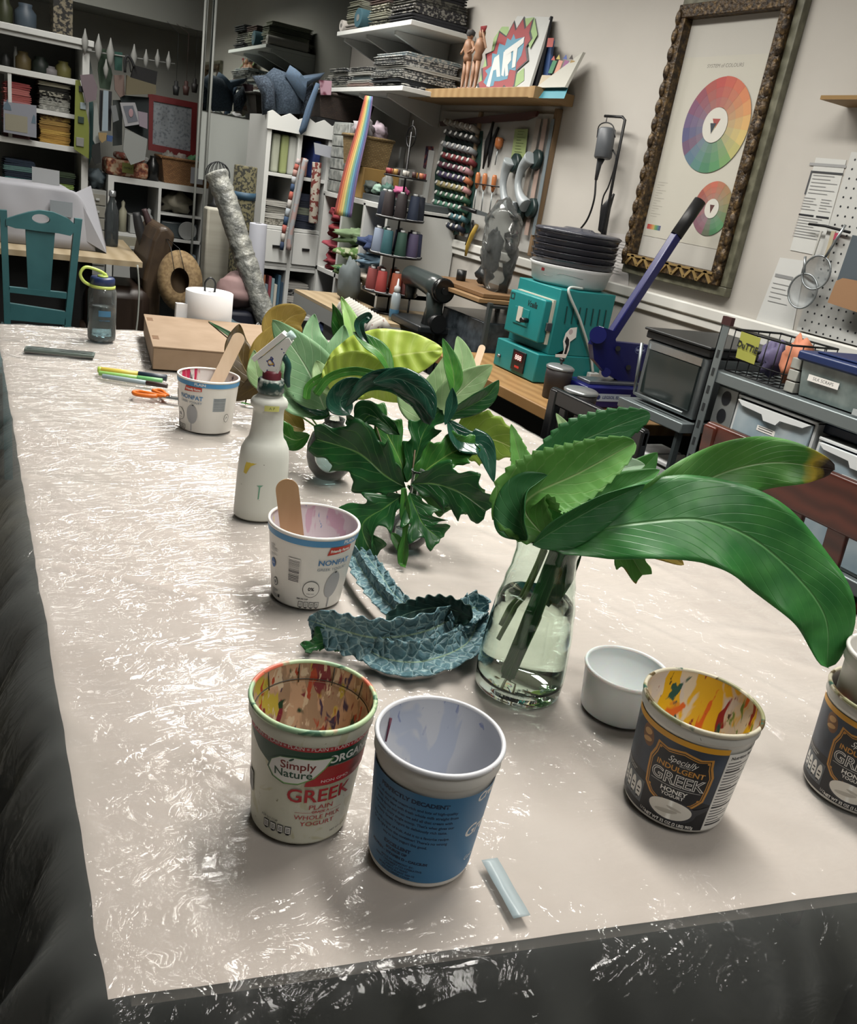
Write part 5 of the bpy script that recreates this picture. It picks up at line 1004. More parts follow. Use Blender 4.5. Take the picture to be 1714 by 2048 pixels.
decal('name_strip', sh, [('p', rc(-0.075, -0.013, 0.075, 0.013), C('#9fb0c4', 0.5)), ('t', 'LEGSOL ELECTR.', 0.014, 0.01, 0, C('#1c2f66', 0.5), 1.1, 0, 0.0004), ('p', ellp(-0.064, 0, 0.008, 0.008, 12), C('#1c2f66', 0.5))], plane_surf(Vector((c0.x + 0.12, YB - 0.051, 0.795)) - o, (1, 0, 0), (0, 0, 1)), flat=True)
# ---- framed colour wheel chart
F = [PX(x, y, XW) for x, y in ((1378, 8), (1610, -38), (1470, 588), (1258, 520))]
fy0 = PX(1462, 590, XW).y; fy1 = PX(1257, 535, XW).y; fz0 = 1.172; fz1 = 2.10
fr = thing('picture_frame', 'tall carved dark gold frame around a colour wheel chart on the wall', 'picture frame', (XW, (fy0 + fy1) / 2, fz0)); o = fr.location
gilt = mat('carved_gilt', '#4a3a22', 0.45, 0.3, noise=(70, [(0.35, '#261c12'), (0.55, '#4f3d24'), (0.74, '#83683c')], 4), bump=(90, 0.8, 0.006)); gr = mat('frame_slip', '#6b6a58', 0.5, noise=(30, [(0.4, '#5f5e4c'), (0.7, '#7f7d69')], 3))
def frame_bar(name, A, B, w, d, m, par, x):
    b = at(o); A = Vector(A); B = Vector(B); b.box((x - d, min(A.y, B.y), min(A.z, B.z)), (x, max(A.y, B.y), max(A.z, B.z)), 0.003); return link(name, b, par, m)
W1 = 0.030; W2 = 0.042
for n_, a, c in (('outer_rail', (0, fy0, fz0), (0, fy1, fz0 + W1)), ('outer_rail', (0, fy0, fz1 - W1), (0, fy1, fz1)), ('outer_stile', (0, fy0, fz0 + W1), (0, fy0 + W1, fz1 - W1)), ('outer_stile', (0, fy1 - 0.004, fz0 + W1), (0, fy1, fz1 - W1))): frame_bar(n_, a, c, 0, 0.030, gr, fr, XW - 0.001)
iy0, iy1, iz0, iz1 = fy0 + W1, fy1 - 0.004, fz0 + W1, fz1 - W1
for n_, a, c in (('carved_rail', (0, iy0, iz0), (0, iy1, iz0 + W2)), ('carved_rail', (0, iy0, iz1 - W2), (0, iy1, iz1)), ('carved_stile', (0, iy0, iz0 + W2), (0, iy0 + W2, iz1 - W2)), ('carved_stile', (0, iy1 - W2, iz0 + W2), (0, iy1, iz1 - W2))): frame_bar(n_, a, c, 0, 0.045, gilt, fr, XW - 0.001)
nb = 15
for yy in (iy0 + 0.008, iy1 - 0.010):
    b = at(o)
    for q in range(nb): b.ell((XW - 0.045, yy, iz0 + 0.04 + (iz1 - iz0 - 0.08) * q / (nb - 1)), (0.012, 0.014, 0.026), 10, 6)
    x_ = link('carving', b, fr, gilt)
b = at(o)
for q in range(7):
    ya = iy0 + 0.03 + (iy1 - iy0 - 0.06) * q / 7; yb = ya + (iy1 - iy0 - 0.06) / 7
    b.obox((XW - 0.046, ya, iz0 + 0.004), (XW - 0.046, (ya + yb) / 2, iz0 + 0.038), 0.010, 0.010, up=(1, 0, 0)); b.obox((XW - 0.046, (ya + yb) / 2, iz0 + 0.038), (XW - 0.046, yb, iz0 + 0.004), 0.010, 0.010, up=(1, 0, 0)); b.obox((XW - 0.046, ya, iz0 + 0.036), (XW - 0.046, yb, iz0 + 0.036), 0.007, 0.010, up=(1, 0, 0))
link('zigzag_moulding', b, fr, C('#a68a55', 0.4, 0.3))
b = at(o); b.box((XW - 0.010, iy0 + W2, iz0 + W2), (XW - 0.002, iy1 - W2, iz1 - W2)); link('backing', b, fr, C('#b9b6ae', 0.8))
wy = (iy0 + iy1) / 2; ws = plane_surf(Vector((XW - 0.0105, wy, 0)) - o, (0, -1, 0), (0, 0, 1))
def wheel(cx, cz, R1, R0, cols):
    it = []
    n = len(cols)
    for i in range(n):
        a0 = 2 * pi * i / n + pi / 2; a1 = a0 - 0; a1 = 2 * pi * (i + 1) / n + pi / 2; m = 5
        for ring in range(3):
            ra = R0 + (R1 - R0) * ring / 3; rb2 = R0 + (R1 - R0) * (ring + 1) / 3; c = cols[i]; c2 = tuple(int(int(c[j:j + 2], 16) * (0.62 + 0.19 * ring) + 26 * (2 - ring)) for j in (1, 3, 5))
            pts = [(cx + rb2 * cos(a0 + (a1 - a0) * k / m), cz + rb2 * sin(a0 + (a1 - a0) * k / m)) for k in range(m + 1)] + [(cx + ra * cos(a1 - (a1 - a0) * k / m), cz + ra * sin(a1 - (a1 - a0) * k / m)) for k in range(m + 1)]
            it.append(('p', pts, C('#%02x%02x%02x' % tuple(min(255, v) for v in c2), 0.6)))
    return it
SAT = 0.78; PAP = C('#bdb9aa', 0.7); cols = ['#b83a30', '#a8433a', '#8f3f52', '#7a4568', '#64507a', '#4f4f7c', '#6a4a6a', '#4f6f86', '#4b8078', '#3f7f5c', '#4c8f58', '#6d9a55', '#b0ab58', '#ccb257', '#d3a24c', '#d28a3e', '#cf7436', '#c65c33', '#c04a30']
cA = PX(1436, 252, XW); cB = PX(1427, 418, XW); uA = wy - cA.y; uB = wy - cB.y
z_t = PX(1470, 112, XW).z; z_b = PX(1380, 488, XW).z; hw = (iy1 - iy0) / 2 - W2 - 0.004
it = [('p', rc(-hw, z_b, hw, z_t), PAP), ('t', 'SYSTEM of COLOURS', 0.016, 0.0, z_t - 0.030, C('#77736a', 0.7), 1.1)]
RA = 0.150; it += wheel(uA, cA.z, RA, 0.056, cols) + [('p', ellp(uA, cA.z, 0.055, 0.055), C('#c9c6ba', 0.7)), ('p', [(uA - 0.017, cA.z + 0.020), (uA + 0.020, cA.z + 0.020), (uA + 0.004, cA.z - 0.010)], C('#a03a32', 0.6)), ('p', [(uA - 0.022, cA.z + 0.006), (uA + 0.006, cA.z + 0.006), (uA - 0.008, cA.z - 0.028)], C('#2f3a44', 0.6)), ('p', [(uA + 0.004, cA.z - 0.004), (uA + 0.010, cA.z + 0.004), (uA - 0.007, cA.z - 0.028)], C('#c9b45a', 0.6))]
col2 = ['#c25a3c', '#b8603f', '#a04a3c', '#8f4a50', '#9a4f56', '#7f5060', '#8a5566', '#5f6a52', '#3f7f50', '#4a8a55', '#5f7f48', '#7f8048', '#94804a', '#a0784a', '#b06a44']
it += wheel(uB + 0.005, cB.z, 0.088, 0.032, col2) + [('p', ellp(uB + 0.005, cB.z, 0.0315, 0.0315), C('#c9c6ba', 0.7)), ('p', [(uB - 0.006, cB.z + 0.012), (uB + 0.016, cB.z + 0.012), (uB + 0.004, cB.z - 0.016)], C('#5a302c', 0.6))]
for q in range(9): it.append(('p', rc(-hw + 0.012 + q * 0.008, z_b + 0.025, -hw + 0.020 + q * 0.008, z_b + 0.042), C(['#b5302a', '#c0402c', '#c8602e', '#cc8a38', '#b8a048', '#6f9a50', '#4a8a60', '#3f6f80', '#4a4f7a'][q], 0.6)))
for q in range(14): it.append(('p', rc(-hw + 0.015, z_b + 0.07 + q * 0.009, -hw + 0.05 + 0.02 * sin(q * 2.1), z_b + 0.0715 + q * 0.009), C('#9a968a', 0.7)))
decal('colour_wheel_chart', fr, it, ws, flat=True, off=0.0006, lay=0.0002)
SAT = 0.95
# ---- flexible-shaft motor on its black stand
pm = PX(1206, 470, XW - 0.05); mo = thing('motor_stand', 'black bent-pole stand beside the framed chart, carrying a grey hanging motor', 'stand', (XW - 0.06, PX(1205, 465, XW - 0.06).y, 1.09)); o = mo.location
b = at(o); P_ = [PX(x, y, XW - 0.06) for x, y in ((1204, 468), (1215, 420), (1234, 320), (1250, 240), (1245, 234), (1210, 232))]; P_[0].z = 1.092; b.tube(P_, 0.0055, 8); link('pole', b, mo, C('#101113', 0.4))
g = thing('flex_shaft_motor', 'grey hanging rotary tool motor with a black flexible shaft', 'motor', PX(1212, 260, XW - 0.07)); o = g.location
A = PX(1215, 256, XW - 0.07); B = PX(1205, 318, XW - 0.07); b = at(o); b.tube([A, A + (B - A) * 0.06, A + (B - A) * 0.94, B], [0.026, 0.033, 0.034, 0.028], 20); link('housing', b, g, C('#5a5e63', 0.45))
b = at(o); b.tube(catmull([PX(x, y, XW - 0.07) for x, y in ((1194, 275), (1198, 252), (1212, 245), (1226, 252), (1230, 275))], 16), 0.0025, 6); b.tube([PX(1212, 246, XW - 0.07), PX(1214, 234, XW - 0.07)], 0.002, 6); link('hanger', b, g, C('#1c1d20', 0.4))
b = at(o); b.tube([PX(x, y, XW - 0.07) for x, y in ((1202, 318), (1198, 330), (1192, 360))], [0.015, 0.010, 0.006], 12); link('strain_relief', b, g, C('#3f4246', 0.5))
b = at(o); b.tube(catmull([PX(x, y, XW - 0.07) for x, y in ((1192, 358), (1188, 400), (1174, 440), (1150, 470))], 24), 0.0038, 8); link('flexible_shaft', b, g, C('#141517', 0.4))
b = at(Vector(PX(1215, 430, XW - 0.05))); b.tube([PX(1228, 388, XW - 0.05), PX(1212, 415, XW - 0.05), PX(1205, 460, XW - 0.05), PX(1210, 470, XW - 0.05)], [0.004, 0.020, 0.018, 0.006], 10); b.tube(catmull([PX(x, y, XW - 0.05) for x, y in ((1226, 300), (1232, 320), (1218, 370), (1205, 400), (1198, 462))], 20), 0.003, 6)
one('foot_pedal_cable', b, C('#121316', 0.45), 'black cable bundle with a dark pedal hanging on the pole below the grey motor', 'cable', loc=PX(1215, 430, XW - 0.05))
# ---- papers on the wall
def paper(px, label, items_fn=None, x=XW - 0.002, col='#c3c4c0', name='paper_sheet'):
    pts = [PX(a, c, x) for a, c in px]; c = ctr(pts); t = thing(name, label, 'paper', c); b = at(c); slab(b, pts, (0.0012, 0, 0)); link('sheet', b, t, C(col, 0.8))
    if items_fn: decal('print', t, items_fn, plane_surf(Vector((-0.0008, 0, 0)), (0, -1, 0), (0, 0, 1)), flat=True)
    return t
lines = lambda x0, x1, y0, n, dy, c='#8b8c8c', w=0.002: [('p', rc(x0, y0 - k * dy, x0 + (x1 - x0) * (0.8 + 0.2 * sin(k * 3.7)), y0 - k * dy + w), C(c, 0.8)) for k in range(n)]
paper([(1216, 465), (1262, 470), (1256, 582), (1198, 560)], 'thin white sheet with faint notes on the wall left of the large frame', lines(-0.05, 0.05, 0.07, 12, 0.011, '#aaa9a6'), col='#c6c2bf')
it = [('p', rc(-0.075, 0.112, 0.055, 0.120), C('#9a9b9b', 0.8)), ('p', rc(-0.062, 0.092, 0.052, 0.098), C('#3a3c3f', 0.8)), ('p', rc(-0.062, 0.030, -0.056, 0.098), C('#4a4c4f', 0.8))]
it += lines(-0.05, 0.045, 0.085, 6, 0.010) + lines(-0.06, -0.005, 0.020, 5, 0.008) + lines(0.005, 0.05, 0.020, 5, 0.008) + [('p', rc(-0.06, -0.030, -0.005, -0.025), INK), ('p', rc(0.004, -0.030, 0.05, -0.025), INK)] + lines(-0.06, 0.05, -0.036, 8, 0.008)
paper([(1632, 315), (1693, 320), (1640, 512), (1580, 500)], 'tall white printed instruction sheet with a black L-shaped bar, left of the pegboard', it, col='#c9cac6')
paper([(1560, 515), (1612, 522), (1585, 660), (1512, 640)], 'white sheet with a small printed table, on the wall above the wire basket', [('p', rc(-0.05, 0.04, 0.02, 0.05), C('#8b8c8c', 0.8))] + lines(-0.05, 0.03, 0.02, 5, 0.014), col='#cccdca')
# ---- pegboard right
pts = [PX(1668, 300, XW - 0.012), PX(1760, 320, XW - 0.012), PX(1740, 720, XW - 0.012), PX(1588, 660, XW - 0.012)]
za, zb_ = 1.13, 1.64; ya, yb = 0.95, PX(1600, 640, XW - 0.012).y
t = thing('pegboard', 'white pegboard with rows of black holes at the right edge of the wall', 'pegboard', (XW, (ya + yb) / 2, za)); o = t.location
b = at(o); b.box((XW - 0.014, ya, za), (XW - 0.006, yb, zb_)); link('board', b, t, C('#c2c3bf', 0.6))
it = []
for i in range(26):
    for j in range(20):
        y = yb - 0.02 - i * 0.0254
        if y > ya + 0.01 and zb_ - 0.02 - j * 0.0254 > za: it.append(('p', ellp(yb - y, zb_ - 0.02 - j * 0.0254 - za, 0.0032, 0.0032, 8), INK))
ho = decal('peg_holes', t, it, plane_surf(Vector((XW - 0.0143, yb, za)) - o, (0, -1, 0), (0, 0, 1)), flat=True, off=0.0002); ho['kind'] = 'stuff'
def strainer(c, r, ang, hl, lab):
    c = PX(*c, XW - 0.06); t = thing('strainer', lab, 'strainer', c)
    M_ = Matrix.Rotation(R(-90), 4, 'Y'); d = Vector((0, cos(ang), sin(ang)))
    b = MB(); b.tube([Vector((0, r * cos(2 * pi * k / 32), r * sin(2 * pi * k / 32))) for k in range(33)], 0.003, 6, cap=False); link('rim', b, t, C('#9aa0a2', 0.3, 0.7))
    b = MB(M_); b.lathe([(r * sin(a), -r * 0.45 * cos(a)) for a in [pi / 2 * k / 8 for k in range(9)]], 32); link('mesh_bowl', b, t, mat('wire_mesh', '#8f9698', 0.5, 0.3, alpha=0.55))
    b = MB(); b.tube([d * r, d * (r + hl)], 0.004, 8); link('handle', b, t, C('#9aa0a2', 0.3, 0.7)); return t
strainer((1632, 545), 0.048, 1.9, 0.10, 'smaller round wire strainer hung over the larger one on the pegboard')
strainer((1605, 582), 0.050, 1.3, 0.05, 'larger round wire strainer hanging lower on the wall by the pegboard')
def utensil(pp, w, col, lab, n='wooden_utensil', cat='utensil', x=XW - 0.03):
    P_ = [PX(a, c, x) for a, c in pp]; c = ctr(P_); b = at(c); b.obox(P_[0], P_[-1], w, 0.005, 0.001, up=(1, 0, 0)); return one(n, b, C(col, 0.6), lab, cat, loc=c)
utensil([(1668, 462), (1652, 518)], 0.014, '#b3a78c', 'pale wooden spatula hanging above the strainers')
utensil([(1643, 462), (1624, 520)], 0.006, '#b9b9b2', 'thin wire rod hanging left of the wooden spatula', 'hanging_rod', 'rod')
utensil([(1675, 466), (1671, 480)], 0.016, '#a8324f', 'small magenta tag hanging beside the wooden spatula', 'hanging_tag', 'tag')
b = at(PX(1645, 450, XW - 0.03)); b.tube([PX(1618, 448, XW - 0.03), PX(1650, 452, XW - 0.03), PX(1700, 465, XW - 0.03)], 0.004, 6); one('hook_rail', b, C('#1f2022', 0.4, 0.5), 'dark hook rail at the top of the pegboard utensils', 'rail', loc=PX(1645, 450, XW - 0.03))
b = at(PX(1700, 520, XW - 0.05)); slab(b, [PX(x, y, XW - 0.05) for x, y in ((1705, 470), (1760, 480), (1740, 580), (1674, 560))], (0.02, 0, 0)); one('grey_pad', b, C('#4d5860', 0.7), 'dark blue-grey pad hanging on the pegboard at the right edge', 'pad', loc=PX(1700, 520, XW - 0.05))
b = at(PX(1690, 600, XW - 0.07)); slab(b, [PX(x, y, XW - 0.07) for x, y in ((1672, 562), (1685, 556), (1760, 570), (1760, 640), (1655, 605))], (0.015, 0, 0)); one('kraft_paper', b, C('#9c7653', 0.8), 'brown kraft paper piece hanging below the dark pad', 'paper', loc=PX(1690, 600, XW - 0.07))
b = at(PX(1705, 200, XW - 0.06)); b.box(PX(1694, 215, XW), PX(1760, 190, XW - 0.12)); one('wall_bracket_shelf', b, C('#8a6a35', 0.6), 'end of a small wooden shelf at the right edge above the pegboard', 'shelf', loc=PX(1705, 200, XW - 0.06))
# ---- metal shelving rack
rx = 1.85; ry1 = 1.70; r_ = thing('shelving_rack', 'grey slotted metal shelving rack behind the brown chair', 'shelving rack', (2.05, 1.2, 0)); o = r_.location
for (x, y, lo, hi) in ((rx, ry1, 0, 1.14), (2.25, ry1, 0, 1.14), (rx, 0.45, 0, 1.14), (2.25, 0.45, 0, 1.14)):
    b = at(o); hi = hi if x < 2 else 1.02; b.box((x, y - 0.028, lo), (x + 0.003, y, hi)); b.box((x, y - 0.003, lo), (x + 0.028, y, hi)); p = link('post', b, r_, GALV)
    b = at(o)
    for q in range(18): b.box((x - 0.0008, y - 0.019, 0.20 + q * 0.05), (x, y - 0.010, 0.222 + q * 0.05)) if 0.25 + q * 0.05 < hi else None
    link('slots', b, p, C('#24282a', 0.7))
    if x < 2: b = at(o); b.box((x - 0.002, y - 0.030, hi), (x + 0.012, y + 0.002, hi + 0.022)); link('end_cap', b, p, C('#3f2020', 0.5))
for z in (1.018, 0.66, 0.25):
    b = at(o); b.box((rx + 0.004, 0.45, z - 0.035), (2.25, ry1 - 0.004, z - 0.001), 0.004); link('shelf', b, r_, GALV)
# lower bench with the oven
u_ = thing('low_shelf_unit', 'grey metal shelf unit between the bench shear and the rack, holding a glass-fronted oven', 'shelf unit', (2.05, 1.87, 0)); o = u_.location
for z in (0.845, 0.55, 0.2): b = at(o); b.box((1.84, 1.735, z - 0.03), (2.27, 2.02, z), 0.003); link('shelf', b, u_, GALV)
for x in (1.85, 2.24):
    for y in (1.75, 2.0): b = at(o); b.box((x, y, 0), (x + 0.02, y + 0.012, 0.815)); link('leg', b, u_, DST)
t = thing('toaster_oven', 'small glass-fronted toaster oven with a silver handle on the grey shelf', 'oven', (2.02, 1.87, 0.846)); o = t.location
b = at(o); b.box((1.885, 1.745, 0.852), (2.2, 2.0, 1.035), 0.006); link('body', b, t, C('#6e7577', 0.35, 0.5))
b = at(o); b.box((1.877, 1.765, 0.875), (1.885, 1.975, 1.005)); link('glass_door', b, t, C('#2b3433', 0.12))
b = at(o); b.tube([(1.862, 1.765, 0.868), (1.862, 1.98, 0.868)], 0.005, 8); b.tube([(1.862, 1.98, 0.868), (1.862, 2.0, 1.02)], 0.005, 8); link('handle', b, t, SST)
b = at(o); b.box((1.878, 1.76, 1.008), (1.886, 1.985, 1.03)); link('chrome_strip', b, t, C('#a9aeb0', 0.2, 0.9))
t = thing('black_tray', 'shallow black lidded tray lying on top of the toaster oven', 'tray', (2.03, 1.87, 1.037)); b = at(t.location); b.box((1.88, 1.74, 1.037), (2.2, 2.01, 1.060), 0.004); link('tray', b, t, C('#17191b', 0.5)); b = at(t.location); b.box((1.872, 1.735, 1.060), (2.21, 2.015, 1.068), 0.003); link('lid', b, t, C('#1f2224', 0.4))
for (y, lab) in ((1.82, 'white plastic container on the shelf under the oven, nearer one'), (1.925, 'white plastic container on the shelf under the oven, farther one')):
    t = thing('storage_container', lab, 'container', (1.95, y, 0.551)); b = at(t.location); b.box((1.88, y - 0.045, 0.552), (2.02, y + 0.045, 0.69), 0.01); link('body', b, t, C('#b3b6b6', 0.5)); b = at(t.location); b.box((1.876, y - 0.048, 0.69), (2.025, y + 0.048, 0.705), 0.004); link('lid', b, t, C('#c8caca', 0.5))
# perforated silver panel
b = at((1.9, 1.66, 0.86)); b.box((1.875, 1.60, 0.80), (1.883, 1.67, 0.975))
t = thing('perforated_panel', 'silver panel with large black holes between the oven and the drawer towers', 'panel', (1.88, 1.635, 0.80)); b.bm.free(); b = at(t.location); b.box((1.875, 1.60, 0.661), (1.883, 1.672, 0.978), 0.002); link('panel', b, t, C('#9a9f9f', 0.4, 0.5))
decal('holes', t, [('p', ellp(0, z, 0.016, 0.020, 16), INK) for z in (-0.1, -0.05, 0.0, 0.05)], plane_surf(Vector((1.874, 1.636, 0.90)) - t.location, (0, -1, 0), (0, 0, 1)), flat=True)
# drawer towers
DRW = mat('drawer_clear', '#b9c3c7', 0.3, alpha=0.85); FRW = C('#d5d9da', 0.4)
def towers(y0, y1, z0, z1, n, lab, labels):
    t = thing('drawer_tower', lab, 'drawers', (2.0, (y0 + y1) / 2, z0)); o = t.location
    b = at(o); x = 1.875; hh = (z1 - z0) / n
    b.box((x, y0, z0), (x + 0.3, y0 + 0.008, z1)); b.box((x, y1 - 0.008, z0), (x + 0.3, y1, z1)); b.box((x + 0.29, y0, z0), (x + 0.3, y1, z1)); b.box((x - 0.004, y0, z1 - 0.008), (x + 0.3, y1, z1), 0.002)
    for k in range(n): b.box((x, y0, z0 + k * hh), (x + 0.3, y1, z0 + k * hh + 0.006))
    link('frame', b, t, FRW)
    for k in range(n):
        za = z0 + k * hh + 0.008; zb = z0 + (k + 1) * hh - 0.012
        b = at(o); b.box((x - 0.006, y0 + 0.010, za), (x + 0.002, y1 - 0.010, zb), 0.002); d = link('drawer', b, t, mat('drawer_front', '#8fa6b2', 0.3, noise=(12, [(0.3, '#7f97a5'), (0.7, '#b3c0c6')], 2)))
        ym = (y0 + y1) / 2; b = at(o); slab(b, [(x - 0.016, y0 + 0.012, zb), (x - 0.016, y1 - 0.012, zb), (x - 0.016, y1 - 0.03, zb - 0.012), (x - 0.016, ym + 0.03, zb - 0.016), (x - 0.016, ym + 0.02, zb - 0.030), (x - 0.016, ym - 0.02, zb - 0.030), (x - 0.016, ym - 0.03, zb - 0.016), (x - 0.016, y0 + 0.03, zb - 0.012)], (0.012, 0, 0)); link('handle_lip', b, d, C('#e2e6e7', 0.35))
        if labels[k]: decal('paper_label', d, [('p', rc(-0.03, -labels[k], 0.03, labels[k]), PW)] + [('p', rc(-0.025, -labels[k] + 0.004 + q * 0.006, 0.022, -labels[k] + 0.006 + q * 0.006), INK) for q in range(max(1, int(labels[k] * 2 / 0.007)))], plane_surf(Vector((x - 0.0065, ym + 0.01, (za + zb) / 2 - 0.012)) - o, (0, -1, 0), (0, 0, 1)), flat=True)
    return t
towers(1.335, 1.595, 0.661, 0.975, 3, 'white drawer tower with three narrow clear drawers, at the left on the middle rack shelf', [0, 0, 0.007])
towers(1.055, 1.32, 0.661, 0.945, 2, 'white drawer tower with a tall labelled clear drawer, the middle one on the rack shelf', [0, 0.02])
towers(0.76, 1.04, 0.661, 0.945, 2, 'white drawer tower at the right edge of the rack shelf', [0, 0.0])
b = at((2.05, 1.3, 0.977)); b.box((1.90, 1.00, 0.949), (2.2, 1.34, 0.975), 0.004); one('navy_tray', b, C('#16263f', 0.5), 'navy flat lid lying on the drawer towers under the top rack shelf', 'lid', loc=(2.05, 1.3, 0.977))
for z0, lab in ((0.252, 'wide white storage tub on the bottom shelf of the rack behind the chair slats'),):
    t = thing('storage_tub', lab, 'storage tub', (2.02, 1.25, z0)); b = at(t.location); b.box((1.88, 1.0, z0), (2.2, 1.55, z0 + 0.22), 0.02); link('body', b, t, C('#b9bfc2', 0.4)); b = at(t.location); b.box((1.87, 0.99, z0 + 0.22), (2.21, 1.56, z0 + 0.25), 0.01); link('lid', b, t, C('#d3d6d7', 0.4))
# wire basket
ZT = 1.019
def wire_basket(y0, y1, x0, x1, h, lab, note=False):
    t = thing('wire_basket', lab, 'basket', ((x0 + x1) / 2, (y0 + y1) / 2, ZT)); o = t.location; b = at(o)
    for z, r in ((ZT + 0.004, 0.002), (ZT + h * 0.35, 0.0016), (ZT + h, 0.003)):
        b.tube([(x0, y0, z), (x1, y0, z), (x1, y1, z), (x0, y1, z), (x0, y0, z)], r, 6)
    for k in range(6):
        y = y0 + (y1 - y0) * k / 5
        b.tube([(x0, y, ZT + h), (x0, y, ZT + 0.004), (x1, y, ZT + 0.004), (x1, y, ZT + h)], 0.0018, 6)
    for k in range(1, 4):
        x = x0 + (x1 - x0) * k / 4; b.tube([(x, y0, ZT + h), (x, y0, ZT + 0.004), (x, y1, ZT + 0.004), (x, y1, ZT + h)], 0.0018, 6)
    link('wires', b, t, C('#16181a', 0.4, 0.4))
    if note:
        n = link('note', slab(at(o), [(x0 - 0.006, y1 - 0.030, ZT + 0.045), (x0 - 0.010, y1 - 0.028, ZT + 0.115), (x0 - 0.010, y1 - 0.096, ZT + 0.112), (x0 - 0.006, y1 - 0.096, ZT + 0.042)], (0.001, 0, 0)), t, C('#a9ab48', 0.8))
        decal('writing', n, [('t', 'DuTTiE', 0.024, 0, 0, INK, 0.95, -0.08, 0.0006)], plane_surf(Vector((x0 - 0.0095, y1 - 0.062, ZT + 0.080)) - o, (0, -1, 0), (0, 0, 1)), flat=True)
    return t
wire_basket(1.475, 1.665, 1.870, 2.05, 0.115, 'black wire basket with a yellow note, on the top rack shelf', True)
wire_basket(1.28, 1.42, 2.10, 2.24, 0.13, 'black wire holder against the wall behind the blue-lidded bin')
def bag(c, r, col, lab, jit=0.25, sd=0, n='fabric_bag', cat='bag'):
    b = MB(); b.ell((0, 0, r[2]), r, 20, 12, jit, sd); return one(n, b, C(col, 0.7), lab, cat, loc=c)
bag((1.985, 1.615, ZT + 0.008), (0.035, 0.032, 0.045), '#5b5478', 'purple printed pouch in the wire basket behind the yellow note', sd=2)
bag((1.965, 1.525, ZT + 0.008), (0.040, 0.036, 0.058), '#c87d5c', 'orange wrapped packet in the wire basket', sd=4)
for k, z in enumerate((0, 0.03, 0.06)):
    b = at((1.9, 1.46, ZT + z)); b.box((1.875, 1.437, ZT + 0.001 + z), (1.97, 1.467, ZT + 0.028 + z), 0.002); one('grey_drawer_box', b, C('#a5a69f', 0.6), 'small grey box between the wire basket and the blue-lidded bin, %s of three' % ('bottom', 'middle', 'top')[k], 'box', loc=(1.9, 1.46, ZT + z), group='stacked small grey boxes')
t = thing('lidded_bin', 'clear plastic bin with a navy blue lid and white label, on the top rack shelf', 'bin', (2.0, 1.25, ZT)); o = t.location
b = at(o); slab(b, [(1.885, 1.425, ZT + 0.002), (1.885, 1.10, ZT + 0.002), (1.872, 1.09, ZT + 0.088), (1.872, 1.432, ZT + 0.088)], (0.25, 0, 0)); link('body', b, t, mat('bin_clear', '#5f7375', 0.2, noise=(14, [(0.3, '#4c5f60'), (0.7, '#8b9b98')], 3)))
b = at(o); b.box((1.860, 1.08, ZT + 0.088), (2.15, 1.445, ZT + 0.112), 0.006); b.box((1.885, 1.11, ZT + 0.112), (2.12, 1.41, ZT + 0.118), 0.003); link('lid', b, t, C('#1c2f5e', 0.35))
decal('label_strip', t, [('p', rc(-0.045, -0.008, 0.045, 0.008), PW), ('t', 'SILK SCRAPS', 0.011, 0, 0, INK, 1.0)], plane_surf(Vector((1.874, 1.36, ZT + 0.052)) - o, (0, -1, 0), (0, 0, 1)), flat=True)
t = thing('flat_tray', 'translucent white iron-shaped flat tray on the near end of the top rack shelf', 'lid', (1.93, 1.03, ZT)); o = t.location
b = at(o); slab(b, [(1.86, 1.25, ZT + 0.003), (1.90, 1.19, ZT + 0.003), (2.0, 0.95, ZT + 0.003), (1.86, 0.90, ZT + 0.003)], (0, 0, 0.014)); link('plate', b, t, C('#b5bcbd', 0.3)); b = at(o); b.tube(catmull([(1.865, 1.2, ZT + 0.02), (1.872, 1.14, ZT + 0.05), (1.872, 1.02, ZT + 0.055), (1.868, 0.94, ZT + 0.02)], 20), 0.006, 8); link('rim_handle', b, t, C('#c3c9c9', 0.3))
# ---- brown chair and black chair
def wood_chair(name, lab, x, y0, y1, z1, zr, m, slats, sw, xs=0.42, cat='chair', lean=0.05, z0=0.62):
    t = thing(name, lab, cat, (x + xs / 2 - 0.02, (y0 + y1) / 2, 0)); o = t.location
    def Lx(z): return x - 0 + lean * (z - 0.45) / 0.5 * -1
    b = at(o); b.obox((Lx(z1 - zr / 2), y0, z1 - zr / 2), (Lx(z1 - zr / 2), y1, z1 - zr / 2), 0.022, zr, 0.006); link('top_rail', b, t, m)
    b = at(o); b.obox((Lx(z0), y0 + 0.03, z0), (Lx(z0), y1 - 0.03, z0), 0.022, 0.045, 0.004); link('lower_rail', b, t, m)
    for y in (y0 + 0.018, y1 - 0.018): b = at(o); b.obox((Lx(0.0), y, 0.0), (Lx(z1) , y, z1 - 0.005), 0.036, 0.028, 0.005, up=(1, 0, 0)); link('rear_post', b, t, m)
    for k in range(slats):
        y = y0 + 0.07 + (y1 - y0 - 0.14) * k / max(1, slats - 1); b = at(o); b.obox((Lx(z0), y, z0), (Lx(z1 - zr), y, z1 - zr + 0.01), sw, 0.012, 0.003, up=(1, 0, 0)); link('slat', b, t, m)
    b = at(o); b.box((x + 0.01, y0, 0.43), (x + xs, y1, 0.465), 0.008); link('seat', b, t, m)
    for y in (y0 + 0.02, y1 - 0.02): b = at(o); b.box((x + xs - 0.05, y - 0.018, 0), (x + xs - 0.014, y + 0.018, 0.43), 0.003); link('front_leg', b, t, m)
    return t
RW = mat('mahogany', '#4a1f14', 0.28, wave=(9, '#3f1a11', '#552519', 'Z', 4))
wood_chair('wooden_chair', 'reddish brown slat-backed wooden chair drawn up to the right side of the table', 1.535, 0.78, PX(1428, 872, 1.50).y + 0.02, 0.975, 0.105, RW, 5, 0.045, xs=0.28, lean=0.04)
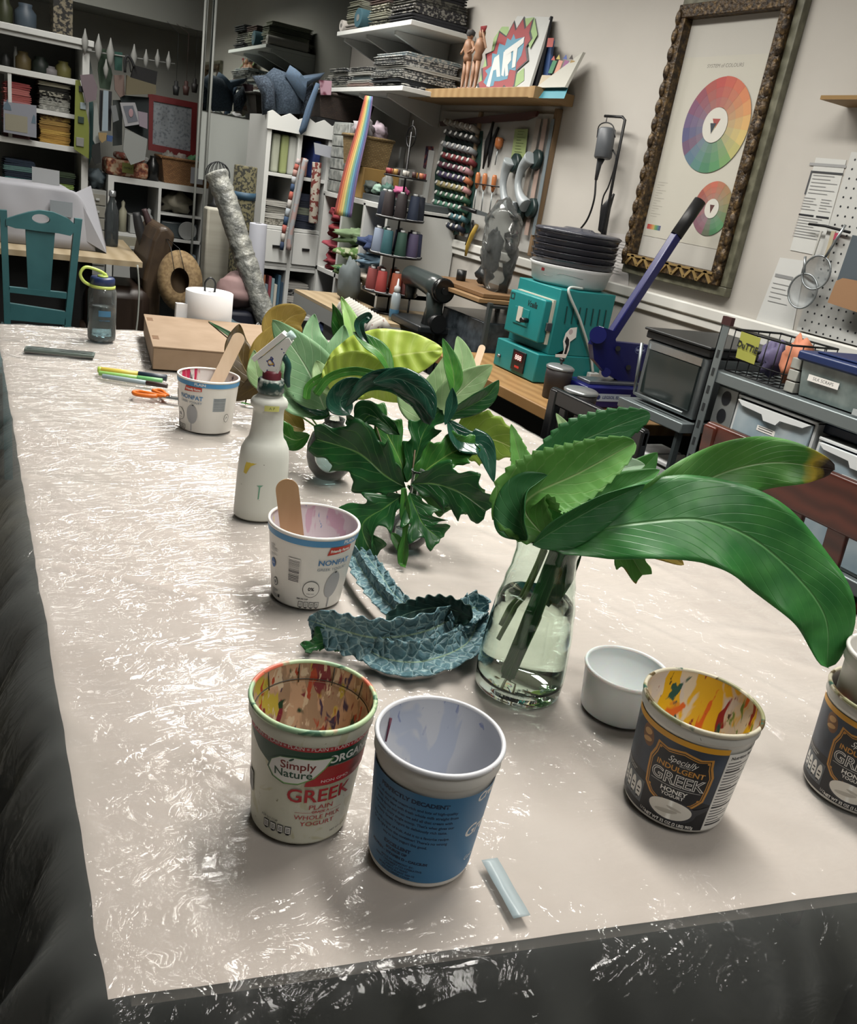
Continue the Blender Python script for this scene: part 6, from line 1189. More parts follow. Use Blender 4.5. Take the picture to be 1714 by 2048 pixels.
wood_chair('wooden_chair', 'black wooden chair with gold-tipped slats between the table and the kiln bench', 1.60, 1.62, 2.045, 0.862, 0.05, C('#101114', 0.3), 5, 0.030, xs=0.07, lean=0.0, z0=0.6)
# ================================================================== MIDDLE: WALL SHELVES, TOOL BOARD, SEWING TABLE, CUBE UNITS
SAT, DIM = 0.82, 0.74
SHW = C('#e0e2de', 0.5)
rnd = random.Random(11)
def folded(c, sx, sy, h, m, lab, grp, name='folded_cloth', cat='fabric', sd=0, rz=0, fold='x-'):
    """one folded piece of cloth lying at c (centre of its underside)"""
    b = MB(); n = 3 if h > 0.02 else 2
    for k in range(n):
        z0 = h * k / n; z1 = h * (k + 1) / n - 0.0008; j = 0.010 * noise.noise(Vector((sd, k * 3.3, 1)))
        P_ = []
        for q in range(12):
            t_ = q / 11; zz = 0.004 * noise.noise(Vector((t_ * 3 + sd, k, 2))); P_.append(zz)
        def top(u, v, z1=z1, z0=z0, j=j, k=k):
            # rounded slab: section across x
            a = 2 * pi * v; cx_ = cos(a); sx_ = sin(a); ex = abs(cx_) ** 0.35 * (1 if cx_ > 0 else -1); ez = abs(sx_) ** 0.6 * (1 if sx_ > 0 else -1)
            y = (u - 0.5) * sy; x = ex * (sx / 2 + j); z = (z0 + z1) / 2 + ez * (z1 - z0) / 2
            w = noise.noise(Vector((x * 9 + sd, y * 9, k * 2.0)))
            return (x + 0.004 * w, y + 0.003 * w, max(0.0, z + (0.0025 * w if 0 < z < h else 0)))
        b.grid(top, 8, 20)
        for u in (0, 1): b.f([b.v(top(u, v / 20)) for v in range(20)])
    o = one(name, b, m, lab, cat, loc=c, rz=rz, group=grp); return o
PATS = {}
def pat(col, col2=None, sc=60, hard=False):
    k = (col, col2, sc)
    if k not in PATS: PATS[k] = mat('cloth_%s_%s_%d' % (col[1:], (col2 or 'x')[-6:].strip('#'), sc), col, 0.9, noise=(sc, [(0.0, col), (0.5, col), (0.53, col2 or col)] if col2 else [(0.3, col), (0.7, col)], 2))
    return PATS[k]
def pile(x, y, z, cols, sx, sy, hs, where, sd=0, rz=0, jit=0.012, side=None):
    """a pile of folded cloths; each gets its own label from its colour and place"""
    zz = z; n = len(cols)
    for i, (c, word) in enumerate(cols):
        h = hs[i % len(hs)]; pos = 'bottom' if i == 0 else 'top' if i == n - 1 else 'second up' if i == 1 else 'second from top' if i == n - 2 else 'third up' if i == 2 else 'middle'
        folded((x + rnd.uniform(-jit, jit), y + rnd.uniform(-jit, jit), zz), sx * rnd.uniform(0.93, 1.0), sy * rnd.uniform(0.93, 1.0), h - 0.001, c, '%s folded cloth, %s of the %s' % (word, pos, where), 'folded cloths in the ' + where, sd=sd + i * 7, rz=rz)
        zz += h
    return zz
# ---- two white wall shelves with fabric piles
for (z, lab) in ((2.035, 'upper white wall shelf loaded with folded fabric'), (1.755, 'lower white wall shelf with striped fabric piles, above the wicker baskets')):
    t = thing('wall_shelf', lab, 'shelf', (2.12, 4.85, z)); o = t.location
    b = at(o); b.box((1.945, 4.10, z), (2.297, 5.02 if z > 2 else 5.25, z + 0.022), 0.002); link('board', b, t, SHW)
    for y in ((4.35, 4.70, 5.0) if z > 2 else (4.35, 4.70)):
        b = at(o); slab(b, [(2.297, y, z - 0.11), (2.297, y, z - 0.001), (1.99, y, z - 0.001), (1.99, y, z - 0.018), (2.27, y, z - 0.11)], (0, 0.02, 0)); link('bracket', b, t, SHW)
for y in (4.35, 4.70, 5.0):
    b = at((2.28, y, 1.2)); b.box((2.272, y + 0.001, 1.13), (2.298, y + 0.019, 1.53)); one('wall_rail', b, SHW, 'white shelving rail on the wall under the lower shelf, %s' % {4.35: 'nearest', 4.70: 'middle one', 5.0: 'farthest'}[y], 'rail', loc=(2.28, y, 1.2))
W_ = lambda c, w, c2=None, s=60: (pat(c, c2, s), w)
zu = 2.058
pile(2.12, 4.28, zu, [W_('#23242a', 'black'), W_('#2b2a2e', 'black patterned', '#8f8d84', 70), W_('#5b5a50', 'grey-brown', '#2b2b28', 50), W_('#1d1f24', 'dark')], 0.30, 0.27, [0.04, 0.045, 0.035], 'near dark pile on the upper wall shelf')
pile(2.12, 4.56, zu, [W_('#3a3a33', 'dark leafy print', '#9a9a88', 60), W_('#9a9a88', 'pale green'), W_('#4a4a40', 'olive print', '#b5b3a0', 55), W_('#5f4a44', 'brown')], 0.30, 0.24, [0.035, 0.03, 0.04], 'leafy pile on the upper wall shelf')
pile(2.12, 4.90, zu + 0.0, [W_('#b0a8a2', 'pinkish grey'), W_('#8f917c', 'sage'), W_('#a9ab97', 'light sage'), W_('#6f7262', 'grey-green'), W_('#9fa08c', 'pale olive')], 0.31, 0.16, [0.035, 0.025, 0.03], 'sage pile on the upper wall shelf')
def roll_(name, A, B, r, m, lab, cat='fabric roll', inner=None, grp=None):
    A = Vector(A); B = Vector(B); c = (A + B) / 2; t = thing(name, lab, cat, c, group=grp); b = at(c); d = (B - A).normalized()
    b.tube([A, A + d * 0.004, B - d * 0.004, B], [r * 0.96, r, r, r * 0.96], 24); link('roll', b, t, m)
    b = at(c); b.tube([A - d * 0.0015, A + d * 0.0005], r * 0.35, 16); link('core', b, t, inner or C('#6b6a66', 0.8)); return t
roll_('fabric_roll', (1.94, 4.735, zu + 0.047), (2.25, 4.745, zu + 0.047), 0.046, C('#1d4f5c', 0.8), 'dark teal fabric roll with its end facing out on the upper wall shelf')
roll_('fabric_roll', (1.955, 4.995, zu + 0.030), (2.24, 5.005, zu + 0.030), 0.028, C('#b9b3ac', 0.9), 'pale pinkish fabric roll beside the teal roll on the upper wall shelf')
zl = 1.778
pile(2.12, 4.34, zl, [W_('#2f3338', 'charcoal', '#d0cfc8', 40), W_('#3a3f45', 'slate'), W_('#c2c1ba', 'cream striped', '#4a4e52', 90), W_('#4d5256', 'dark grey striped', '#b8b8b2', 90), W_('#bcbcb5', 'off-white'), W_('#62676b', 'grey striped', '#c8c8c2', 90), W_('#c6c6c0', 'white striped', '#5a6066', 90), W_('#8fa3ab', 'pale blue striped', '#d5d5d0', 80)], 0.32, 0.36, [0.020, 0.018, 0.022], 'tall pile on the lower wall shelf', sd=3)
pile(2.12, 4.70, zl, [W_('#a98f84', 'peach'), W_('#b9b8b0', 'cream'), W_('#9fb0b5', 'pale blue'), W_('#c2c2bb', 'off-white'), W_('#33373c', 'dark striped', '#b0b0aa', 90)], 0.30, 0.30, [0.022, 0.018], 'middle pile on the lower wall shelf', sd=5)
pile(2.12, 5.0, zl, [W_('#8c8c80', 'grey'), W_('#c1c0b8', 'cream striped', '#44484c', 90), W_('#3a3e42', 'dark striped', '#b5b5ae', 90), W_('#bdbdb5', 'off-white'), W_('#55595c', 'charcoal striped', '#c0c0ba', 90)], 0.30, 0.24, [0.020, 0.022], 'flat pile on the lower wall shelf', sd=8)
pile(2.12, 5.20, zl, [W_('#a9a9a0', 'grey'), W_('#c4c3bb', 'cream'), W_('#7f8078', 'mid grey', '#c9c9c2', 90), W_('#c9c8c0', 'white')], 0.28, 0.09, [0.022, 0.018], 'farthest pile on the lower wall shelf', sd=9)
# ---- mirror
b = MB(); b.box((1.395, 5.652, 1.17), (2.296, 5.662, 2.74)); M_ = at((1.85, 5.65, 1.17)); b.bm.free()
t = thing('mirror', 'large frameless mirror panel at the back, reflecting the right-hand wall', 'mirror', (1.85, 5.655, 1.17)); b = at(t.location); b.box((1.395, 5.652, 1.56), (2.296, 5.660, 2.74)); link('glass', b, t, C('#c3cac5', 0.02, 1.0)); b = at(t.location); b.box((1.395, 5.660, 1.17), (2.296, 5.675, 2.748)); link('backing_reflection_board', b, t, C('#b5bab4', 0.8))  # added pale board; below the glass its tone stands in for the reflection
for (x, lab) in ((1.372, 'left'), (1.432, 'right')):
    b = at((x, 5.63, 1.3)); b.tube([(x, 5.63, 0.0), (x, 5.63, 2.748)], 0.0075, 10); one('vertical_pipe', b, C('#8f938d', 0.4), 'thin white vertical pipe by the mirror edge, %s one of the pair' % lab, 'pipe', loc=(x, 5.63, 1.3))
# ---- wooden shelf with the ART panel
az = 1.752; ay0 = 3.205; ay1 = 4.07
t = thing('wall_shelf', 'thick light wooden wall shelf holding the ART panel and wooden mannequins', 'shelf', (2.2, 3.7, az)); o = t.location
BW = mat('shelf_wood', '#b08a52', 0.5, wave=(5, '#a8824b', '#ba955c', 'Y', 3))
b = at(o); b.box((2.10, ay0, az), (2.297, 4.36, az + 0.040), 0.002); link('board', b, t, BW)
b = at(o); b.box((2.098, ay0 - 0.002, az - 0.002), (2.297, ay0 + 0.035, az + 0.042), 0.001); link('end_block', b, t, BW)
az += 0.041
def lean_panel(name, lab, px, col, x0, x1, cat='panel', thick=0.012):
    """px: bottom-near, bottom-far, top-far, top-near outline corners; bottom stands at x0, top rests toward x1"""
    P_ = [PX(px[0][0], px[0][1], x0), PX(px[1][0], px[1][1], x0), PX(px[2][0], px[2][1], x1), PX(px[3][0], px[3][1], x1)]
    P_[0].z = P_[1].z = az; t = thing(name, lab, cat, (P_[0] + P_[1]) / 2); b = at(t.location); slab(b, P_, (thick, 0, 0)); link('panel', b, t, C(col, 0.6)); return t, P_
t, P_ = lean_panel('art_panel', 'white leaning panel with a red and black burst and the word ART', [(1055, 192), (948, 190), (1035, 32), (1102, 34)], '#b9bab6', 2.13, 2.27)
yA, yB = P_[0].y, P_[1].y; hgt = (P_[3] - P_[0]).length * 1.0; lx = Vector((0, -1, 0)); ly = (P_[2] - P_[1]); ly.y = 0; ly.normalize()
wsf = plane_surf((P_[0] + P_[1]) / 2 - t.location, lx, ly)
Wd = abs(yB - yA); 
# burst in the panel's own coordinates, traced from pixels onto its plane
nrm = lx.cross(ly).normalized(); c0 = (P_[0] + P_[1]) / 2
def onpl(px, py):
    r = ray(px, py); tt = (c0 - CAMLOC).dot(nrm) / r.dot(nrm); p = CAMLOC + r * tt - c0; return (p.dot(lx), p.dot(ly))
Z5 = lambda l: [onpl(850 + x / 4.285, y / 4.285) for x, y in l]
burst = [(470, 835), (445, 725), (490, 700), (485, 590), (530, 570), (520, 465), (590, 435), (640, 265), (700, 310), (770, 175), (785, 250), (855, 140), (870, 235), (940, 150), (910, 270), (925, 330), (875, 400), (890, 520), (790, 610), (770, 740), (735, 810), (680, 745), (625, 835), (590, 780), (545, 835), (515, 780)]
cxb, cyb = 690, 520
sc_ = lambda l, k: [(cxb + (x - cxb) * k, cyb + (y - cyb) * k) for x, y in l]
inner = [(545, 750), (505, 710), (540, 640), (520, 610), (575, 570), (580, 460), (620, 470), (640, 375), (690, 395), (710, 330), (740, 350), (765, 295), (780, 340), (860, 320), (850, 400), (830, 480), (790, 540), (780, 610), (730, 600), (710, 680), (640, 700), (600, 700), (590, 740)]
it = [('p', Z5([(560, 500), (590, 330), (660, 230), (720, 230), (720, 420), (640, 520)]), C('#8fae6a', 0.7)), ('p', Z5([(860, 160), (940, 150), (965, 300), (900, 420), (870, 300)]), C('#8fae6a', 0.7)), ('p', Z5([(780, 640), (850, 580), (850, 690), (770, 750)]), C('#8fae6a', 0.7)), ('p', Z5([(440, 790), (520, 500), (560, 520), (470, 790)]), C('#8fae6a', 0.7)),
      ('p', Z5(burst), INK), ('p', Z5(sc_(burst, 0.93)), C('#97161f', 0.6)), ('p', Z5(inner), C('#3f88a3', 0.6))]
for L_ in ([(530, 745), (600, 500), (640, 470), (650, 660), (620, 665), (615, 600), (590, 610), (560, 750)], [(660, 650), (680, 450), (745, 430), (745, 520), (715, 560), (720, 650), (695, 660), (690, 580), (680, 660)], [(690, 440), (860, 320), (850, 375), (800, 420), (780, 580), (750, 590), (765, 440), (700, 480)]): it.append(('p', Z5(L_), C('#c9cbc6', 0.6)))
decal('painting', t, it, wsf, flat=True, off=0.001, lay=0.0006)
t, _p = lean_panel('navy_canvas', 'tall narrow navy wedge-shaped canvas behind the ART panel', [(1068, 195), (1040, 195), (1100, 33), (1102, 32)], '#10141f', 2.16, 2.27)
t, _p = lean_panel('blue_book', 'blue book with a red top leaning beside the navy panel', [(1092, 180), (1082, 178), (1094, 80), (1105, 80)], '#2a5390', 2.20, 2.26)
t, _p = lean_panel('painted_canvas', 'small canvas painted with coloured pencils over a blue splashed band', [(1125, 197), (1068, 193), (1106, 148), (1166, 104)], '#b9b7ab', 2.13, 2.25, thick=0.014)
c0 = (_p[0] + _p[1]) / 2; ly = Vector((0.12, 0, 0.24)).normalized(); nrm = lx.cross(ly).normalized(); c0 = _p[0]
ws2 = plane_surf(c0 - t.location, lx, (_p[3] - _p[0]).normalized()); 
def slabpoly(l): return [PX(x, y, 2.125) for x, y in l]
def painted(name, l, col, par, dx=0.0):
    b = at(par.location); slab(b, [PX(x, y, 2.128 + 0.12 * (196 - y) / 92 + dx) for x, y in l], (0.001, 0, 0)); return link(name, b, par, C(col, 0.6))
painted('painting', [(1066, 196), (1128, 197), (1138, 170), (1072, 175)], '#2f93a5', t, -0.004); painted('painting', [(1075, 175), (1137, 172), (1140, 152), (1084, 150)], '#b5a585', t, -0.005)
for (x, y, c) in ((1096, 146, '#1f7a4c'), (1108, 146, '#c98568'), (1120, 146, '#8a3f7a'), (1132, 146, '#9a7a2a')): painted('pencil_stroke', [(x, y), (x + 8, y + 1), (x + 18, y - 24), (x + 10, y - 26)], c, t, -0.006)
for (x, y, c) in ((1106, 120, '#b03a2c'), (1116, 118, '#b5a53a'), (1130, 118, '#2f4fa0'), (1142, 118, '#2a1c1a')): painted('pencil_tip', [(x - 4, y), (x + 4, y + 1), (x + 2, y - 9)], c, t, -0.006)
painted('red_top', [(1093, 94), (1105, 94), (1108, 76), (1096, 76)], '#a8382c', [q for q in bpy.data.objects if q.name == 'blue_book'][0], -0.045)
# mannequins
def mannequin(y, lab, hair=None, lean=0.0, fan=False):
    t = thing('artist_mannequin', lab, 'mannequin', (2.17, y, az)); wm = mat('mannequin_wood', '#a9764f', 0.5, noise=(20, [(0.3, '#9c6a45'), (0.7, '#b5835b')], 2)); h = 0.25
    b = MB(); b.ell((0, lean, h * 0.94), (0.016, 0.016, 0.024), 14, 10); hd = link('head', b, t, wm)
    if hair: b = MB(); b.ell((0, lean, h * 0.965), (0.021, 0.021, 0.018), 14, 8, 0.15, 3); link('hair', b, hd, C(hair, 0.8))
    b = MB(); b.tube([(0, lean, h * 0.88), (0, lean, h * 0.84), (0, lean, h * 0.72), (0, lean * 0.6, h * 0.62), (0, lean * 0.5, h * 0.56), (0, 0, h * 0.48)], [0.008, 0.020, 0.027, 0.017, 0.022, 0.018], 12); link('torso', b, t, wm)
    for s in (-1, 1):
        b = MB(); b.tube([(0, s * 0.014, h * 0.49), (0, s * 0.018, h * 0.28), (0, s * 0.018, h * 0.26), (0, s * 0.020, h * 0.05), (-0.02, s * 0.022, 0.006)], [0.013, 0.009, 0.010, 0.006, 0.007], 10); link('leg', b, t, wm)
        e = (-0.02, lean + s * (0.030 if not fan else 0.034), h * (0.62 if not (fan and s < 0) else 0.98)); b = MB(); b.tube([(0, lean + s * 0.026, h * 0.82), (0, lean + s * 0.05, h * 0.70), e], [0.008, 0.006, 0.005], 8); link('arm', b, t, wm)
    if fan: b = MB(); b.lathe([(0, 0), (0.026, 0), (0.026, 0.003), (0, 0.003)], 16, c=(0, 0, 0), a0=-pi / 2, a1=pi / 2); bb = link('red_fan', b, t, C('#9c1f24', 0.6)); bb.location = (-0.02, lean - 0.036, h * 1.04); bb.rotation_euler = (0, R(90), 0)
    return t
mannequin(PX(925, 190, 2.17).y, 'wooden artist mannequin with grey hair at the left end of the wooden shelf', '#4a4a4a', 0.01)
mannequin(PX(943, 190, 2.17).y, 'wooden artist mannequin holding up a red half-round fan, beside the ART panel', None, -0.01, True)
# ---- tool board under the wooden shelf
ty0 = PX(1100, 330, XW).y; t = thing('tool_board', 'white pegboard framed in wood under the wooden shelf, hung with tools', 'tool board', (XW, 3.9, 1.14)); o = t.location; tyb = PX(868, 400, XW).y
b = at(o); b.box((XW - 0.018, ty0, 1.15), (XW - 0.004, tyb, 1.72)); link('board', b, t, C('#bdbcb6', 0.6))
b = at(o); b.box((XW - 0.030, ty0 - 0.022, 1.14), (XW - 0.002, ty0, 1.74), 0.002); link('edge_strip', b, t, C('#8a6d48', 0.6)); b = at(o); ye = PX(955, 330, XW).y; b.box((XW - 0.034, ye - 0.010, 1.15), (XW - 0.019, ye + 0.012, 1.72), 0.002); link('edge_strip', b, t, C('#a08560', 0.6))
TX = XW - 0.035
def rod(name, pts, rr, col, lab, cat, x=TX, seg=10, parts=None, metal=0.0):
    P_ = [PX(a, c, x) for a, c in pts]; c = ctr(P_); t = thing(name, lab, cat, c); b = at(c); b.tube(P_, rr, seg); link('body', b, t, C(col, 0.4, metal)); return t
b = at((TX, 3.9, 1.6)); slab(b, [PX(x, y, TX) for x, y in ((879, 243), (1000, 229), (1075, 222), (1070, 232), (1050, 240), (880, 252))], (0.012, 0, 0)); one('wooden_yardstick', b, C('#5a2c22', 0.5), 'dark reddish wooden bar mounted slantwise above the thread rack', 'wooden bar', loc=(TX, 3.9, 1.6))
# thread rack with spools
gq = [(893, 262), (965, 262), (960, 330), (945, 400), (938, 465), (905, 470), (868, 405), (870, 345), (885, 300)]
t = thing('thread_rack', 'green-backed wall rack for sewing thread spools under the wooden shelf', 'thread rack', PX(915, 370, TX)); b = at(t.location); slab(b, [PX(x, y, TX + 0.012) for x, y in gq], (0.004, 0, 0)); link('back_panel', b, t, C('#0f4038', 0.6))
rows = [(905, 252, 6, '#b9b3a8', 'cream'), (903, 273, 6, '#2b2c2a', 'black'), (900, 296, 6, '#83878a', 'grey'), (896, 318, 6, '#7d1a24', 'dark red'), (892, 336, 6, '#5a2038', 'wine'), (888, 355, 6, '#3a2c55', 'violet'), (888, 374, 6, '#9c8f58', 'tan'), (884, 394, 6, '#1f5a3c', 'green'), (882, 412, 6, '#3c7a62', 'sea green'), (880, 432, 6, '#39707a', 'teal'), (876, 450, 6, '#18243c', 'navy')]
sp0 = None
for r_i, (px, py, n, col, w) in enumerate(rows):
    for i in range(n):
        x = px + i * 10.5 + (3 if r_i % 2 else 0); y = py + i * 2.6
        cc = col if not (w == 'tan' and i > 4) else '#c98a8a'
        if w == 'violet' and i == n - 1: cc = '#c2662a'
        if w == 'wine' and i >= 4: cc = '#b58088'
        A = PX(x, y, TX + 0.008); t = thing('thread_spool', '', 'thread spool', A, group='%s thread spools on the green wall rack' % w)
        t['label'] = 'small %s thread spool with a white end, %s row of the green rack' % (w, ['top', 'second', 'third', 'fourth', 'fifth', 'sixth', 'seventh', 'eighth', 'ninth', 'tenth', 'bottom'][r_i])
        if cc != col: t['label'] = ('pink thread spool with a white end near the right of the green wall rack' if cc != '#c2662a' else 'orange thread spool with a white end at the right edge of the green wall rack'); t['group'] = 'pink thread spools on the green wall rack' if cc != '#c2662a' else 'orange thread spool on the green wall rack'
        d = Vector((-0.048, 0.010, 0.020)); b = MB(); b.tube([(0, 0, 0), d * 0.84], 0.0140, 10); link('thread', b, t, C(cc, 0.7)); b = MB(); b.tube([d * 0.84, d * 0.92, d], [0.0090, 0.0115, 0.008], 10); link('spool_end', b, t, C('#c9c9c4', 0.5))
# screwdrivers and pliers
def driver(hx, hy, tx, ty, lab, hc='#c9701c', r=0.012, L2=None, x=TX):
    A = PX(hx, hy, x); B = PX(tx, ty, x); d = (B - A); t = thing('screwdriver', lab, 'screwdriver', A); b = at(A); b.tube([A, A + d * 0.06, A + d * 0.30, A + d * 0.42], [r * 0.7, r, r * 0.95, r * 0.5], 12); link('handle', b, t, C(hc, 0.4)); b = at(A); b.tube([A + d * 0.42, B], 0.0028, 8); link('shaft', b, t, SST)
driver(1000, 275, 990, 330, 'large screwdriver with a broad orange handle, above the row of three', r=0.020)
driver(957, 345, 948, 420, 'orange-handled screwdriver, left one of the row of three'); driver(971, 347, 962, 425, 'orange-handled screwdriver, middle one of the row of three'); driver(990, 350, 978, 430, 'orange-handled screwdriver, right one of the row of three')
rod('pliers', [(987, 243), (982, 262), (976, 285), (966, 338)], [0.006, 0.008, 0.016, 0.004], '#16181b', 'black-handled pliers hanging left of the large orange screwdriver', 'pliers'); rod('pliers', [(997, 255), (988, 275), (982, 300), (976, 335)], [0.006, 0.009, 0.012, 0.003], '#1b1d22', 'second black-handled tool hanging just behind the pliers', 'pliers', x=TX + 0.01)
b = at(PX(970, 370, TX)); b.tube([PX(950, 367, TX - 0.012), PX(1000, 374, TX - 0.012)], 0.003, 6); one('tool_rail', b, BLACK, 'thin black rail holding the three orange screwdrivers', 'rail', loc=PX(970, 370, TX))
paper([(1030, 258), (1056, 258), (1046, 345), (1018, 345)], 'light green printed list hanging on the tool board', lines(-0.035, 0.03, 0.08, 14, 0.012, '#5f6f3a'), x=TX, col='#9db068')
for (pp, lab) in ((((1020, 322), (1010, 345), (1006, 375), (1012, 405), (1030, 418)), 'white suction grip handle with dark pads, left one'), (((1062, 315), (1045, 335), (1036, 365), (1040, 392), (1052, 412)), 'white suction grip handle with dark pads, right one')):
    P_ = [PX(a, c, TX - 0.03) for a, c in pp]; c = ctr(P_); t = thing('suction_grip', lab, 'grip handle', c); b = at(c); b.tube(catmull(P_, 20), [0.030 - 0.014 * sin(pi * k / 20) for k in range(21)], 12); link('handle', b, t, C('#a9b2b6', 0.35))
    for q in (P_[0], P_[-1]): b = at(c); b.tube([q + Vector((0.012, -0.008, -0.004)), q + Vector((0.034, -0.012, -0.006))], [0.040, 0.044], 16); link('suction_pad', b, t, C('#16302f', 0.4))
for (x0, x1, w, col, lab) in ((1078, 1040, 0.035, '#a99d90', 'wide translucent straight ruler hanging on the tool board'), (1092, 1058, 0.030, '#b59a8c', 'pinkish metal straight ruler next to the translucent one'), (1106, 1072, 0.022, '#7f8c92', 'narrow steel ruler nearest the wooden edge of the tool board')):
    A = PX(x0, 238, TX); B = PX(x1 - 6, 470, TX); c = (A + B) / 2; b = at(c); b.obox(A, B, w, 0.003, up=(1, 0, 0)); one('straight_ruler', b, C(col, 0.35), lab, 'ruler', loc=c)
t = rod('palette_knife', [(925, 415), (953, 424)], 0.010, '#141517', 'wide black-handled knife with a steel blade sticking out below the thread rack', 'knife', x=TX - 0.04); b = at(t.location); slab(b, [PX(x, y, TX - 0.04) for x, y in ((953, 419), (985, 430), (990, 437), (953, 429))], (0.002, 0, 0)); link('blade', b, t, SST)
rod('cutting_pliers', [(954, 450), (944, 470), (935, 492), (931, 512)], [0.010, 0.012, 0.010, 0.006], '#c9a41c', 'yellow and black hand tool hanging below the thread rack', 'hand tool')
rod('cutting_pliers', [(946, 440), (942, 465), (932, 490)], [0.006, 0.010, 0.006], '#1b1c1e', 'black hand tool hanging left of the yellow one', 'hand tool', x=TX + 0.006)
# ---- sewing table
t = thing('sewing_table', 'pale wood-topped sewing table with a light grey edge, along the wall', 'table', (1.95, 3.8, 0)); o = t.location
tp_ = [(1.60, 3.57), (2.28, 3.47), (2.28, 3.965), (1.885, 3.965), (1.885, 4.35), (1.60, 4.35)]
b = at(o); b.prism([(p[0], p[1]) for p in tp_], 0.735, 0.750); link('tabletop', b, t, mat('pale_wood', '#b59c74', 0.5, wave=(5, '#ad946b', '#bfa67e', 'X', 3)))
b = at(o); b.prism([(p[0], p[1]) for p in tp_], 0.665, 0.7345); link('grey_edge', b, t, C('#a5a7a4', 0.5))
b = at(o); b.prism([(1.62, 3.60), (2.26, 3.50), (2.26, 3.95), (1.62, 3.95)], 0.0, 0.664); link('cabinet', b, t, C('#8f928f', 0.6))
# sewing machine
sx_ = 1.86; s0 = PZ(868, 668, 0.751); t = thing('sewing_machine', 'vintage dark grey-green sewing machine, handwheel facing the viewer', 'sewing machine', (s0.x, s0.y, 0.751)); o = t.location; GM = C('#3b4544', 0.28)
SC_ = lambda px, py: PX(px, py, s0.x)
b = at(o); b.box((s0.x - 0.09, s0.y - 0.02, 0.752), (s0.x + 0.09, s0.y + 0.30, 0.785), 0.008); link('bed', b, t, C('#22272a', 0.35))
b = at(o); b.tube([(s0.x, s0.y + 0.035, 0.78), (s0.x, s0.y + 0.035, 0.86), (s0.x, s0.y + 0.035, 0.93)], [0.050, 0.038, 0.046], 16); link('pillar', b, t, GM)
b = at(o); b.tube([(s0.x, s0.y - 0.005, 0.945), (s0.x, s0.y + 0.06, 0.950), (s0.x, s0.y + 0.20, 0.960), (s0.x, s0.y + 0.30, 0.955), (s0.x, s0.y + 0.315, 0.95)], [0.048, 0.052, 0.044, 0.050, 0.040], 20); link('arm', b, t, GM)
b = at(o); b.tube([(s0.x, s0.y + 0.28, 0.93), (s0.x, s0.y + 0.28, 0.86)], [0.034, 0.024], 12); b.tube([(s0.x, s0.y + 0.28, 0.86), (s0.x, s0.y + 0.28, 0.79)], 0.005, 8); link('needle_head', b, t, C('#2b2f2f', 0.4))
b = at(o); b.tube([(s0.x, s0.y - 0.035, 0.945), (s0.x, s0.y - 0.030, 0.945), (s0.x, s0.y - 0.012, 0.945), (s0.x, s0.y - 0.006, 0.945)], [0.046, 0.054, 0.054, 0.046], 28); hw_ = link('handwheel', b, t, C('#0f1112', 0.25)); b = at(o); b.tube([(s0.x, s0.y - 0.042, 0.945), (s0.x, s0.y - 0.034, 0.945)], 0.016, 16); link('wheel_hub', b, hw_, C('#2a2c2e', 0.2, 0.5))
b = at(o); b.tube([(s0.x, s0.y - 0.03, 0.80), (s0.x, s0.y + 0.02, 0.80)], 0.040, 16); link('motor', b, t, C('#16181a', 0.4))
# fluted white pad roll
A = PZ(690, 612, 0.80); B = PZ(758, 655, 0.80); t = thing('paper_chain', 'white fluted paper strip with dark marks lying on the sewing table', 'paper strip', ((A.x + B.x) / 2, (A.y + B.y) / 2, 0.751)); o = t.location; d = (B - A)
for k in range(14):
    p = A + d * (k / 13); b = at(o); b.tube([(p.x - 0.02, p.y + 0.02, 0.753), (p.x - 0.01, p.y + 0.01, 0.80), (p.x + 0.012, p.y - 0.01, 0.823), (p.x + 0.03, p.y - 0.02, 0.80)], [0.020, 0.021, 0.021, 0.017], 8); link('pleat', b, t, mat('pleat_paper', '#c3bfb6', 0.8, noise=(45, [(0.55, '#c3bfb6'), (0.68, '#c3bfb6'), (0.72, '#8a4a44')], 2)))
# thread cone carousel
c = PZ(778, 620, 0.751); cx0, cy0 = 1.895, 3.835; t = thing('cone_stand', 'black three-tier stand for large thread cones with a wire wheel on top', 'thread stand', (cx0, cy0, 0.751)); SM = C('#121315', 0.4, 0.4)
b = MB(); b.tube([(0, 0, 0), (0, 0, 0.82)], 0.005, 8); link('pole', b, t, SM)
b = MB(); b.tube([(0.0, 0.045 * cos(2 * pi * k / 24), 0.80 + 0.045 * sin(2 * pi * k / 24)) for k in range(25)], 0.0035, 6, cap=False); b.tube([(0, -0.045, 0.8), (0, 0.045, 0.8)], 0.002, 6); b.tube([(0, 0, 0.755), (0, 0, 0.87)], 0.002, 6); link('wire_wheel', b, t, SM)
tiers = [(0.13, 0.125, 9, [('#a82a24', 'red'), ('#b8552c', 'orange'), ('#a8605a', 'dusty pink'), ('#6a1f24', 'wine'), ('#8a2f2c', 'brick red')], 'lowest', 0.11), (0.275, 0.120, 9, [('#4f4468', 'purple'), ('#2c3358', 'indigo'), ('#6f9a8c', 'mint'), ('#14202f', 'black-blue'), ('#8493ab', 'pale blue'), ('#1f5f68', 'teal'), ('#1f4a3c', 'dark green')], 'middle', 0.12), (0.44, 0.105, 8, [('#2a1d1f', 'dark brown'), ('#241a1d', 'brown-black'), ('#1b2a44', 'navy'), ('#141d30', 'midnight blue')], 'top', 0.12)]
tiers[0] = (0.10,) + tiers[0][1:]
b = MB(); b.lathe([(0, 0), (0.08, 0), (0.08, 0.008), (0, 0.010)], 24); link('base', b, t, SM)
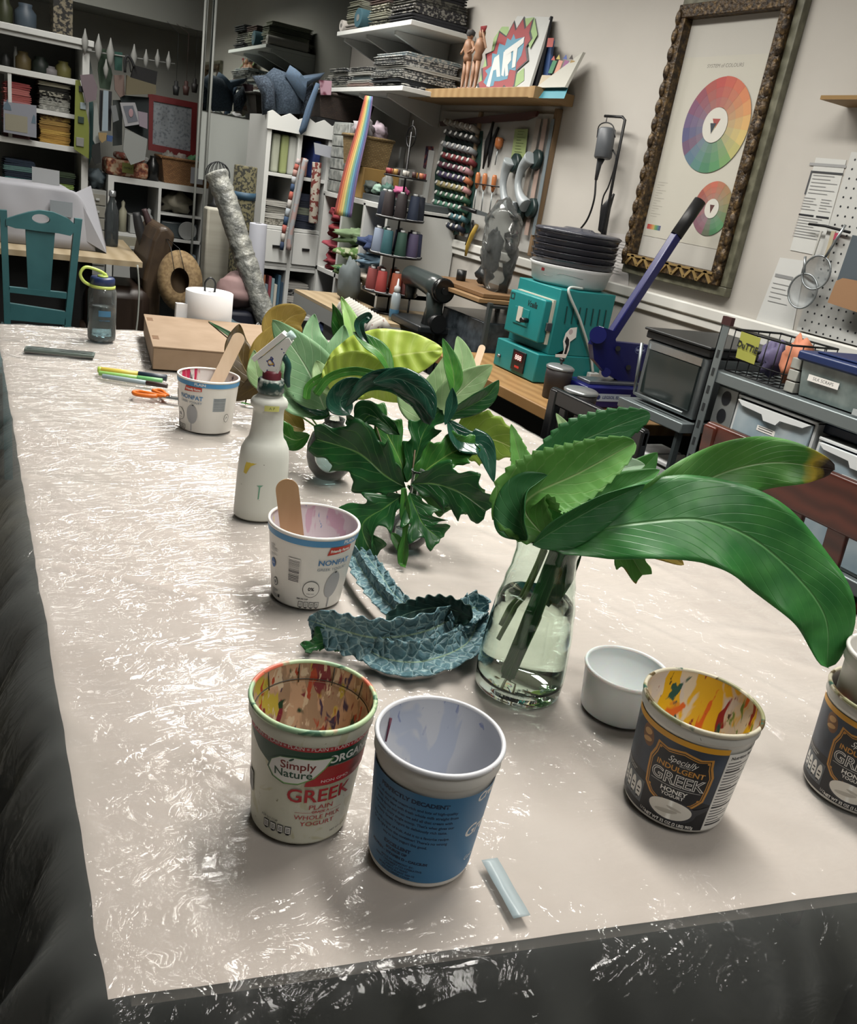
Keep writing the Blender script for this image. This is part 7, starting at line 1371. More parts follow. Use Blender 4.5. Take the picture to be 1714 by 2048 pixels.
for (z, r, n, cl, w, h) in tiers:
    b = MB(); b.lathe([(0.01, z - 0.004), (r + 0.008, z - 0.004), (r + 0.012, z + 0.006), (r + 0.008, z + 0.0), (0.01, z)], 28); link('tray', b, t, SM)
    for i in range(n):
        a = 2 * pi * i / n + 0.3; q, cw = cl[i % len(cl)]; px_, py_ = cx0 + r * 0.80 * cos(a), cy0 + r * 0.80 * sin(a)
        if px_ > 2.26: continue
        ct = thing('thread_cone', 'large %s thread cone on the %s tier of the black stand' % (cw, w), 'thread cone', (px_, py_, 0.751 + z + 0.001), group='%s thread cones on the %s tier of the black stand' % (cw, w))
        bb = MB(); bb.lathe([(0.027, 0.006), (0.028, 0.010), (0.022, h - 0.012), (0.020, h - 0.010), (0, h - 0.010)], 16); link('thread', bb, ct, C(q, 0.75)); bb = MB(); bb.lathe([(0, 0), (0.029, 0), (0.029, 0.006), (0, 0.006)], 16); link('cone_base', bb, ct, C('#c2c4c4', 0.5)); bb = MB(); bb.lathe([(0, h - 0.0101), (0.012, h - 0.010), (0.010, h), (0, h)], 12); link('cone_tip', bb, ct, C('#c2c4c4', 0.5))
b = MB(); b.lathe([(0.005, 0.62), (0.10, 0.62), (0.102, 0.628), (0.098, 0.624), (0.005, 0.624)], 24); link('tray', b, t, SM)
for i in range(12):
    a = 2 * pi * i / 12; b = MB(); b.lathe([(0, 0), (0.010, 0), (0.010, 0.025), (0, 0.025)], 10); q = ['#a32a2a', '#b98a30', '#c9c4ba', '#4a2420', '#c06a3a', '#8a1f2a'][i % 6]; w = ['red', 'gold', 'white', 'brown', 'orange', 'crimson'][i % 6]
    one('bobbin', b, C(q, 0.6), 'tiny %s bobbin on the small top tray of the black stand' % w, 'bobbin', loc=(cx0 + 0.085 * cos(a), cy0 + 0.085 * sin(a), 0.751 + 0.6285), group='%s bobbins on the small top tray' % w)
# glue bottle in front of the cones
g0 = PZ(786, 640, 0.751); t = thing('glue_bottle', 'clear dispenser bottle with a white pump and blue label before the thread cones', 'bottle', g0); b = MB(); b.lathe([(0, 0), (0.022, 0), (0.022, 0.11), (0.016, 0.125), (0.010, 0.130), (0, 0.130)], 20); link('bottle_body', b, t, C('#a9b9c0', 0.3)); b = MB(); b.lathe([(0.012, 0.130), (0.016, 0.132), (0.014, 0.152), (0.006, 0.160), (0.003, 0.19), (0, 0.19)], 16); link('nozzle', b, t, C('#cfd2d2', 0.4)); b = MB(); b.lathe([(0.0225, 0.015), (0.0228, 0.016), (0.0228, 0.050), (0.0225, 0.051)], 20); link('blue_label', b, t, C('#2f6f93', 0.5))
# ---- cube shelf along the wall
cu = thing('cube_shelf', 'white cube shelf along the wall beyond the sewing table, open cubbies facing the aisle', 'cube shelf', (2.1, 4.4, 0)); o = cu.location; CX0 = 1.90; cy_a, cy_b = 3.99, 4.84; CT = 1.225
ys = [cy_a, 4.27, 4.555, cy_b]; zs_ = [0.03, 0.42, 0.815, CT]
for y in ys: b = at(o); b.box((CX0, y - 0.012, 0.03), (2.29, y + 0.012, CT), 0.001); link('upright', b, cu, SHW)
for z in zs_: b = at(o); b.box((CX0, cy_a - 0.012, z - 0.012), (2.29, cy_b + 0.012, z + 0.012), 0.001); link('shelf', b, cu, SHW)
b = at(o); b.box((2.275, cy_a, 0.03), (2.289, cy_b, CT)); link('back', b, cu, C('#a9abab', 0.6))
def rag(c, r, col, lab, sd=0, grp=None, col2=None):
    b = MB(); b.ell((0, 0, r[2] * 0.92), r, 22, 14, 0.32, sd); mz = min(v.co.z for v in b.bm.verts)
    for v in b.bm.verts: v.co.z = max(0.0, v.co.z - 0.0)
    return one('crumpled_cloth', b, pat(col, col2, 40) if col2 else C(col, 0.85), lab, 'fabric', loc=c, group=grp)
CZ1, CZ2 = 0.828, 0.433
for (y, z, cl) in ((4.70, CZ1, [('#8f1c2e', 'crimson cloth in the upper far cubby, on the bottom'), ('#a33246', 'rose red cloth in the upper far cubby, second up'), ('#8a1420', 'deep red cloth in the upper far cubby, third up'), ('#9c2636', 'red cloth in the upper far cubby, on top')]), (4.70, CZ2, [('#1c2f5a', 'navy cloth in the lower far cubby, on the bottom'), ('#24407a', 'blue cloth in the lower far cubby, second up'), ('#1a2748', 'dark blue cloth in the lower far cubby, on top')]), (4.41, CZ2, [('#b5707e', 'pink cloth in the lower middle cubby, on the bottom'), ('#c08a90', 'pale pink cloth in the lower middle cubby, on top')])):
    zz = z
    for i, (q, w) in enumerate(cl): rag((2.0, y, zz), (0.10, 0.082, 0.043), q, w, sd=i * 3 + int(y * 10)); zz += 0.086
for i, (y, z, q, w, q2) in enumerate(((4.41, CZ1, '#2f6a44', 'green crumpled cloth at the bottom of the upper middle cubby', '#7fa35f'), (4.38, CZ1 + 0.085, '#6f9a4c', 'light green patterned cloth in the upper middle cubby', '#c9d2a8'), (4.42, CZ1 + 0.17, '#8fae7c', 'pale green cloth near the top of the upper middle cubby', None), (4.13, CZ1, '#c0b5a6', 'cream ruffled cloth spilling from the upper near cubby', None), (4.14, CZ1 + 0.085, '#5d7d92', 'blue-grey cloth in the upper near cubby', None), (4.15, CZ1 + 0.17, '#1f3766', 'navy cloth at the top of the upper near cubby', None), (4.13, CZ2, '#39414a', 'dark cloth in the lower near cubby', None))):
    rag((1.97, y, z), (0.12, 0.085, 0.044), q, w, sd=20 + i * 2, col2=q2)
b = MB(); b.ell((0, 0, 0.09), (0.055, 0.075, 0.11), 18, 12, 0.15, 4); 
for v in b.bm.verts: v.co.z = max(0, v.co.z)
one('grey_pouch', b, C('#5f6a6c', 0.8), 'grey cloth pouch with a white tag on the far part of the sewing table', 'pouch', loc=(1.80, 4.12, 0.751))
b = at((2.1, 4.2, CT)); b.box((1.93, 4.0, CT + 0.013), (2.27, 4.38, CT + 0.045), 0.004); one('grey_tray', b, C('#4f5557', 0.5), 'long dark grey board lying on top of the cube shelf', 'board', loc=(2.1, 4.2, CT))
# clear drawer stack, baskets, yellow box on the cube shelf
ct = CT + 0.013
t = thing('drawer_stack', 'tall stack of small clear drawers at the far end of the cube shelf top', 'drawers', (2.0, 4.72, ct)); o = t.location
b = at(o); b.box((1.915, 4.62, ct), (2.1, 4.84, ct + 0.36), 0.003); link('frame', b, t, C('#a4a9a6', 0.4))
for k in range(6): b = at(o); b.box((1.908, 4.63, ct + 0.008 + k * 0.058), (1.916, 4.83, ct + 0.060 + k * 0.058), 0.002); link('drawer', b, t, mat('small_drawers', '#8b918c', 0.35, noise=(30, [(0.35, '#767c78'), (0.65, '#b3b6b0')], 2)))
t = thing('yellow_box', 'mustard yellow box with a dark round hole, on top of the cube shelf', 'box', (2.03, 4.5, ct)); o = t.location; z0 = ct + 0.001
b = at(o); b.box((1.93, 4.40, z0), (2.14, 4.60, z0 + 0.155), 0.004); link('body', b, t, C('#a67f2f', 0.6))
decal('round_hole', t, [('p', ellp(-0.02, -0.02, 0.040, 0.034, 20), C('#2a1c12', 0.8))], plane_surf(Vector((2.03, 4.3995, z0 + 0.08)) - o, (1, 0, 0), (0, 0, 1)), flat=True)
def wicker(name, cc, sx, sy, sz, col, col2, lab, tag=None, handle=False, taper=0.85, rz=0):
    t = thing(name, lab, 'basket', cc, rz=rz); m = mat('wicker_' + col[1:], col, 0.7); nt = m.node_tree
    if len(nt.nodes) < 4:
        N = nt.nodes.new; L = nt.links.new; b0 = nt.nodes['Principled BSDF']; tc = N('ShaderNodeTexCoord'); br = N('ShaderNodeTexBrick'); br.inputs['Scale'].default_value = 55; br.inputs['Color1'].default_value = lin(col); br.inputs['Color2'].default_value = lin(col2); br.inputs['Mortar'].default_value = tuple(x * 0.35 for x in lin(col)[:3]) + (1,); br.inputs['Mortar Size'].default_value = 0.06; br.inputs['Brick Width'].default_value = 0.9; br.inputs['Row Height'].default_value = 0.45
        sp_ = N('ShaderNodeSeparateXYZ'); cb = N('ShaderNodeCombineXYZ'); ad = N('ShaderNodeMath'); L(tc.outputs['Object'], sp_.inputs[0]); L(sp_.outputs[0], ad.inputs[0]); L(sp_.outputs[1], ad.inputs[1]); L(ad.outputs[0], cb.inputs[0]); L(sp_.outputs[2], cb.inputs[1]); L(cb.outputs[0], br.inputs['Vector']); L(br.outputs[0], b0.inputs['Base Color'])
        bp = N('ShaderNodeBump'); bp.inputs['Distance'].default_value = 0.004; L(br.outputs['Fac'], bp.inputs['Height']); bp.invert = True; L(bp.outputs[0], b0.inputs['Normal'])
    b = MB(); k = taper; q = [(-sx / 2, -sy / 2), (sx / 2, -sy / 2), (sx / 2, sy / 2), (-sx / 2, sy / 2)]
    for s_, off_ in ((1, 0), (-1, 0.012)):
        lo = [b.v((x * k * (1 - off_ * 4), y * k * (1 - off_ * 4), 0 + off_)) for x, y in q]; hi = [b.v((x * (1 - off_ * 4), y * (1 - off_ * 4), sz)) for x, y in q]
        b.f(lo[::-1] if s_ > 0 else lo)
        for i in range(4): b.f([lo[i], lo[(i + 1) % 4], hi[(i + 1) % 4], hi[i]][::s_])
    link('woven_body', b, t, m)
    b = MB(); b.tube([(x, y, sz) for x, y in q] + [(q[0][0], q[0][1], sz)], 0.009, 8); link('rim', b, t, m)
    return t
wicker('wicker_basket', (1.98, 4.505, ct + 0.158), 0.21, 0.19, 0.14, '#a0834a', '#86692f', 'golden wicker basket standing on the yellow box beside the rainbow ribbon')
for (c_, r, col, lab, sd) in (((1.93, 4.47, ct + 0.285), (0.05, 0.06, 0.05), '#a9a3a8', 'pale crumpled tissue at the left in the golden wicker basket', 1), ((2.03, 4.50, ct + 0.285), (0.05, 0.07, 0.045), '#a896a2', 'crumpled white and purple plastic at the right in the golden wicker basket', 6), ((1.99, 4.05, ct + 0.034), (0.035, 0.05, 0.03), '#b33f7a', 'magenta yarn scrap at the near corner of the cube shelf top', 3), ((1.96, 4.15, ct + 0.034), (0.03, 0.05, 0.03), '#2f5f52', 'dark green yarn scrap on the grey board', 4), ((1.96, 4.26, ct + 0.034), (0.03, 0.04, 0.025), '#8fb3a0', 'pale mint yarn scrap on the grey board', 5), ((1.96, 4.35, ct + 0.034), (0.035, 0.04, 0.03), '#3f4a44', 'dark round lump on the grey board before the yellow box', 7), ((2.04, 4.33, ct + 0.034), (0.03, 0.035, 0.055), '#8a8c86', 'grey egg-shaped object in front of the yellow box', 8)):
    bag(c_, r, col, lab, 0.25, sd, 'craft_scrap', 'craft material')
b = at((2.2, 3.96, 1.5)); slab(b, [PY(x, y, 4.45) for x, y in ((792, 336), (830, 340), (826, 362), (789, 358))], (0, 0.06, 0)); one('number_card', b, C('#b5b6b0', 0.7), 'white card box on the wall behind the thread stand pole', 'card', loc=(2.2, 3.96, 1.5))
A = PX(850, 312, XW - 0.004); b = at(A); slab(b, [PX(x, y, XW - 0.006) for x, y in ((852, 292), (866, 293), (862, 337), (846, 335))], (0.004, 0, 0)); one('purple_card', b, mat('purple_print', '#2c1c4a', 0.6, noise=(40, [(0.45, '#2a1a48'), (0.62, '#b0503f')], 2)), 'small dark purple card with a reddish figure on the wall left of the thread rack', 'card', loc=A)
# rainbow ribbon strip hung from the lower shelf
A = PX(738, 192, 1.90); B = PX(684, 432, 1.80); rb = [('#8f2e1f', 0), ('#c25a22', 1), ('#cf9440', 2), ('#c9b65a', 3), ('#6f9f7a', 4), ('#4f93a8', 5), ('#3f5f94', 6), ('#5f4a7a', 7)]
t = thing('rainbow_banner', 'long narrow rainbow-striped ribbon hanging from the lower wall shelf', 'ribbon', A)
for q, i in rb:
    b = at(A)
    def rp(u, v, i=i):
        p = A.lerp(B, u); w = 0.036 + 0.048 * u ** 0.7; return p + Vector((-(3.5 - i - v + 0.5) / 8 * w * 0.8 + 0.004 * sin(u * 7), (3.5 - i - v + 0.5) / 8 * w * 0.9, 0))
    b.grid(rp, 24, 1); link('stripe', b, t, C(q, 0.7), solid=0.001)
# ---- tall white unit with drawers
ux0, ux1, uy0, uy1, uz = 1.575, 1.93, 4.90, 5.25, 1.575; u = thing('tall_cabinet', 'tall white cabinet with open shelves and two drawers in the far corner', 'cabinet', (1.75, 5.05, 0)); o = u.location
um = (ux0 + ux1) / 2
for x in (ux0, um, ux1): b = at(o); b.box((x - 0.012, uy0, 0.05), (x + 0.012, uy1, uz), 0.001); link('upright', b, u, SHW)
b = at(o); b.box((ux0, uy1 - 0.01, 0.05), (ux1, uy1, uz)); link('back', b, u, C('#8d9192', 0.7))
for z in (0.06, 0.50, 0.78, 0.80, 1.00, 1.28): b = at(o); b.box((ux0, uy0 + 0.003, z - 0.009), (ux1, uy1, z + 0.009), 0.001); link('shelf', b, u, SHW)
b = at(o); slab(b, [(ux0 - 0.02, uy0 - 0.012, uz - 0.07)] + [(ux0 - 0.02 + (ux1 - ux0 + 0.04) * k / 16, uy0 - 0.012, uz + 0.012 + 0.012 * sin(k * 1.57)) for k in range(17)] + [(ux1 + 0.02, uy0 - 0.012, uz - 0.07)], (0, 0.02, 0)); link('scalloped_trim', b, u, SHW); b = at(o); b.box((ux0 - 0.01, uy0, uz - 0.02), (ux1 + 0.01, uy1, uz), 0.001); link('top_board', b, u, SHW)
for (xa, xb) in ((ux0 + 0.014, um - 0.014), (um + 0.014, ux1 - 0.014)):
    b = at(o); b.box((xa, uy0 - 0.010, 0.812), (xb, uy0 + 0.006, 0.988), 0.002); d = link('drawer', b, u, SHW); b = at(o); b.box(((xa + xb) / 2 - 0.022, uy0 - 0.022, 0.895), ((xa + xb) / 2 + 0.022, uy0 - 0.010, 0.908), 0.002); link('pull', b, d, BLACK)
bc = [('#8a8a5f', 'olive'), ('#b06a3a', 'orange-brown'), ('#7a8f9c', 'grey-blue'), ('#9c3f4a', 'red'), ('#8fb0b8', 'pale blue'), ('#c9c5b8', 'cream'), ('#3f6f8c', 'blue'), ('#2c4a63', 'dark blue')]
for i, (q, w) in enumerate(bc):
    x = ux0 + 0.020 + i * 0.0185; h = 0.20 + 0.03 * sin(i * 2.3); b = MB(); b.box((0, 0, 0), (0.016, 0.20, h), 0.001); one('book', b, C(q, 0.6), '%s book standing in the lower left compartment of the tall cabinet' % w, 'book', loc=(x, uy0 + 0.02, 0.51), group=None)
pile(1.665, 5.06, 1.012, [W_('#a9a597', 'beige striped', '#6d695c', 80), W_('#c9c7be', 'white'), W_('#8b8a80', 'grey'), W_('#c4c2b9', 'off-white')], 0.14, 0.24, [0.035, 0.03], 'left pile inside the tall cabinet', sd=31, jit=0.003)
pile(1.84, 5.06, 1.012, [W_('#1c2438', 'navy'), W_('#232c44', 'dark blue'), W_('#6d7464', 'grey-green'), W_('#161d2f', 'midnight blue'), W_('#1f2740', 'indigo')], 0.14, 0.24, [0.04, 0.035], 'right pile inside the tall cabinet', sd=41, jit=0.003)
pile(1.84, 5.06, 0.511, [W_('#9c8a3a', 'mustard'), W_('#b9b5ad', 'grey-white print', '#4a4a4a', 60), W_('#c2beb6', 'cream'), W_('#7f7f7c', 'black and white print', '#1c1c1c', 60), W_('#b5b2aa', 'pale grey')], 0.14, 0.24, [0.04, 0.035], 'lowest pile inside tall cabinet', sd=51, jit=0.003)
for i, (x, z, q, w) in enumerate(((1.63, 1.29, '#b9bfa8', 'pale bolt of cloth in the upper left shelf of the tall cabinet, left one'), (1.68, 1.29, '#a3b06a', 'lime and white bolt of cloth in the upper left shelf of the tall cabinet'), (1.725, 1.29, '#c2c5bd', 'white bolt of cloth in the upper left shelf of the tall cabinet, right one'), (1.80, 1.29, '#8c5a4a', 'rust crumpled cloth in the upper right shelf of the tall cabinet'), (1.87, 1.29, '#1d3a8a', 'royal blue box in the upper right shelf of the tall cabinet'))):
    b = MB(); b.box((-0.022, -0.10, 0), (0.022, 0.10, 0.20 if i != 3 else 0.10), 0.012); one('cloth_bolt' if i < 3 else 'craft_item', b, C(q, 0.7), w, 'fabric' if i != 4 else 'box', loc=(x, uy0 + 0.13, z))
# jeans and basket on top of the tall unit
def jean(pp, col, lab, thick=0.05, y=4.93, sd=0):
    pts = [PY(x, yy, y) for x, yy in pp]; c = ctr(pts); b = at(c)
    n = len(pts); cc = sum(pts, Vector()) / n
    ring = [[b.v(cc.lerp(p, k) + Vector((0, (thick * (1 - k) ** 0.5) * s, 0))) for p in pts] for s in (-1,) for k in (0.35, 0.7, 1.0)]; back = [[b.v(cc.lerp(p, k) + Vector((0, thick * (1 - k) ** 0.5 + 0.004, 0))) for p in pts] for k in (0.35, 0.7, 1.0)]
    for R_ in (ring, back):
        b.f(R_[0]); 
        for A_, B_ in zip(R_, R_[1:]):
            for i in range(n): b.f([A_[i], A_[(i + 1) % n], B_[(i + 1) % n], B_[i]], True)
    for i in range(n): b.f([ring[2][i], ring[2][(i + 1) % n], back[2][(i + 1) % n], back[2][i]])
    return one('denim_piece', b, mat('denim_' + col[1:], col, 0.9, noise=(120, [(0.4, col), (0.75, '#46586a')], 2)), lab, 'denim', loc=c)
jean([(505, 152), (530, 150), (548, 165), (552, 225), (525, 230), (524, 190)], '#182636', 'dark navy folded jeans piece at the left on top of the tall cabinet', y=4.95)
jean([(528, 152), (548, 135), (580, 148), (605, 190), (600, 228), (552, 228), (548, 190)], '#26384a', 'mid-blue jeans with a pocket hanging on top of the tall cabinet', y=4.97)
jean([(570, 150), (580, 130), (592, 138), (600, 152), (650, 145), (640, 158), (615, 170), (608, 205), (595, 190)], '#46607a', 'light blue denim scrap with long points draped over the other jeans', y=4.93)
jean([(600, 190), (625, 165), (632, 200), (618, 228), (600, 228)], '#0f1826', 'black-blue denim piece behind the hanging belt', y=4.99)
jean([(632, 165), (640, 168), (628, 210), (612, 262), (602, 270), (598, 262), (612, 215)], '#3f5d7c', 'blue denim leg hanging down in front of the tall cabinet', y=4.86, thick=0.015)
wicker('wicker_basket', (2.02, 5.06, uz + 0.04), 0.34, 0.24, 0.125, '#3f2d22', '#2f2119', 'dark brown wicker basket on top of the tall cabinet beside the jeans')
b = at((2.02, 5.06, uz)); b.box((1.86, 4.96, uz + 0.001), (2.2, 5.16, uz + 0.038)); one('dark_cloth', b, C('#0e1013', 0.8), 'black cloth under the dark wicker basket', 'cloth', loc=(2.02, 5.06, uz))
b = at((1.95, 4.93, 1.78)); slab(b, [PY(x, y, 4.92) for x, y in ((638, 160), (664, 162), (662, 190), (642, 190))], (0, 0.012, 0)); one('pink_card', b, mat('pink_print', '#b58a9c', 0.6, noise=(25, [(0.5, '#b58a9c'), (0.66, '#6a1838')], 1)), 'pink printed card standing in the dark wicker basket', 'card', loc=(1.95, 4.93, 1.78))
b = at((1.86, 4.9, 1.4)); slab(b, [PY(x, y, 4.86) for x, y in ((628, 285), (650, 290), (672, 296), (668, 318), (630, 308))], (0, 0.004, 0)); one('white_note', b, C('#a9adb8', 0.7), 'white paper note stuck across the right side of the tall cabinet', 'paper', loc=(1.86, 4.9, 1.4))
# long scarf and patterned fabric roll in front of the tall unit
A = PY(595, 315, 4.84); t = thing('striped_scarf', 'long narrow scarf with red, white and blue blocks hanging over the tall cabinet', 'scarf', A)
sc_pts = [(598, 318), (590, 345), (584, 380), (576, 420), (568, 460), (563, 500)]; SP = catmull([PY(x, y, 4.84) for x, y in sc_pts], 24); cc_ = ['#b9a9a8', '#b5523f', '#b98a80', '#b0b5ba', '#24456b', '#b5523f', '#b5b0ab', '#9fa9b0', '#1f4468', '#b9574a', '#b7b2ac', '#1d3558']
for k in range(12):
    b = at(A); b.tube(SP[k * 2:k * 2 + 3], [0.012 + 0.002 * sin(k), 0.013, 0.012 + 0.002 * sin(k + 1)], 8); link('scarf_block', b, t, C(cc_[k], 0.8))
SP2 = catmull([PY(x + 14, y, 4.85) for x, y in sc_pts], 24); b = at(A); b.tube(SP2, [0.016] * 25, 8); link('scarf_tail', b, t, pat('#a3a7ab', '#b99a94', 18))
A = PY(634, 325, 4.82); B = PY(626, 446, 4.82); roll_('fabric_roll', A, B, 0.026, pat('#b9b0a0', '#7a2a20', 34), 'upright fabric roll with a red and cream medallion print against the tall cabinet')
A = PY(517, 447, 4.55); B = PY(522, 600, 4.55); B.z = 0.10; B = Vector((A.x + 0.02, 4.55, 0.02)); roll_('paper_roll', A, B, 0.045, C('#b5b8c4', 0.7), 'tall plain white paper roll standing left of the tall cabinet', 'paper roll')
A = PY(492, 332, 4.75); B = Vector((A.x + 0.02, 4.78, 0.02)); roll_('fabric_roll', A, B, 0.060, pat('#6d6744', '#2a2a20', 70), 'tall olive dotted fabric roll with a blue band, left of the tall cabinet')
b = at(A); q0 = A.lerp(B, 0.10); q1 = A.lerp(B, 0.13); b.tube([q0, q1], 0.0625, 24); one('blue_band', b, C('#23506b', 0.6), 'blue band around the olive dotted fabric roll', 'band', loc=A)
A = PY(432, 345, 4.5); B = PY(505, 560, 4.35); t = thing('wrapped_log', 'thick leaning roll wrapped in crinkled plastic, left of the dotted fabric roll', 'wrapped roll', B); b = at(B); PP = catmull([A, A.lerp(B, 0.3) + Vector((0, 0, 0.01)), A.lerp(B, 0.7), B, B + (B - A) * ((B.z - 0.06) / (A.z - B.z))], 40); b.tube(PP, [0.055 + 0.010 * noise.noise(Vector((k * 0.6, 0, 0))) for k in range(41)], 14); link('wrapped_roll', b, t, mat('wrap_plastic', '#8f918c', 0.35, noise=(22, [(0.35, '#6d706c'), (0.5, '#989a93'), (0.7, '#bcbcb0')], 5), bump=(50, 0.8, 0.01)))
# plastic bag with dark contents, hanging; wood boards; mesh drawers
t = thing('parts_cart', 'dark metal cart with see-through drawers and wooden boards on top, left of the kiln', 'cart', (2.12, 3.24, 0)); o = t.location
for (x, y) in ((1.96, 3.03), (1.96, 3.44), (2.27, 3.03), (2.27, 3.44)): b = at(o); b.box((x - 0.009, y - 0.009, 0), (x + 0.009, y + 0.009, 0.955)); link('post', b, t, C('#5a6163', 0.45, 0.5))
for k, z in enumerate((0.20, 0.45, 0.69, 0.945)): b = at(o); b.box((1.955, 3.02, z - 0.01), (2.275, 3.45, z)); link('shelf', b, t, C('#2c3234', 0.5, 0.3))
for z in (0.46, 0.70): b = at(o); b.box((1.965, 3.05, z), (2.25, 3.42, z + 0.17), 0.006); link('drawer', b, t, mat('dark_drawer', '#3a444a', 0.25, noise=(16, [(0.35, '#2b343a'), (0.65, '#566069')], 3)))
for k, (z, dy, q) in enumerate(((0.947, 0.0, '#a07a48'), (0.966, 0.02, '#8a6437'))):
    b = at((2.1, 3.25, z)); b.box((1.92 + 0.03 * k, 3.06 + dy, z), (2.24, 3.56, z + 0.017), 0.002); one('wooden_board', b, C(q, 0.55), 'wooden board on the dark cart, %s one' % ('lower', 'upper')[k], 'board', loc=(2.1, 3.25, z))
b = at((2.05, 3.4, 0.985)); b.tube([(2.05, 3.45, 0.985), (2.05, 3.45, 1.03)], 0.022, 14); one('dark_jar', b, C('#15181a', 0.4), 'small black jar on the wooden boards', 'jar', loc=(2.05, 3.4, 0.985))
t = thing('plastic_bag', 'crinkled clear plastic bag with dark contents hanging from the tool board', 'plastic bag', PX(1000, 500, 2.12)); o = t.location
b = at(o); PB = [PX(1020, 400, 2.14), PX(1010, 425, 2.12), PX(1000, 470, 2.10), PX(990, 530, 2.08), PX(985, 585, 2.07)]
b.tube(catmull(PB, 20), [0.012 + 0.095 * min(1, (k / 7)) ** 0.8 - 0.045 * max(0, (k - 14) / 6) + 0.014 * noise.noise(Vector((k * 0.8, 3, 1))) for k in range(21)], 26)
for v in b.bm.verts: v.co += Vector((1, 1, 1)) * 0.022 * noise.noise(v.co * 22); 
for v in b.bm.verts: v.co.x *= 0.6
link('film', b, t, clearmat('bag_film', '#f4f6f5', 0.07, 0.10, 1.4, '#c9cfcd', 0.20))
b = at(o); b.ell(PX(985, 505, 2.09), (0.035, 0.05, 0.085), 18, 12, 0.35, 5); link('dark_contents', b, t, C('#2b3234', 0.5))
b = at(o); b.ell(PX(970, 550, 2.08), (0.03, 0.045, 0.04), 16, 10, 0.35, 9); link('dark_contents', b, t, C('#1f2527', 0.5))
# ================================================================== LEFT AND BACK OF THE ROOM
# ---- tall white bookcase with fabric
YB0 = 6.10; bk = thing('bookcase', 'tall white bookcase at the far left, shelves full of folded coloured fabric', 'bookcase', (0.0, 6.3, 0)); o = bk.location
X1 = 0.80
for x in (-0.86, -0.02, X1): b = at(o); b.box((x - 0.02, YB0, 0), (x + 0.02, 6.45, 1.80), 0.002); link('upright', b, bk, SHW)
for z in (0.10, 0.55, 0.86, 1.215, 1.595): b = at(o); b.box((-0.86, YB0 + 0.004, z - 0.016), (X1, 6.45, z + 0.016), 0.002); link('shelf', b, bk, SHW)
b = at(o); b.box((0.38, YB0 + 0.01, 1.39), (X1, 6.45, 1.415), 0.001); link('shelf', b, bk, SHW)
b = at(o); b.box((0.375, YB0 + 0.01, 1.23), (0.395, 6.45, 1.58), 0.001); link('divider', b, bk, SHW)
b = at(o); b.box((-0.88, YB0 - 0.03, 1.80), (X1 + 0.04, 6.449, 1.835), 0.004); b.box((-0.87, YB0 - 0.012, 1.775), (X1 + 0.03, YB0, 1.80), 0.003); link('cornice', b, bk, SHW)
b = at(o); b.box((-0.86, 6.44, 0.05), (X1, 6.449, 1.80)); link('back', b, bk, C('#7d7e7a', 0.8))
def P6(px, py, y=YB0): return PY(px, py, y)
def fp(px0, px1, py0, z, cols, hs, where, sd, dep=0.26):
    a = P6(px0, py0).x; c = P6(px1, py0).x; return pile((a + c) / 2, YB0 + 0.16, z, cols, c - a, dep, hs, where, sd=sd, jit=0.004)
corals = [W_('#8a3f44', 'dusty red'), W_('#a8555a', 'coral'), W_('#9a4a55', 'rose'), W_('#b5686a', 'light coral'), W_('#a84a44', 'brick'), W_('#b85f58', 'salmon'), W_('#a03a3a', 'red')]
fp(8, 64, 190, 1.232, [W_('#5a2a2c', 'maroon'), W_('#7a3a3a', 'dull red')] + corals, [0.034], 'coral pile in the bookcase', 61)
fp(77, 143, 215, 1.417, [W_('#8f9088', 'grey printed', '#b5b5ac', 60), W_('#a5a69c', 'pale grey printed', '#8a8b82', 60), W_('#2f302d', 'black patterned', '#9a9a90', 50), W_('#a5a290', 'cream and black', '#26261f', 50), W_('#24241f', 'black'), W_('#a09c84', 'cream')], [0.028, 0.024], 'black and white pile in the bookcase', 71)
fp(80, 143, 285, 1.232, [W_('#c2921c', 'golden yellow'), W_('#b5861a', 'amber'), W_('#c99e2c', 'yellow'), W_('#a87c22', 'ochre'), W_('#b89038', 'mustard'), W_('#7a5a2a', 'brown and yellow', '#b5943c', 50)], [0.026], 'yellow pile in the bookcase', 81)
fp(8, 74, 365, 0.877, [W_('#1c3a48', 'dark teal'), W_('#2c6a70', 'teal'), W_('#1f2c50', 'navy lettered', '#8f9ab0', 40), W_('#3f7f84', 'light teal'), W_('#16283c', 'midnight'), W_('#57827f', 'grey-teal'), W_('#1c2f44', 'dark blue')], [0.036, 0.03], 'blue and teal pile in the bookcase', 91)
fp(88, 152, 365, 0.877, [W_('#2c5a44', 'green'), W_('#7fa88f', 'mint striped', '#3f6a54', 60), W_('#1c2f24', 'dark green'), W_('#8fb04a', 'lime'), W_('#18241c', 'black-green'), W_('#33452c', 'olive green')], [0.036, 0.03], 'green pile in the bookcase', 101)
t = thing('wall_sign', 'white sheet with pale bottle drawings hanging in front of the bookcase shelf', 'sign', P6(40, 235, 6.06)); b = at(t.location); slab(b, [P6(x, y, 6.06) for x, y in ((7, 203), (73, 211), (73, 276), (7, 264))], (0, 0.004, 0)); link('sheet', b, t, C('#8f93a0', 0.7))
so = plane_surf(Vector((0, -0.001, 0)), (1, 0, 0), (0, 0, 1))
decal('drawings', t, [('p', [(-0.09, 0.03), (-0.045, 0.03), (-0.05, 0.055), (-0.062, 0.07), (-0.066, 0.09), (-0.072, 0.07), (-0.085, 0.055)], C('#5d7688', 0.8)), ('p', [(0.06, -0.02), (0.085, -0.02), (0.083, 0.015), (0.075, 0.03), (0.068, 0.015)], C('#5d7688', 0.8)), ('p', rc(-0.08, -0.08, 0.04, 0.01), C('#9a957f', 0.8))], so, flat=True)
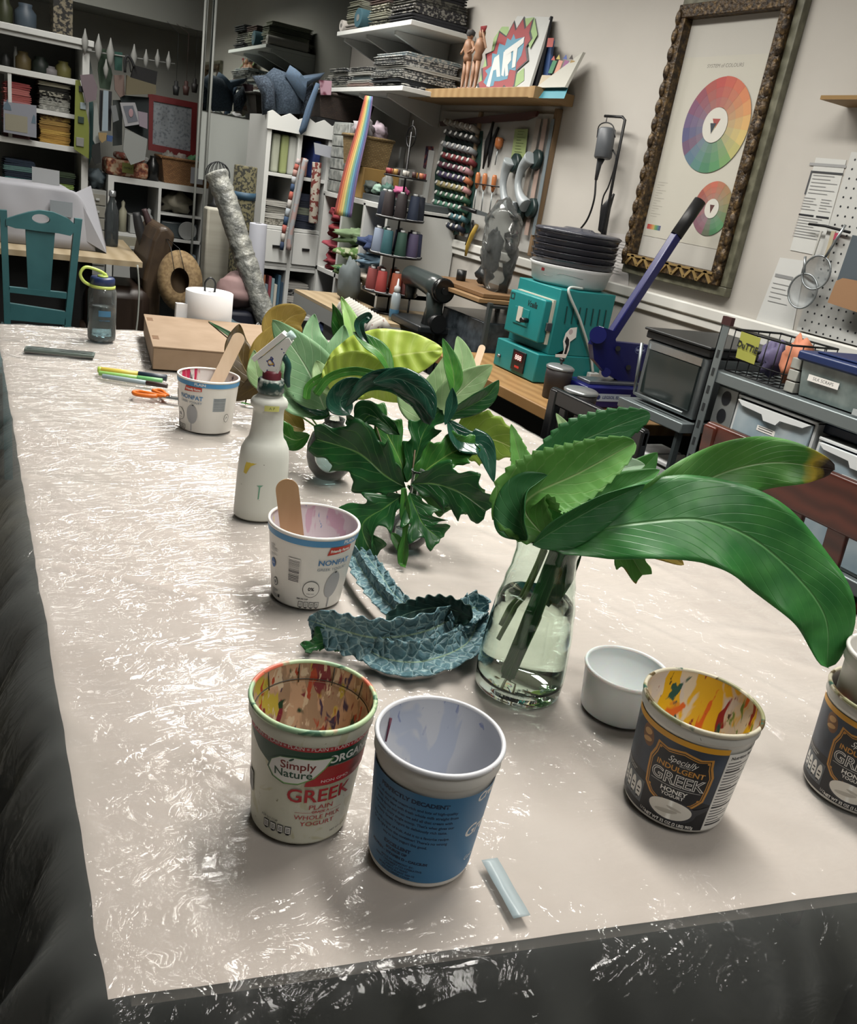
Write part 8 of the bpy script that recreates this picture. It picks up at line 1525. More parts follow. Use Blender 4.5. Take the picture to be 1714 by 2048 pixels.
for (px, py, w, h, col, lab, n) in ((14, 110, 0.05, 0.07, '#2a2c2c', 'dark small figure at the left end of the upper bookcase shelf', 'figurine'), (50, 122, 0.09, 0.10, '#6b5a2c', 'jar with yellow-brown contents on the upper bookcase shelf', 'jar'), (85, 130, 0.10, 0.09, '#1c2a22', 'dark green clump on the upper bookcase shelf', 'plant'), (105, 135, 0.09, 0.05, '#8f8a8c', 'pale grey crumpled bundle on the upper bookcase shelf', 'bundle'), (132, 145, 0.09, 0.09, '#7a7430', 'olive pot with a pale flower on the upper bookcase shelf', 'pot'), (35, 125, 0.025, 0.12, '#8a8c88', 'thin pale bottle on the upper bookcase shelf', 'bottle'), (12, 40, 0.09, 0.14, '#3f4426', 'glass jar with moss on top of the bookcase', 'jar'), (55, 45, 0.12, 0.13, '#4a5a68', 'clear jar with navy contents on top of the bookcase', 'jar')):
    p = P6(px, py); z = 1.612 if py > 60 else 1.836; b = MB(); b.lathe([(0, 0), (w * 0.42, 0), (w * 0.5, h * 0.1), (w * 0.5, h * 0.65), (w * 0.3, h * 0.85), (w * 0.32, h), (0, h)], 18); one(n, b, C(col, 0.5), lab, n, loc=(p.x, YB0 + 0.14, z))
a = P6(108, 60).x; c = P6(147, 60).x; b = at((a, 6.25, 1.836)); b.box((a, YB0 + 0.04, 1.836), (c, YB0 + 0.24, 2.03)); one('patterned_box', b, mat('floral_dark', '#16140f', 0.6, noise=(45, [(0.47, '#14120e'), (0.56, '#8a7f64')], 3)), 'black box with a cream floral print on top of the bookcase', 'box', loc=(a, 6.25, 1.836))
# lanyard and hanging things beside the bookcase
def hang(pp, col, lab, y, th, name, cat, m=None, grp=None):
    pts = [PY(a, c, y) for a, c in pp]; c = ctr(pts); b = at(c); slab(b, pts, (0, th, 0)); return one(name, b, m or C(col, 0.7), lab, cat, loc=c, group=grp)
t = thing('pin_banner', 'yellow-green fabric strip with badges hanging at the bookcase edge', 'banner', P6(162, 230, 6.04)); b = at(t.location); slab(b, [P6(x, y, 6.04) for x, y in ((151, 160), (160, 160), (178, 250), (178, 318), (148, 298), (150, 200))], (0, 0.006, 0)); link('strip', b, t, C('#7f8a1c', 0.7))
for (px, py, col, s) in ((163, 178, '#23282e', 8), (166, 212, '#8fa0a6', 9), (162, 240, '#1f3a30', 9), (160, 284, '#8a8a84', 12)):
    b = at(t.location); p = P6(px, py, 6.035); b.cbox(p, (s * 0.0037, 0.006, s * 0.0042), 0.002); link('badge', b, t, C(col, 0.5))
hs = [([(168, 100), (176, 98), (186, 150), (175, 205), (168, 170)], '#5f6a66', 'grey-green fringe hanging next to the bookcase, leftmost', 6.15, 'fringe'),
 ([(198, 95), (215, 100), (225, 150), (220, 180), (200, 176), (196, 140)], '#2f4a33', 'dark green pennant hanging right of the bookcase', 6.12, 'pennant'),
 ([(228, 103), (245, 105), (244, 142), (230, 140)], '#175548', 'teal green square hanging above the tote bag', 6.085, 'fabric_square'),
 ([(160, 150), (185, 148), (195, 175), (192, 200), (172, 205), (165, 175)], '#77666e', 'purple and pink ruffled ornament beside the yellow-green strip', 6.0, 'ornament'),
 ([(178, 205), (186, 203), (190, 290), (178, 330), (180, 260)], '#2c5f60', 'narrow teal strip hanging below the ruffled ornament', 6.1, 'fabric_strip'),
 ([(188, 205), (194, 205), (200, 270), (196, 300), (186, 280)], '#9ba09c', 'white metal strap hanging left of the pale blue one', 6.02, 'strap'),
 ([(207, 180), (217, 182), (216, 262), (204, 262)], '#8fa3b0', 'long pale blue strap hanging in the middle of the hooks', 6.0, 'strap'),
 ([(200, 180), (206, 181), (203, 262), (198, 262)], '#15191f', 'long black strap left of the pale blue strap', 6.03, 'strap'),
 ([(218, 182), (224, 183), (222, 262), (216, 262)], '#14181e', 'long black strap right of the pale blue strap', 6.03, 'strap'),
 ([(197, 265), (214, 266), (212, 280), (204, 286), (198, 278)], '#9a7f48', 'small tan heart-shaped ornament', 5.98, 'ornament'),
 ([(214, 270), (226, 272), (224, 284), (214, 282)], '#2a4f86', 'small blue ornament beside the tan heart', 5.98, 'ornament'),
 ([(185, 290), (200, 285), (202, 325), (190, 330), (183, 310)], '#101514', 'small black bag hanging under the tan heart', 6.0, 'bag'),
 ([(226, 200), (245, 200), (244, 290), (226, 292)], '#343c3a', 'dark grey crinkled pouch hanging behind the photos', 6.1, 'pouch'),
 ([(228, 150), (248, 150), (250, 190), (240, 195), (230, 180)], '#7a6258', 'framed photo print with a reddish figure above the postcards', 6.05, 'photo_print'),
 ([(240, 205), (270, 205), (283, 248), (250, 253)], '#9c9ca0', 'white-bordered photograph of a person in pink, pinned on the dark board', 5.99, 'photo_print'),
 ([(276, 222), (295, 226), (295, 258), (279, 252)], '#8d7f8c', 'second white-bordered snapshot pinned by the red frame', 5.985, 'photo_print'),
 ([(240, 190), (298, 195), (297, 280), (250, 255)], '#18282a', 'dark blue-green board behind the snapshots', 6.06, 'pin_board'),
 ([(250, 258), (295, 278), (290, 320), (262, 330), (246, 300)], '#8f9390', 'sheer white gauze hanging below the snapshots', 5.97, 'gauze'),
 ([(222, 212), (232, 210), (238, 240), (226, 245)], '#6f7476', 'small grey crumpled tag near the pale blue strap', 5.99, 'tag')]
for pp, col, lab, y, n in hs: hang(pp, col, lab, y, 0.012, n, n.replace('_', ' '))
hang([(245, 212), (266, 210), (274, 240), (254, 243)], '#5a4f5a', 'pink portrait area', 5.985, 0.002, 'tmp', 'x')
_o = bpy.data.objects['tmp']; bpy.data.objects.remove(_o)
pr = [ob for ob in bpy.data.objects if ob.get('label', '').startswith('white-bordered photograph')][0]
b = at(pr.location); slab(b, [PY(x, y, 5.988) for x, y in ((246, 212), (266, 211), (276, 242), (256, 246))], (0, 0.001, 0)); link('image', b, pr, C('#5f6470', 0.6)); b = at(pr.location); b.ell(PY(262, 226, 5.986), (0.014, 0.001, 0.024), 12, 8); link('pink_figure', b, pr, C('#a57f86', 0.6))
rl = at((1.0, 6.08, 1.8)); rl.tube([PY(165, 100, 6.08), PY(350, 128, 6.08)], 0.004, 6); one('hanging_line', rl, C('#9a9c98', 0.5), 'thin line strung across the corner with white feather shapes', 'line', loc=(1.0, 6.08, 1.8))
for i, (px, py, s) in enumerate(((170, 78, 1.0), (197, 90, 1.1), (221, 100, 1.2), (268, 108, 1.0), (292, 114, 0.8), (315, 114, 0.8), (337, 118, 0.8), (212, 134, 0.8))):
    c = PY(px, py, 6.07); b = MB(); b.tube([(0, 0, 0.055 * s), (0, 0, 0.03 * s), (0, 0, -0.01 * s), (0, 0, -0.05 * s), (0, 0, -0.085 * s)], [0.002, 0.008 * s, 0.020 * s, 0.014 * s, 0.001], 10)
    one('white_drop_ornament', b, C('#a3a49f', 0.6), 'white pointed drop ornament on the line in the corner', 'ornament', loc=c, group='white drop ornaments hanging along the line')
t = thing('tote_bag', 'black and tan tote bag with dark handles hanging above the red frame', 'bag', PY(285, 150, 6.0)); o = t.location
b = at(o); slab(b, [PY(x, y, 6.0) for x, y in ((268, 130), (315, 143), (312, 170), (262, 155))], (0, 0.03, 0)); link('black_top', b, t, C('#141416', 0.8)); b = at(o); slab(b, [PY(x, y, 6.0) for x, y in ((254, 150), (262, 155), (312, 170), (312, 188), (252, 190))], (0, 0.03, 0)); link('tan_bottom', b, t, C('#6d6448', 0.8))
b = at(o); b.tube(catmull([PY(x, y, 5.99) for x, y in ((250, 145), (250, 120), (256, 112), (264, 122), (268, 134))], 16), 0.008, 8); b.tube(catmull([PY(x, y, 5.99) for x, y in ((250, 145), (253, 126), (258, 122), (262, 145))], 12), 0.004, 6); link('handle', b, t, C('#1b1c1e', 0.7))
# ---- cube organiser with baskets
oy = 6.1; ox0, ox1, oz = 0.94, 1.575, 1.10; og = thing('cube_organiser', 'white cube organiser beside the far wall, topped with two baskets', 'shelf unit', (1.25, 6.28, 0)); o = og.location; om = 1.262
for x in (ox0 + 0.018, om, ox1 - 0.018): b = at(o); w = 0.018 if x != om else 0.009; b.box((x - w, oy, 0.02), (x + w, 6.47, oz - 0.036)); link('upright', b, og, SHW)
for z, h in ((oz - 0.018, 0.018), (0.745, 0.008), (0.385, 0.008), (0.035, 0.015)): b = at(o); b.box((ox0, oy, z - h), (ox1, 6.47, z + h)); link('shelf', b, og, SHW)
b = at(o); b.box((om + 0.01, oy + 0.01, 0.90), (ox1 - 0.036, 6.46, 0.912)); link('inner_shelf', b, og, SHW)
b = at(o); b.box((ox0 + 0.03, 6.455, 0.05), (ox1 - 0.03, 6.468, oz - 0.04)); link('back', b, og, C('#5d6468', 0.8))
for i, (x, z, h, r, q, w, n) in enumerate(((1.00, 0.754, 0.20, 0.025, '#b5b8b8', 'white pump bottle in the upper left cube, left one', 'bottle'), (1.055, 0.754, 0.20, 0.025, '#b3b094', 'pale yellow pump bottle in the upper left cube', 'bottle'), (1.22, 0.754, 0.17, 0.03, '#a9adad', 'white canister in the upper left cube, by the divider', 'canister'))):
    b = MB(); b.lathe([(0, 0), (r, 0), (r, h * 0.65), (r * 0.4, h * 0.78), (r * 0.5, h * 0.92), (0, h)], 16); one(n, b, C(q, 0.5), w, n, loc=(x, oy + 0.12, z))
b = at((1.14, 6.2, 0.754)); b.box((1.09, oy + 0.05, 0.755), (1.18, oy + 0.22, 0.87), 0.004); one('white_basket', b, C('#a9aca9', 0.6), 'small white plastic basket in the upper left cube', 'basket', loc=(1.14, 6.2, 0.754))
t = thing('drawer_box', 'cream drawer box with a pale handle in the middle left cube', 'drawer', (1.1, 6.2, 0.395)); b = at(t.location); b.box((0.98, oy - 0.004, 0.60), (1.248, 6.4, 0.735), 0.003); link('front', b, t, C('#9a9680', 0.6)); b = at(t.location); b.box((1.08, oy - 0.012, 0.66), (1.14, oy - 0.004, 0.68), 0.002); link('pull', b, t, C('#b9bab4', 0.5)); b = at(t.location); b.box((0.985, oy + 0.0, 0.395), (1.245, 6.39, 0.598)); link('lower_box', b, t, C('#b1b3b0', 0.6))
bag((1.40, oy + 0.15, 0.913), (0.10, 0.09, 0.066), '#a09a84', 'bundle of cream cloth in the upper right cube', 0.3, 2, 'cloth_bundle', 'fabric'); 
b = MB(); b.tube([(0, 0, 0.06), (0, 0.012, 0.062)], 0.06, 24); one('plate_lid', b, C('#b3b6b4', 0.4), 'round white lid standing in the right cube under the cream bundle', 'lid', loc=(1.46, oy + 0.03, 0.754))
b = at((1.35, 6.2, 0.754)); b.box((1.29, oy + 0.06, 0.755), (1.53, oy + 0.3, 0.86), 0.01); one('clear_box', b, C('#4f5a5e', 0.3), 'dim clear plastic box behind the round lid in the right cube', 'box', loc=(1.35, 6.2, 0.754))
b = at((1.4, 6.2, 0.394)); b.box((1.29, oy + 0.04, 0.395), (1.53, oy + 0.3, 0.66), 0.01); one('blue_tub', b, C('#7f929c', 0.4), 'large pale blue plastic tub in the lower right cube', 'tub', loc=(1.4, 6.2, 0.394))
wicker('wicker_basket', (1.44, oy + 0.14, oz + 0.001), 0.34, 0.22, 0.155, '#a87436', '#8a5a26', 'long golden-brown wicker basket with a white tag on the right of the cube organiser')
wk = bpy.data.objects[[ob.name for ob in bpy.data.objects if ob.get('label', '').startswith('long golden-brown')][0]]
b = MB(); b.box((0.02, -0.118, 0.02), (0.10, -0.108, 0.12)); link('white_tag', b, wk, C('#a9adb4', 0.7))
t = thing('fabric_basket', 'orange floral fabric basket with a yellow-green tag on the left of the cube organiser', 'basket', (1.06, oy + 0.12, oz + 0.001)); b = MB(); b.box((-0.13, -0.10, 0), (0.13, 0.10, 0.10), 0.02); link('body', b, t, mat('orange_floral', '#8f4a28', 0.8, noise=(35, [(0.4, '#6a2c1c'), (0.5, '#b0653a'), (0.62, '#c9b08c')], 3))); b = MB(); b.box((-0.035, -0.106, 0.025), (0.035, -0.101, 0.085)); tg = link('tag', b, t, C('#8a8f3a', 0.7)); decal('writing', tg, [('t', 'FAMILY', 0.016, 0, 0.055, INK)], plane_surf((0, -0.107, 0), (1, 0, 0), (0, 0, 1)), flat=True)
b = MB(); b.box((-0.09, -0.07, 0.0), (0.09, 0.07, 0.04), 0.015); one('checked_cloth', b, mat('gingham', '#b58a7a', 0.8, noise=(50, [(0.48, '#b9a69c'), (0.55, '#a8503c')], 1)), 'red and white checked cloth bundle on top of the orange floral basket', 'cloth', loc=(1.08, oy + 0.10, oz + 0.104))
b = MB(); b.box((-0.10, -0.02, 0), (0.10, 0.05, 0.03), 0.008); one('paper_stack', b, C('#a9aaa6', 0.7), 'crumpled white paper lying behind the checked cloth', 'paper', loc=(1.12, oy + 0.20, oz + 0.104))
b = MB(); b.lathe([(0, 0), (0.04, 0), (0.04, 0.10), (0.02, 0.13), (0.02, 0.15), (0, 0.15)], 18); one('dark_bottle', b, C('#1a1c1d', 0.3), 'dark round bottle between the two baskets', 'bottle', loc=(1.225, oy + 0.08, oz + 0.001))
for i, (dx, q, w) in enumerate(((-0.11, '#8f8a80', 'pale'), (-0.03, '#a89a90', 'pinkish'), (0.05, '#4f8a55', 'green'), (0.12, '#3a7f8a', 'teal'))): bag((1.44 + dx, oy + 0.12, oz + 0.12), (0.04, 0.05, 0.035), q, '%s craft scrap poking out of the long golden-brown basket' % w, 0.3, i, 'craft_scrap', 'craft material')
# red framed board
t = thing('framed_board', 'red-framed board of pale printed fabric standing behind the wicker basket', 'framed board', PY(345, 310, 6.12)); o = t.location
RC = [PY(x, y, 6.37) for x, y in ((297, 300), (391, 318), (395, 206), (297, 187))]; RI = [PY(x, y, 6.37) for x, y in ((305, 288), (381, 303), (384, 216), (307, 202))]
RF = C('#8c1a1e', 0.5)
for i in range(4):
    j = (i + 1) % 4; b = at(o); slab(b, [RC[i], RC[j], RI[j], RI[i]], (0, 0.022, 0)); link('frame_side', b, t, RF)
b = at(o); slab(b, [p + Vector((0, 0.008, 0)) for p in RI], (0, 0.004, 0)); link('fabric_panel', b, t, mat('pale_print', '#a3abb2', 0.8, noise=(55, [(0.5, '#a3abb2'), (0.66, '#7d8690')], 2)))
b = at(o); b.box((1.42, 6.395, oz + 0.001), (1.46, 6.405, 1.30)); link('support', b, t, BLACK)
for i, (px, py, q, w) in enumerate(((352, 180, '#2a2d2f', 'small dark pot with a black knob standing above the red frame'), (372, 180, '#5a3a34', 'small brown hanging figure above the red frame'), (389, 175, '#33302f', 'small dark hanging figure by the white pipe'))):
    c = PY(px, py, 6.1); b = MB(); b.lathe([(0, -0.03), (0.016, -0.03), (0.022, 0.02), (0.012, 0.024), (0.012, 0.05), (0, 0.055)], 14); b.tube([(0, 0, 0.05), (0, 0, 0.32), (0, 0.36, 2.07 - c.z)], 0.0012, 5); one('hanging_trinket', b, C(q, 0.5), w, 'trinket', loc=c)
# small drawer unit beside the bookcase
t = thing('mini_drawers', 'narrow white drawer unit between the bookcase and the cube organiser', 'drawers', (0.87, 6.2, 0.6)); o = t.location; b = at(o); b.box((0.825, 6.12, 0.0), (0.935, 6.40, 1.00), 0.003); link('frame', b, t, C('#a9aba6', 0.5))
for k in range(6):
    b = at(o); z = 0.985 - (k + 1) * 0.075; b.box((0.830, 6.112, z), (0.930, 6.122, z + 0.066), 0.002); d = link('drawer', b, t, C('#9a978a', 0.5)); b = at(o); b.box((0.868, 6.100, z + 0.026), (0.892, 6.112, z + 0.040), 0.002); link('pull', b, d, C('#c1c3c0', 0.4))
bag((0.885, 6.22, 1.002), (0.055, 0.08, 0.06), '#56666e', 'grey-blue plastic tub of scraps on the narrow drawer unit', 0.2, 3, 'scrap_tub', 'tub')
# ---- covered machine on the wooden desk, teal chair
t = thing('desk', 'pale wooden desk behind the teal chair', 'desk', (0.4, 5.2, 0)); o = t.location; dk = [(-0.6, 4.80), (0.92, 4.80), (0.98, 5.75), (-0.6, 5.75)]
b = at(o); b.prism(dk, 0.722, 0.750); link('desktop', b, t, mat('desk_wood', '#b8a27c', 0.5, wave=(4, '#b09a72', '#c2ad88', 'X', 3)))
for (x, y) in ((-0.56, 4.85), (0.60, 4.86), (0.58, 5.70), (-0.56, 5.70)): b = at(o); b.box((x - 0.02, y - 0.02, 0), (x + 0.02, y + 0.02, 0.722)); link('leg', b, t, BLACK)
b = at(o); b.box((-0.55, 5.0, 0.05), (0.70, 5.6, 0.70)); link('dark_cabinet', b, t, C('#0f1215', 0.7))
t = thing('covered_machine', 'boxy machine under a white cloth cover on the wooden desk', 'covered machine', (0.42, 5.25, 0.751)); o = t.location
xl = PY(-40, 370, 5.1).x; xr = PY(160, 380, 5.1).x; zt = PY(80, 372, 5.1).z
b = at(o); cl = C('#a9aab2', 0.85)
def cov(u, v):
    a = (u - 0.5) * 2; h = (zt - 0.753); x = (xl + xr) / 2 + a * (xr - xl) / 2; s = 1 - v
    fl = 0.02 + 0.10 * (1 - s) * (1 if u > 0.6 else 0.3)
    z = 0.753 + h * min(1, s * 1.25) ** 0.8 * (1 - 0.25 * max(0, (abs(a) - 0.75) / 0.25) ** 2)
    y = 5.10 - 0.02 - 0.05 * (1 - s) + 0.012 * noise.noise(Vector((x * 9, z * 5, 0))); return (x + a * fl * 0.6, y, z)
b.grid(cov, 24, 12)
def cov2(u, v):
    a = (u - 0.5) * 2; x = (xl + xr) / 2 + a * (xr - xl) / 2; return (x, 5.08 + v * 0.36, zt * 1.0 - 0.25 * (zt - 0.753) * max(0, (abs(a) - 0.75) / 0.25) ** 2 + 0.004 * noise.noise(Vector((x * 8, v * 4, 1))))
b.grid(cov2, 24, 6); link('cloth_cover', b, t, cl, solid=0.003)
b = at(o); slab(b, [PY(153, 385, 5.08), PY(182, 372, 5.3), Vector((0.82, 5.35, 0.754)), Vector((0.77, 5.0, 0.754)), PY(152, 470, 5.06)], (0.0, 0.02, 0.0)); link('cover_skirt', b, t, cl)
b = at(o); b.box((xl + 0.03, 5.14, 0.752), (xr - 0.03, 5.40, zt - 0.02), 0.01); link('machine_body', b, t, C('#8f9298', 0.5))
b = at(o); b.box((PY(100, 420, 5.04).x, 5.035, PY(100, 430, 5.04).z), (PY(145, 400, 5.04).x, 5.040, PY(120, 402, 5.04).z)); link('grey_pocket', b, t, C('#8f9aa3', 0.8))
t = thing('pattern_sheet', 'white ruled paper sheet standing on the covered machine', 'paper', PY(90, 370, 5.3)); b = at(t.location); slab(b, [PY(x, y, 5.3) for x, y in ((64, 333), (119, 342), (119, 372), (64, 370))], (0, 0.004, 0)); link('sheet', b, t, C('#a3a6a8', 0.7))
g = PZ(222, 492, 0.751); t = thing('glass_bottle', 'clear glass bottle with a metal clasp top standing on the wooden desk', 'bottle', (g.x, g.y, 0.751)); b = MB(); b.lathe([(0, 0.002), (0.036, 0), (0.038, 0.01), (0.038, 0.17), (0.030, 0.21), (0.016, 0.25), (0.015, 0.27), (0.018, 0.275), (0, 0.275)], 24); link('bottle_body', b, t, clearmat('bottle_glass', '#8f9a9c', 0.2, 0.04, 1.5, '#6f777a')); b = MB(); b.lathe([(0.018, 0.27), (0.020, 0.275), (0.019, 0.30), (0, 0.305)], 18); link('stopper', b, t, C('#9a9ea0', 0.3, 0.6))
b = at((0.9, 4.8, 0.4)); b.tube(catmull([PY(x, y, 4.78) for x, y in ((275, 530), (278, 580), (275, 640), (268, 690))], 16), 0.0045, 8); one('white_cable', b, C('#b1b6ad', 0.5), 'thin white cable hanging from the corner of the wooden desk', 'cable', loc=(0.9, 4.8, 0.4))
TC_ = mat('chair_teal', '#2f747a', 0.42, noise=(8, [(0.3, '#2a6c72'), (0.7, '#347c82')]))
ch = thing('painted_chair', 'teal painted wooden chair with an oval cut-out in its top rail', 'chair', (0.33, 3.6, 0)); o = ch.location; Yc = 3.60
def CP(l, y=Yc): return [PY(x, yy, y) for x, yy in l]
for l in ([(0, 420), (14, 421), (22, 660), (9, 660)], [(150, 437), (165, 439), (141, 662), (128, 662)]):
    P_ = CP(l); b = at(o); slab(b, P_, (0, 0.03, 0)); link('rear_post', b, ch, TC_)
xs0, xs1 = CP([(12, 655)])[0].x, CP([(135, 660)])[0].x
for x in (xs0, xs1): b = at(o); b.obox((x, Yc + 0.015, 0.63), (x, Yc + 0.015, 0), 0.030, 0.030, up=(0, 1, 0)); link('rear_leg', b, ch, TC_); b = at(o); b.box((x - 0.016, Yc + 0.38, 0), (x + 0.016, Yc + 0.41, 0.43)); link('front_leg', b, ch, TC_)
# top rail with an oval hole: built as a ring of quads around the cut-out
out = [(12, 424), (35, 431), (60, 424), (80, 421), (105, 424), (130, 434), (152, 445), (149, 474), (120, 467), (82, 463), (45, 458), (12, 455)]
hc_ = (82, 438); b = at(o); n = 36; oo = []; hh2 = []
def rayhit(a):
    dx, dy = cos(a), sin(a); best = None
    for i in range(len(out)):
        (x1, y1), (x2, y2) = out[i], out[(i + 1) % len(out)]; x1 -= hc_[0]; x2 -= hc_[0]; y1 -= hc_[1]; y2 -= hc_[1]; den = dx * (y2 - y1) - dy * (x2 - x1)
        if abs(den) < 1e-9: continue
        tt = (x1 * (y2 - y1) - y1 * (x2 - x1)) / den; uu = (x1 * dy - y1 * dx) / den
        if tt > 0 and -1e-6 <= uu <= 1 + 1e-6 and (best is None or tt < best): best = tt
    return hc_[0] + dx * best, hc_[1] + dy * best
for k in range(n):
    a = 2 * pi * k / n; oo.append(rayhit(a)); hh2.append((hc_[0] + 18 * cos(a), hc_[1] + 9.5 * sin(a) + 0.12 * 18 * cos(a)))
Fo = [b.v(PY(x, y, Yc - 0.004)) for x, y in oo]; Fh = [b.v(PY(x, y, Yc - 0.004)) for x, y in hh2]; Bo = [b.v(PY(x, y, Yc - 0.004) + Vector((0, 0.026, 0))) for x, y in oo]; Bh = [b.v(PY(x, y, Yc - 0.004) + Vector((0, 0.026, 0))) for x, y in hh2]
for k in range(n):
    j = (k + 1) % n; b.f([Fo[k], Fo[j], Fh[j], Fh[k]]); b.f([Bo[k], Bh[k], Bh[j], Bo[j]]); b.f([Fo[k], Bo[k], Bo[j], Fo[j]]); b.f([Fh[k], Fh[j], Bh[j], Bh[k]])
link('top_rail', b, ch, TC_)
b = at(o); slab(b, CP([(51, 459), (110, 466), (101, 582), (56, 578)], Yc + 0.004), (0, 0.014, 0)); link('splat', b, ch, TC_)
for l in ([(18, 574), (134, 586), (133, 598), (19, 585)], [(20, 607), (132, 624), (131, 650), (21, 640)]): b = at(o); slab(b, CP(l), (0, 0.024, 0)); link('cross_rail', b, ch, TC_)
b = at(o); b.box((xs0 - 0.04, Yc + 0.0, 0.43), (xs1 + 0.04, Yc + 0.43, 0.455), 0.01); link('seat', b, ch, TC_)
# ---- armchair, hat, strap bag
LEA = mat('brown_leather', '#4a3826', 0.45, noise=(10, [(0.35, '#3f2f20'), (0.65, '#57432c')], 3)); ac = thing('armchair', 'brown leather armchair with a tall rolled back beyond the table', 'armchair', (1.0, 5.0, 0)); o = ac.location
b = at(o); P_ = [PY(x, y, 4.9) for x, y in ((298, 640), (286, 560), (305, 480), (318, 455), (335, 452), (352, 470), (338, 530), (322, 590), (318, 640))]; P_[0].z = 0.15; P_[-1].z = 0.15; slab(b, P_, (0.0, 0.42, 0.0)); bk_ = link('back_rest', b, ac, LEA)
md = bk_.modifiers.new('round', 'BEVEL'); md.width = 0.035; md.segments = 4
b = at(o); b.box((0.66, 4.88, 0.18), (1.0, 5.30, 0.60), 0.06); link('arm', b, ac, C('#33241a', 0.4)); b = at(o); b.box((0.62, 4.92, 0.10), (1.0, 5.5, 0.40), 0.05); link('seat', b, ac, C('#3a2a1e', 0.45))
for (x, y) in ((0.66, 4.95), (1.0, 4.95), (0.66, 5.3), (1.0, 5.3)): b = at(o); b.box((x - 0.02, y - 0.02, 0), (x + 0.02, y + 0.02, 0.12)); link('leg', b, ac, BLACK)
hp = PY(360, 562, 4.75); t = thing('straw_hat', 'tan wide-brimmed straw hat hanging on its cord behind the armchair', 'hat', hp); Mh = Matrix.Rotation(R(66), 4, 'X') @ Matrix.Rotation(R(-18), 4, 'Y'); ST = mat('straw', '#8c6f42', 0.8, noise=(60, [(0.4, '#806438'), (0.6, '#9a7d4c')], 2))
b = MB(Mh); b.lathe([(0.062, 0.006), (0.085, 0.002), (0.145, 0.0), (0.150, 0.004), (0.085, 0.008), (0.062, 0.010)], 40, sx=0.78, sy=1.1); link('brim', b, t, ST); b = MB(Mh); b.lathe([(0.062, 0.006), (0.060, -0.06), (0.045, -0.085), (0, -0.09)], 32, sx=0.78, sy=1.1); link('crown', b, t, C('#5a4426', 0.8)); b = MB(); b.tube([(-0.03, -0.01, 0.03), (-0.045, 0.05, 0.16), (-0.05, 0.17, 0.20)], 0.002, 6); b.tube([(0.02, -0.01, 0.05), (0.0, 0.05, 0.16), (-0.05, 0.17, 0.20)], 0.002, 6); link('cord', b, t, BLACK)
for (pp, q, w, r) in (([(272, 425), (282, 470), (296, 520)], '#15171a', 'long black padded strap hanging left of the armchair', 0.028), ([(288, 418), (297, 445), (305, 475)], '#3a2024', 'short dark red padded strap beside the black one', 0.020)):
    P_ = [PY(x, y, 5.2) for x, y in pp]; c = ctr(P_); b = at(c); b.tube(catmull(P_, 12), [r * (0.7 + 0.3 * sin(pi * k / 12)) for k in range(13)], 12); one('padded_strap', b, C(q, 0.6), w, 'strap', loc=c)
# ---- cream case, kettle things, bins and bags in the middle distance
t = thing('cream_panel', 'tall cream folded pad standing right of the cube organiser', 'pad', (1.36, 5.2, 0)); b = at(t.location); xa, xb = PY(412, 480, 5.0).x, PY(463, 480, 5.0).x; ztp = PY(440, 418, 5.0).z; b.box((xa, 5.0, 0.42), (xb, 5.10, ztp), 0.012); link('pad', b, t, mat('cream_foam', '#b0ac9c', 0.8, noise=(5, [(0.3, '#a7a392'), (0.7, '#bab6a6')], 2, (0.2, 0.2, 5)))); b = at(t.location); b.box((xa, 5.0, 0.0), (xb, 5.3, 0.419), 0.01); link('stand', b, t, C('#3a4246', 0.7))
c = PY(428, 320, 5.25); t = thing('desk_fan', 'small dark wire-caged fan standing above the cream pad', 'fan', (c.x, 5.15, ztp + 0.001)); b = MB(); b.lathe([(0, 0), (0.05, 0), (0.02, 0.02), (0.012, 0.12), (0, 0.12)], 18); link('base', b, t, C('#1b1d20', 0.5)); b = MB(Matrix.Translation((0, 0, 0.17))); 
for k in range(8): a = pi * k / 8; b.tube([Vector((0.07 * cos(q), 0.02 * sin(2 * a), 0.07 * sin(q))) if k == 0 else Vector((0.07 * cos(q) * cos(a), 0.07 * cos(q) * sin(a) * 0.5, 0.07 * sin(q))) for q in [2 * pi * j / 20 for j in range(21)]], 0.002, 5, cap=False)
link('wire_cage', b, t, C('#2a2d30', 0.4, 0.5))
b = MB(); b.box((-0.045, -0.03, 0), (0.05, 0.03, 0.07), 0.006); one('black_pouch', b, C('#0e1014', 0.7), 'small black box bag beside the wire fan', 'bag', loc=(c.x + 0.10, 5.12, ztp + 0.001))
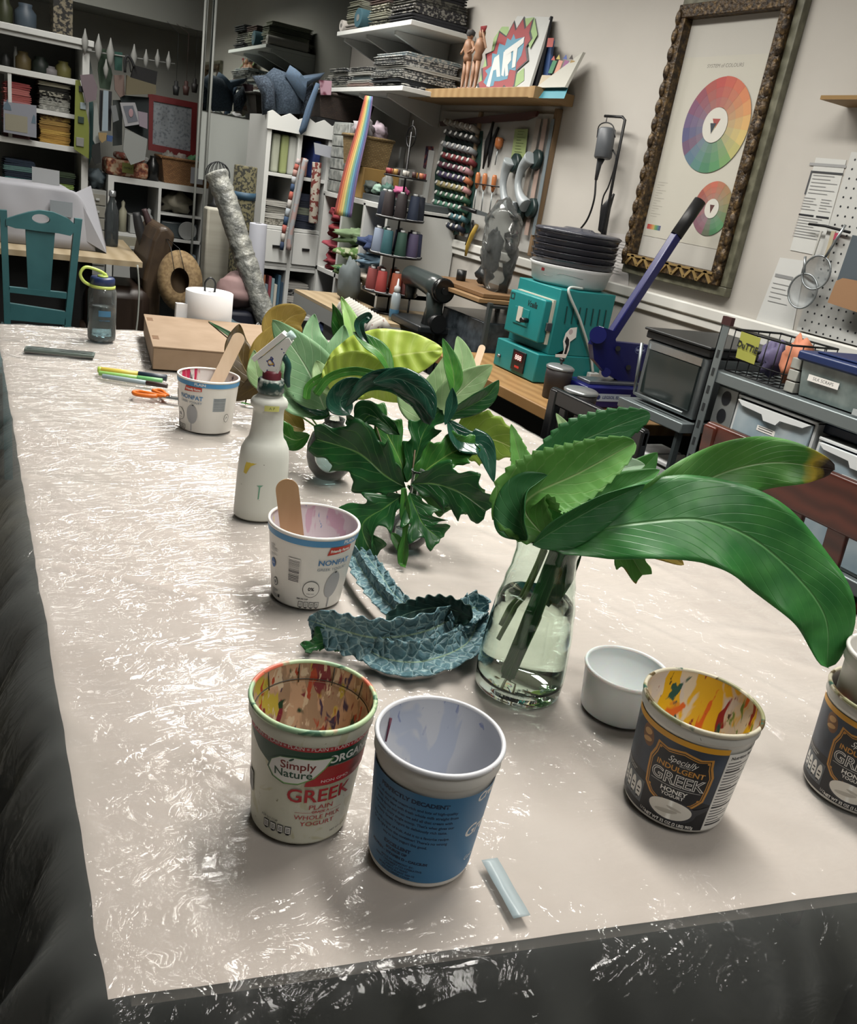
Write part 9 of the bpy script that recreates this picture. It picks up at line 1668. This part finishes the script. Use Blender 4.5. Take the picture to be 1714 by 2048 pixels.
def heap(px, py, y, r, q, lab, n, cat, sd, z=None, j=0.25):
    c = PY(px, py, y); return bag((c.x, y, 0.0 if z is None else z), r, q, lab, j, sd, n, cat)
b = MB(); c = PY(457, 620, 4.0); b.lathe([(0, 0), (0.11, 0), (0.135, 0.50), (0.14, 0.52), (0.13, 0.52), (0.12, 0.49), (0, 0.49)], 28); one('green_bin', b, C('#3f5a44', 0.6), 'olive green waste bin behind the paper towel roll', 'bin', loc=(c.x, 4.0, 0))
b = MB(); b.ell((0, 0, 0.03), (0.16, 0.13, 0.05), 20, 12, 0.3, 4); one('teal_cloth', b, C('#3a5560', 0.9), 'slate teal cloth draped over the green bin', 'cloth', loc=(c.x, 4.0, 0.545))
heap(482, 545, 4.42, (0.12, 0.10, 0.09), '#b08a88', 'pink and white patterned pillow left of the white paper roll', 'pillow', 'pillow', 5, z=0.62, j=0.12)
b = MB(); c = PY(476, 600, 4.42); b.box((-0.10, -0.10, 0), (0.10, 0.10, 0.615), 0.02); one('dark_blue_bin', b, C('#141a30', 0.6), 'dark navy box under the pink pillow', 'box', loc=(c.x, 4.42, 0))
heap(528, 640, 3.75, (0.15, 0.14, 0.28), '#0f1113', 'black glossy bin bag behind the golden leaves, left one', 'bin_bag', 'bag', 6)
heap(590, 640, 4.10, (0.13, 0.13, 0.27), '#121416', 'black glossy bin bag behind the golden leaves, right one', 'bin_bag', 'bag', 8)
for ob in [q for q in bpy.data.objects if q.name.startswith('bin_bag')]: ob.data.materials[0] = mat('bin_bag_plastic', '#0c0e10', 0.18, bump=(40, 0.9, 0.02))
# dark things under and beside the near left corner of the table
t = thing('storage_crate', 'black storage crate on the floor under the near left corner of the table', 'crate', (-0.35, 0.9, 0)); b = at(t.location); b.box((-0.75, 0.35, 0.002), (-0.08, 1.25, 0.42), 0.02); link('body', b, t, C('#0b0c0e', 0.6)); b = at(t.location); b.box((-0.77, 0.33, 0.42), (-0.06, 1.27, 0.45), 0.01); link('lid', b, t, C('#0f1114', 0.5))
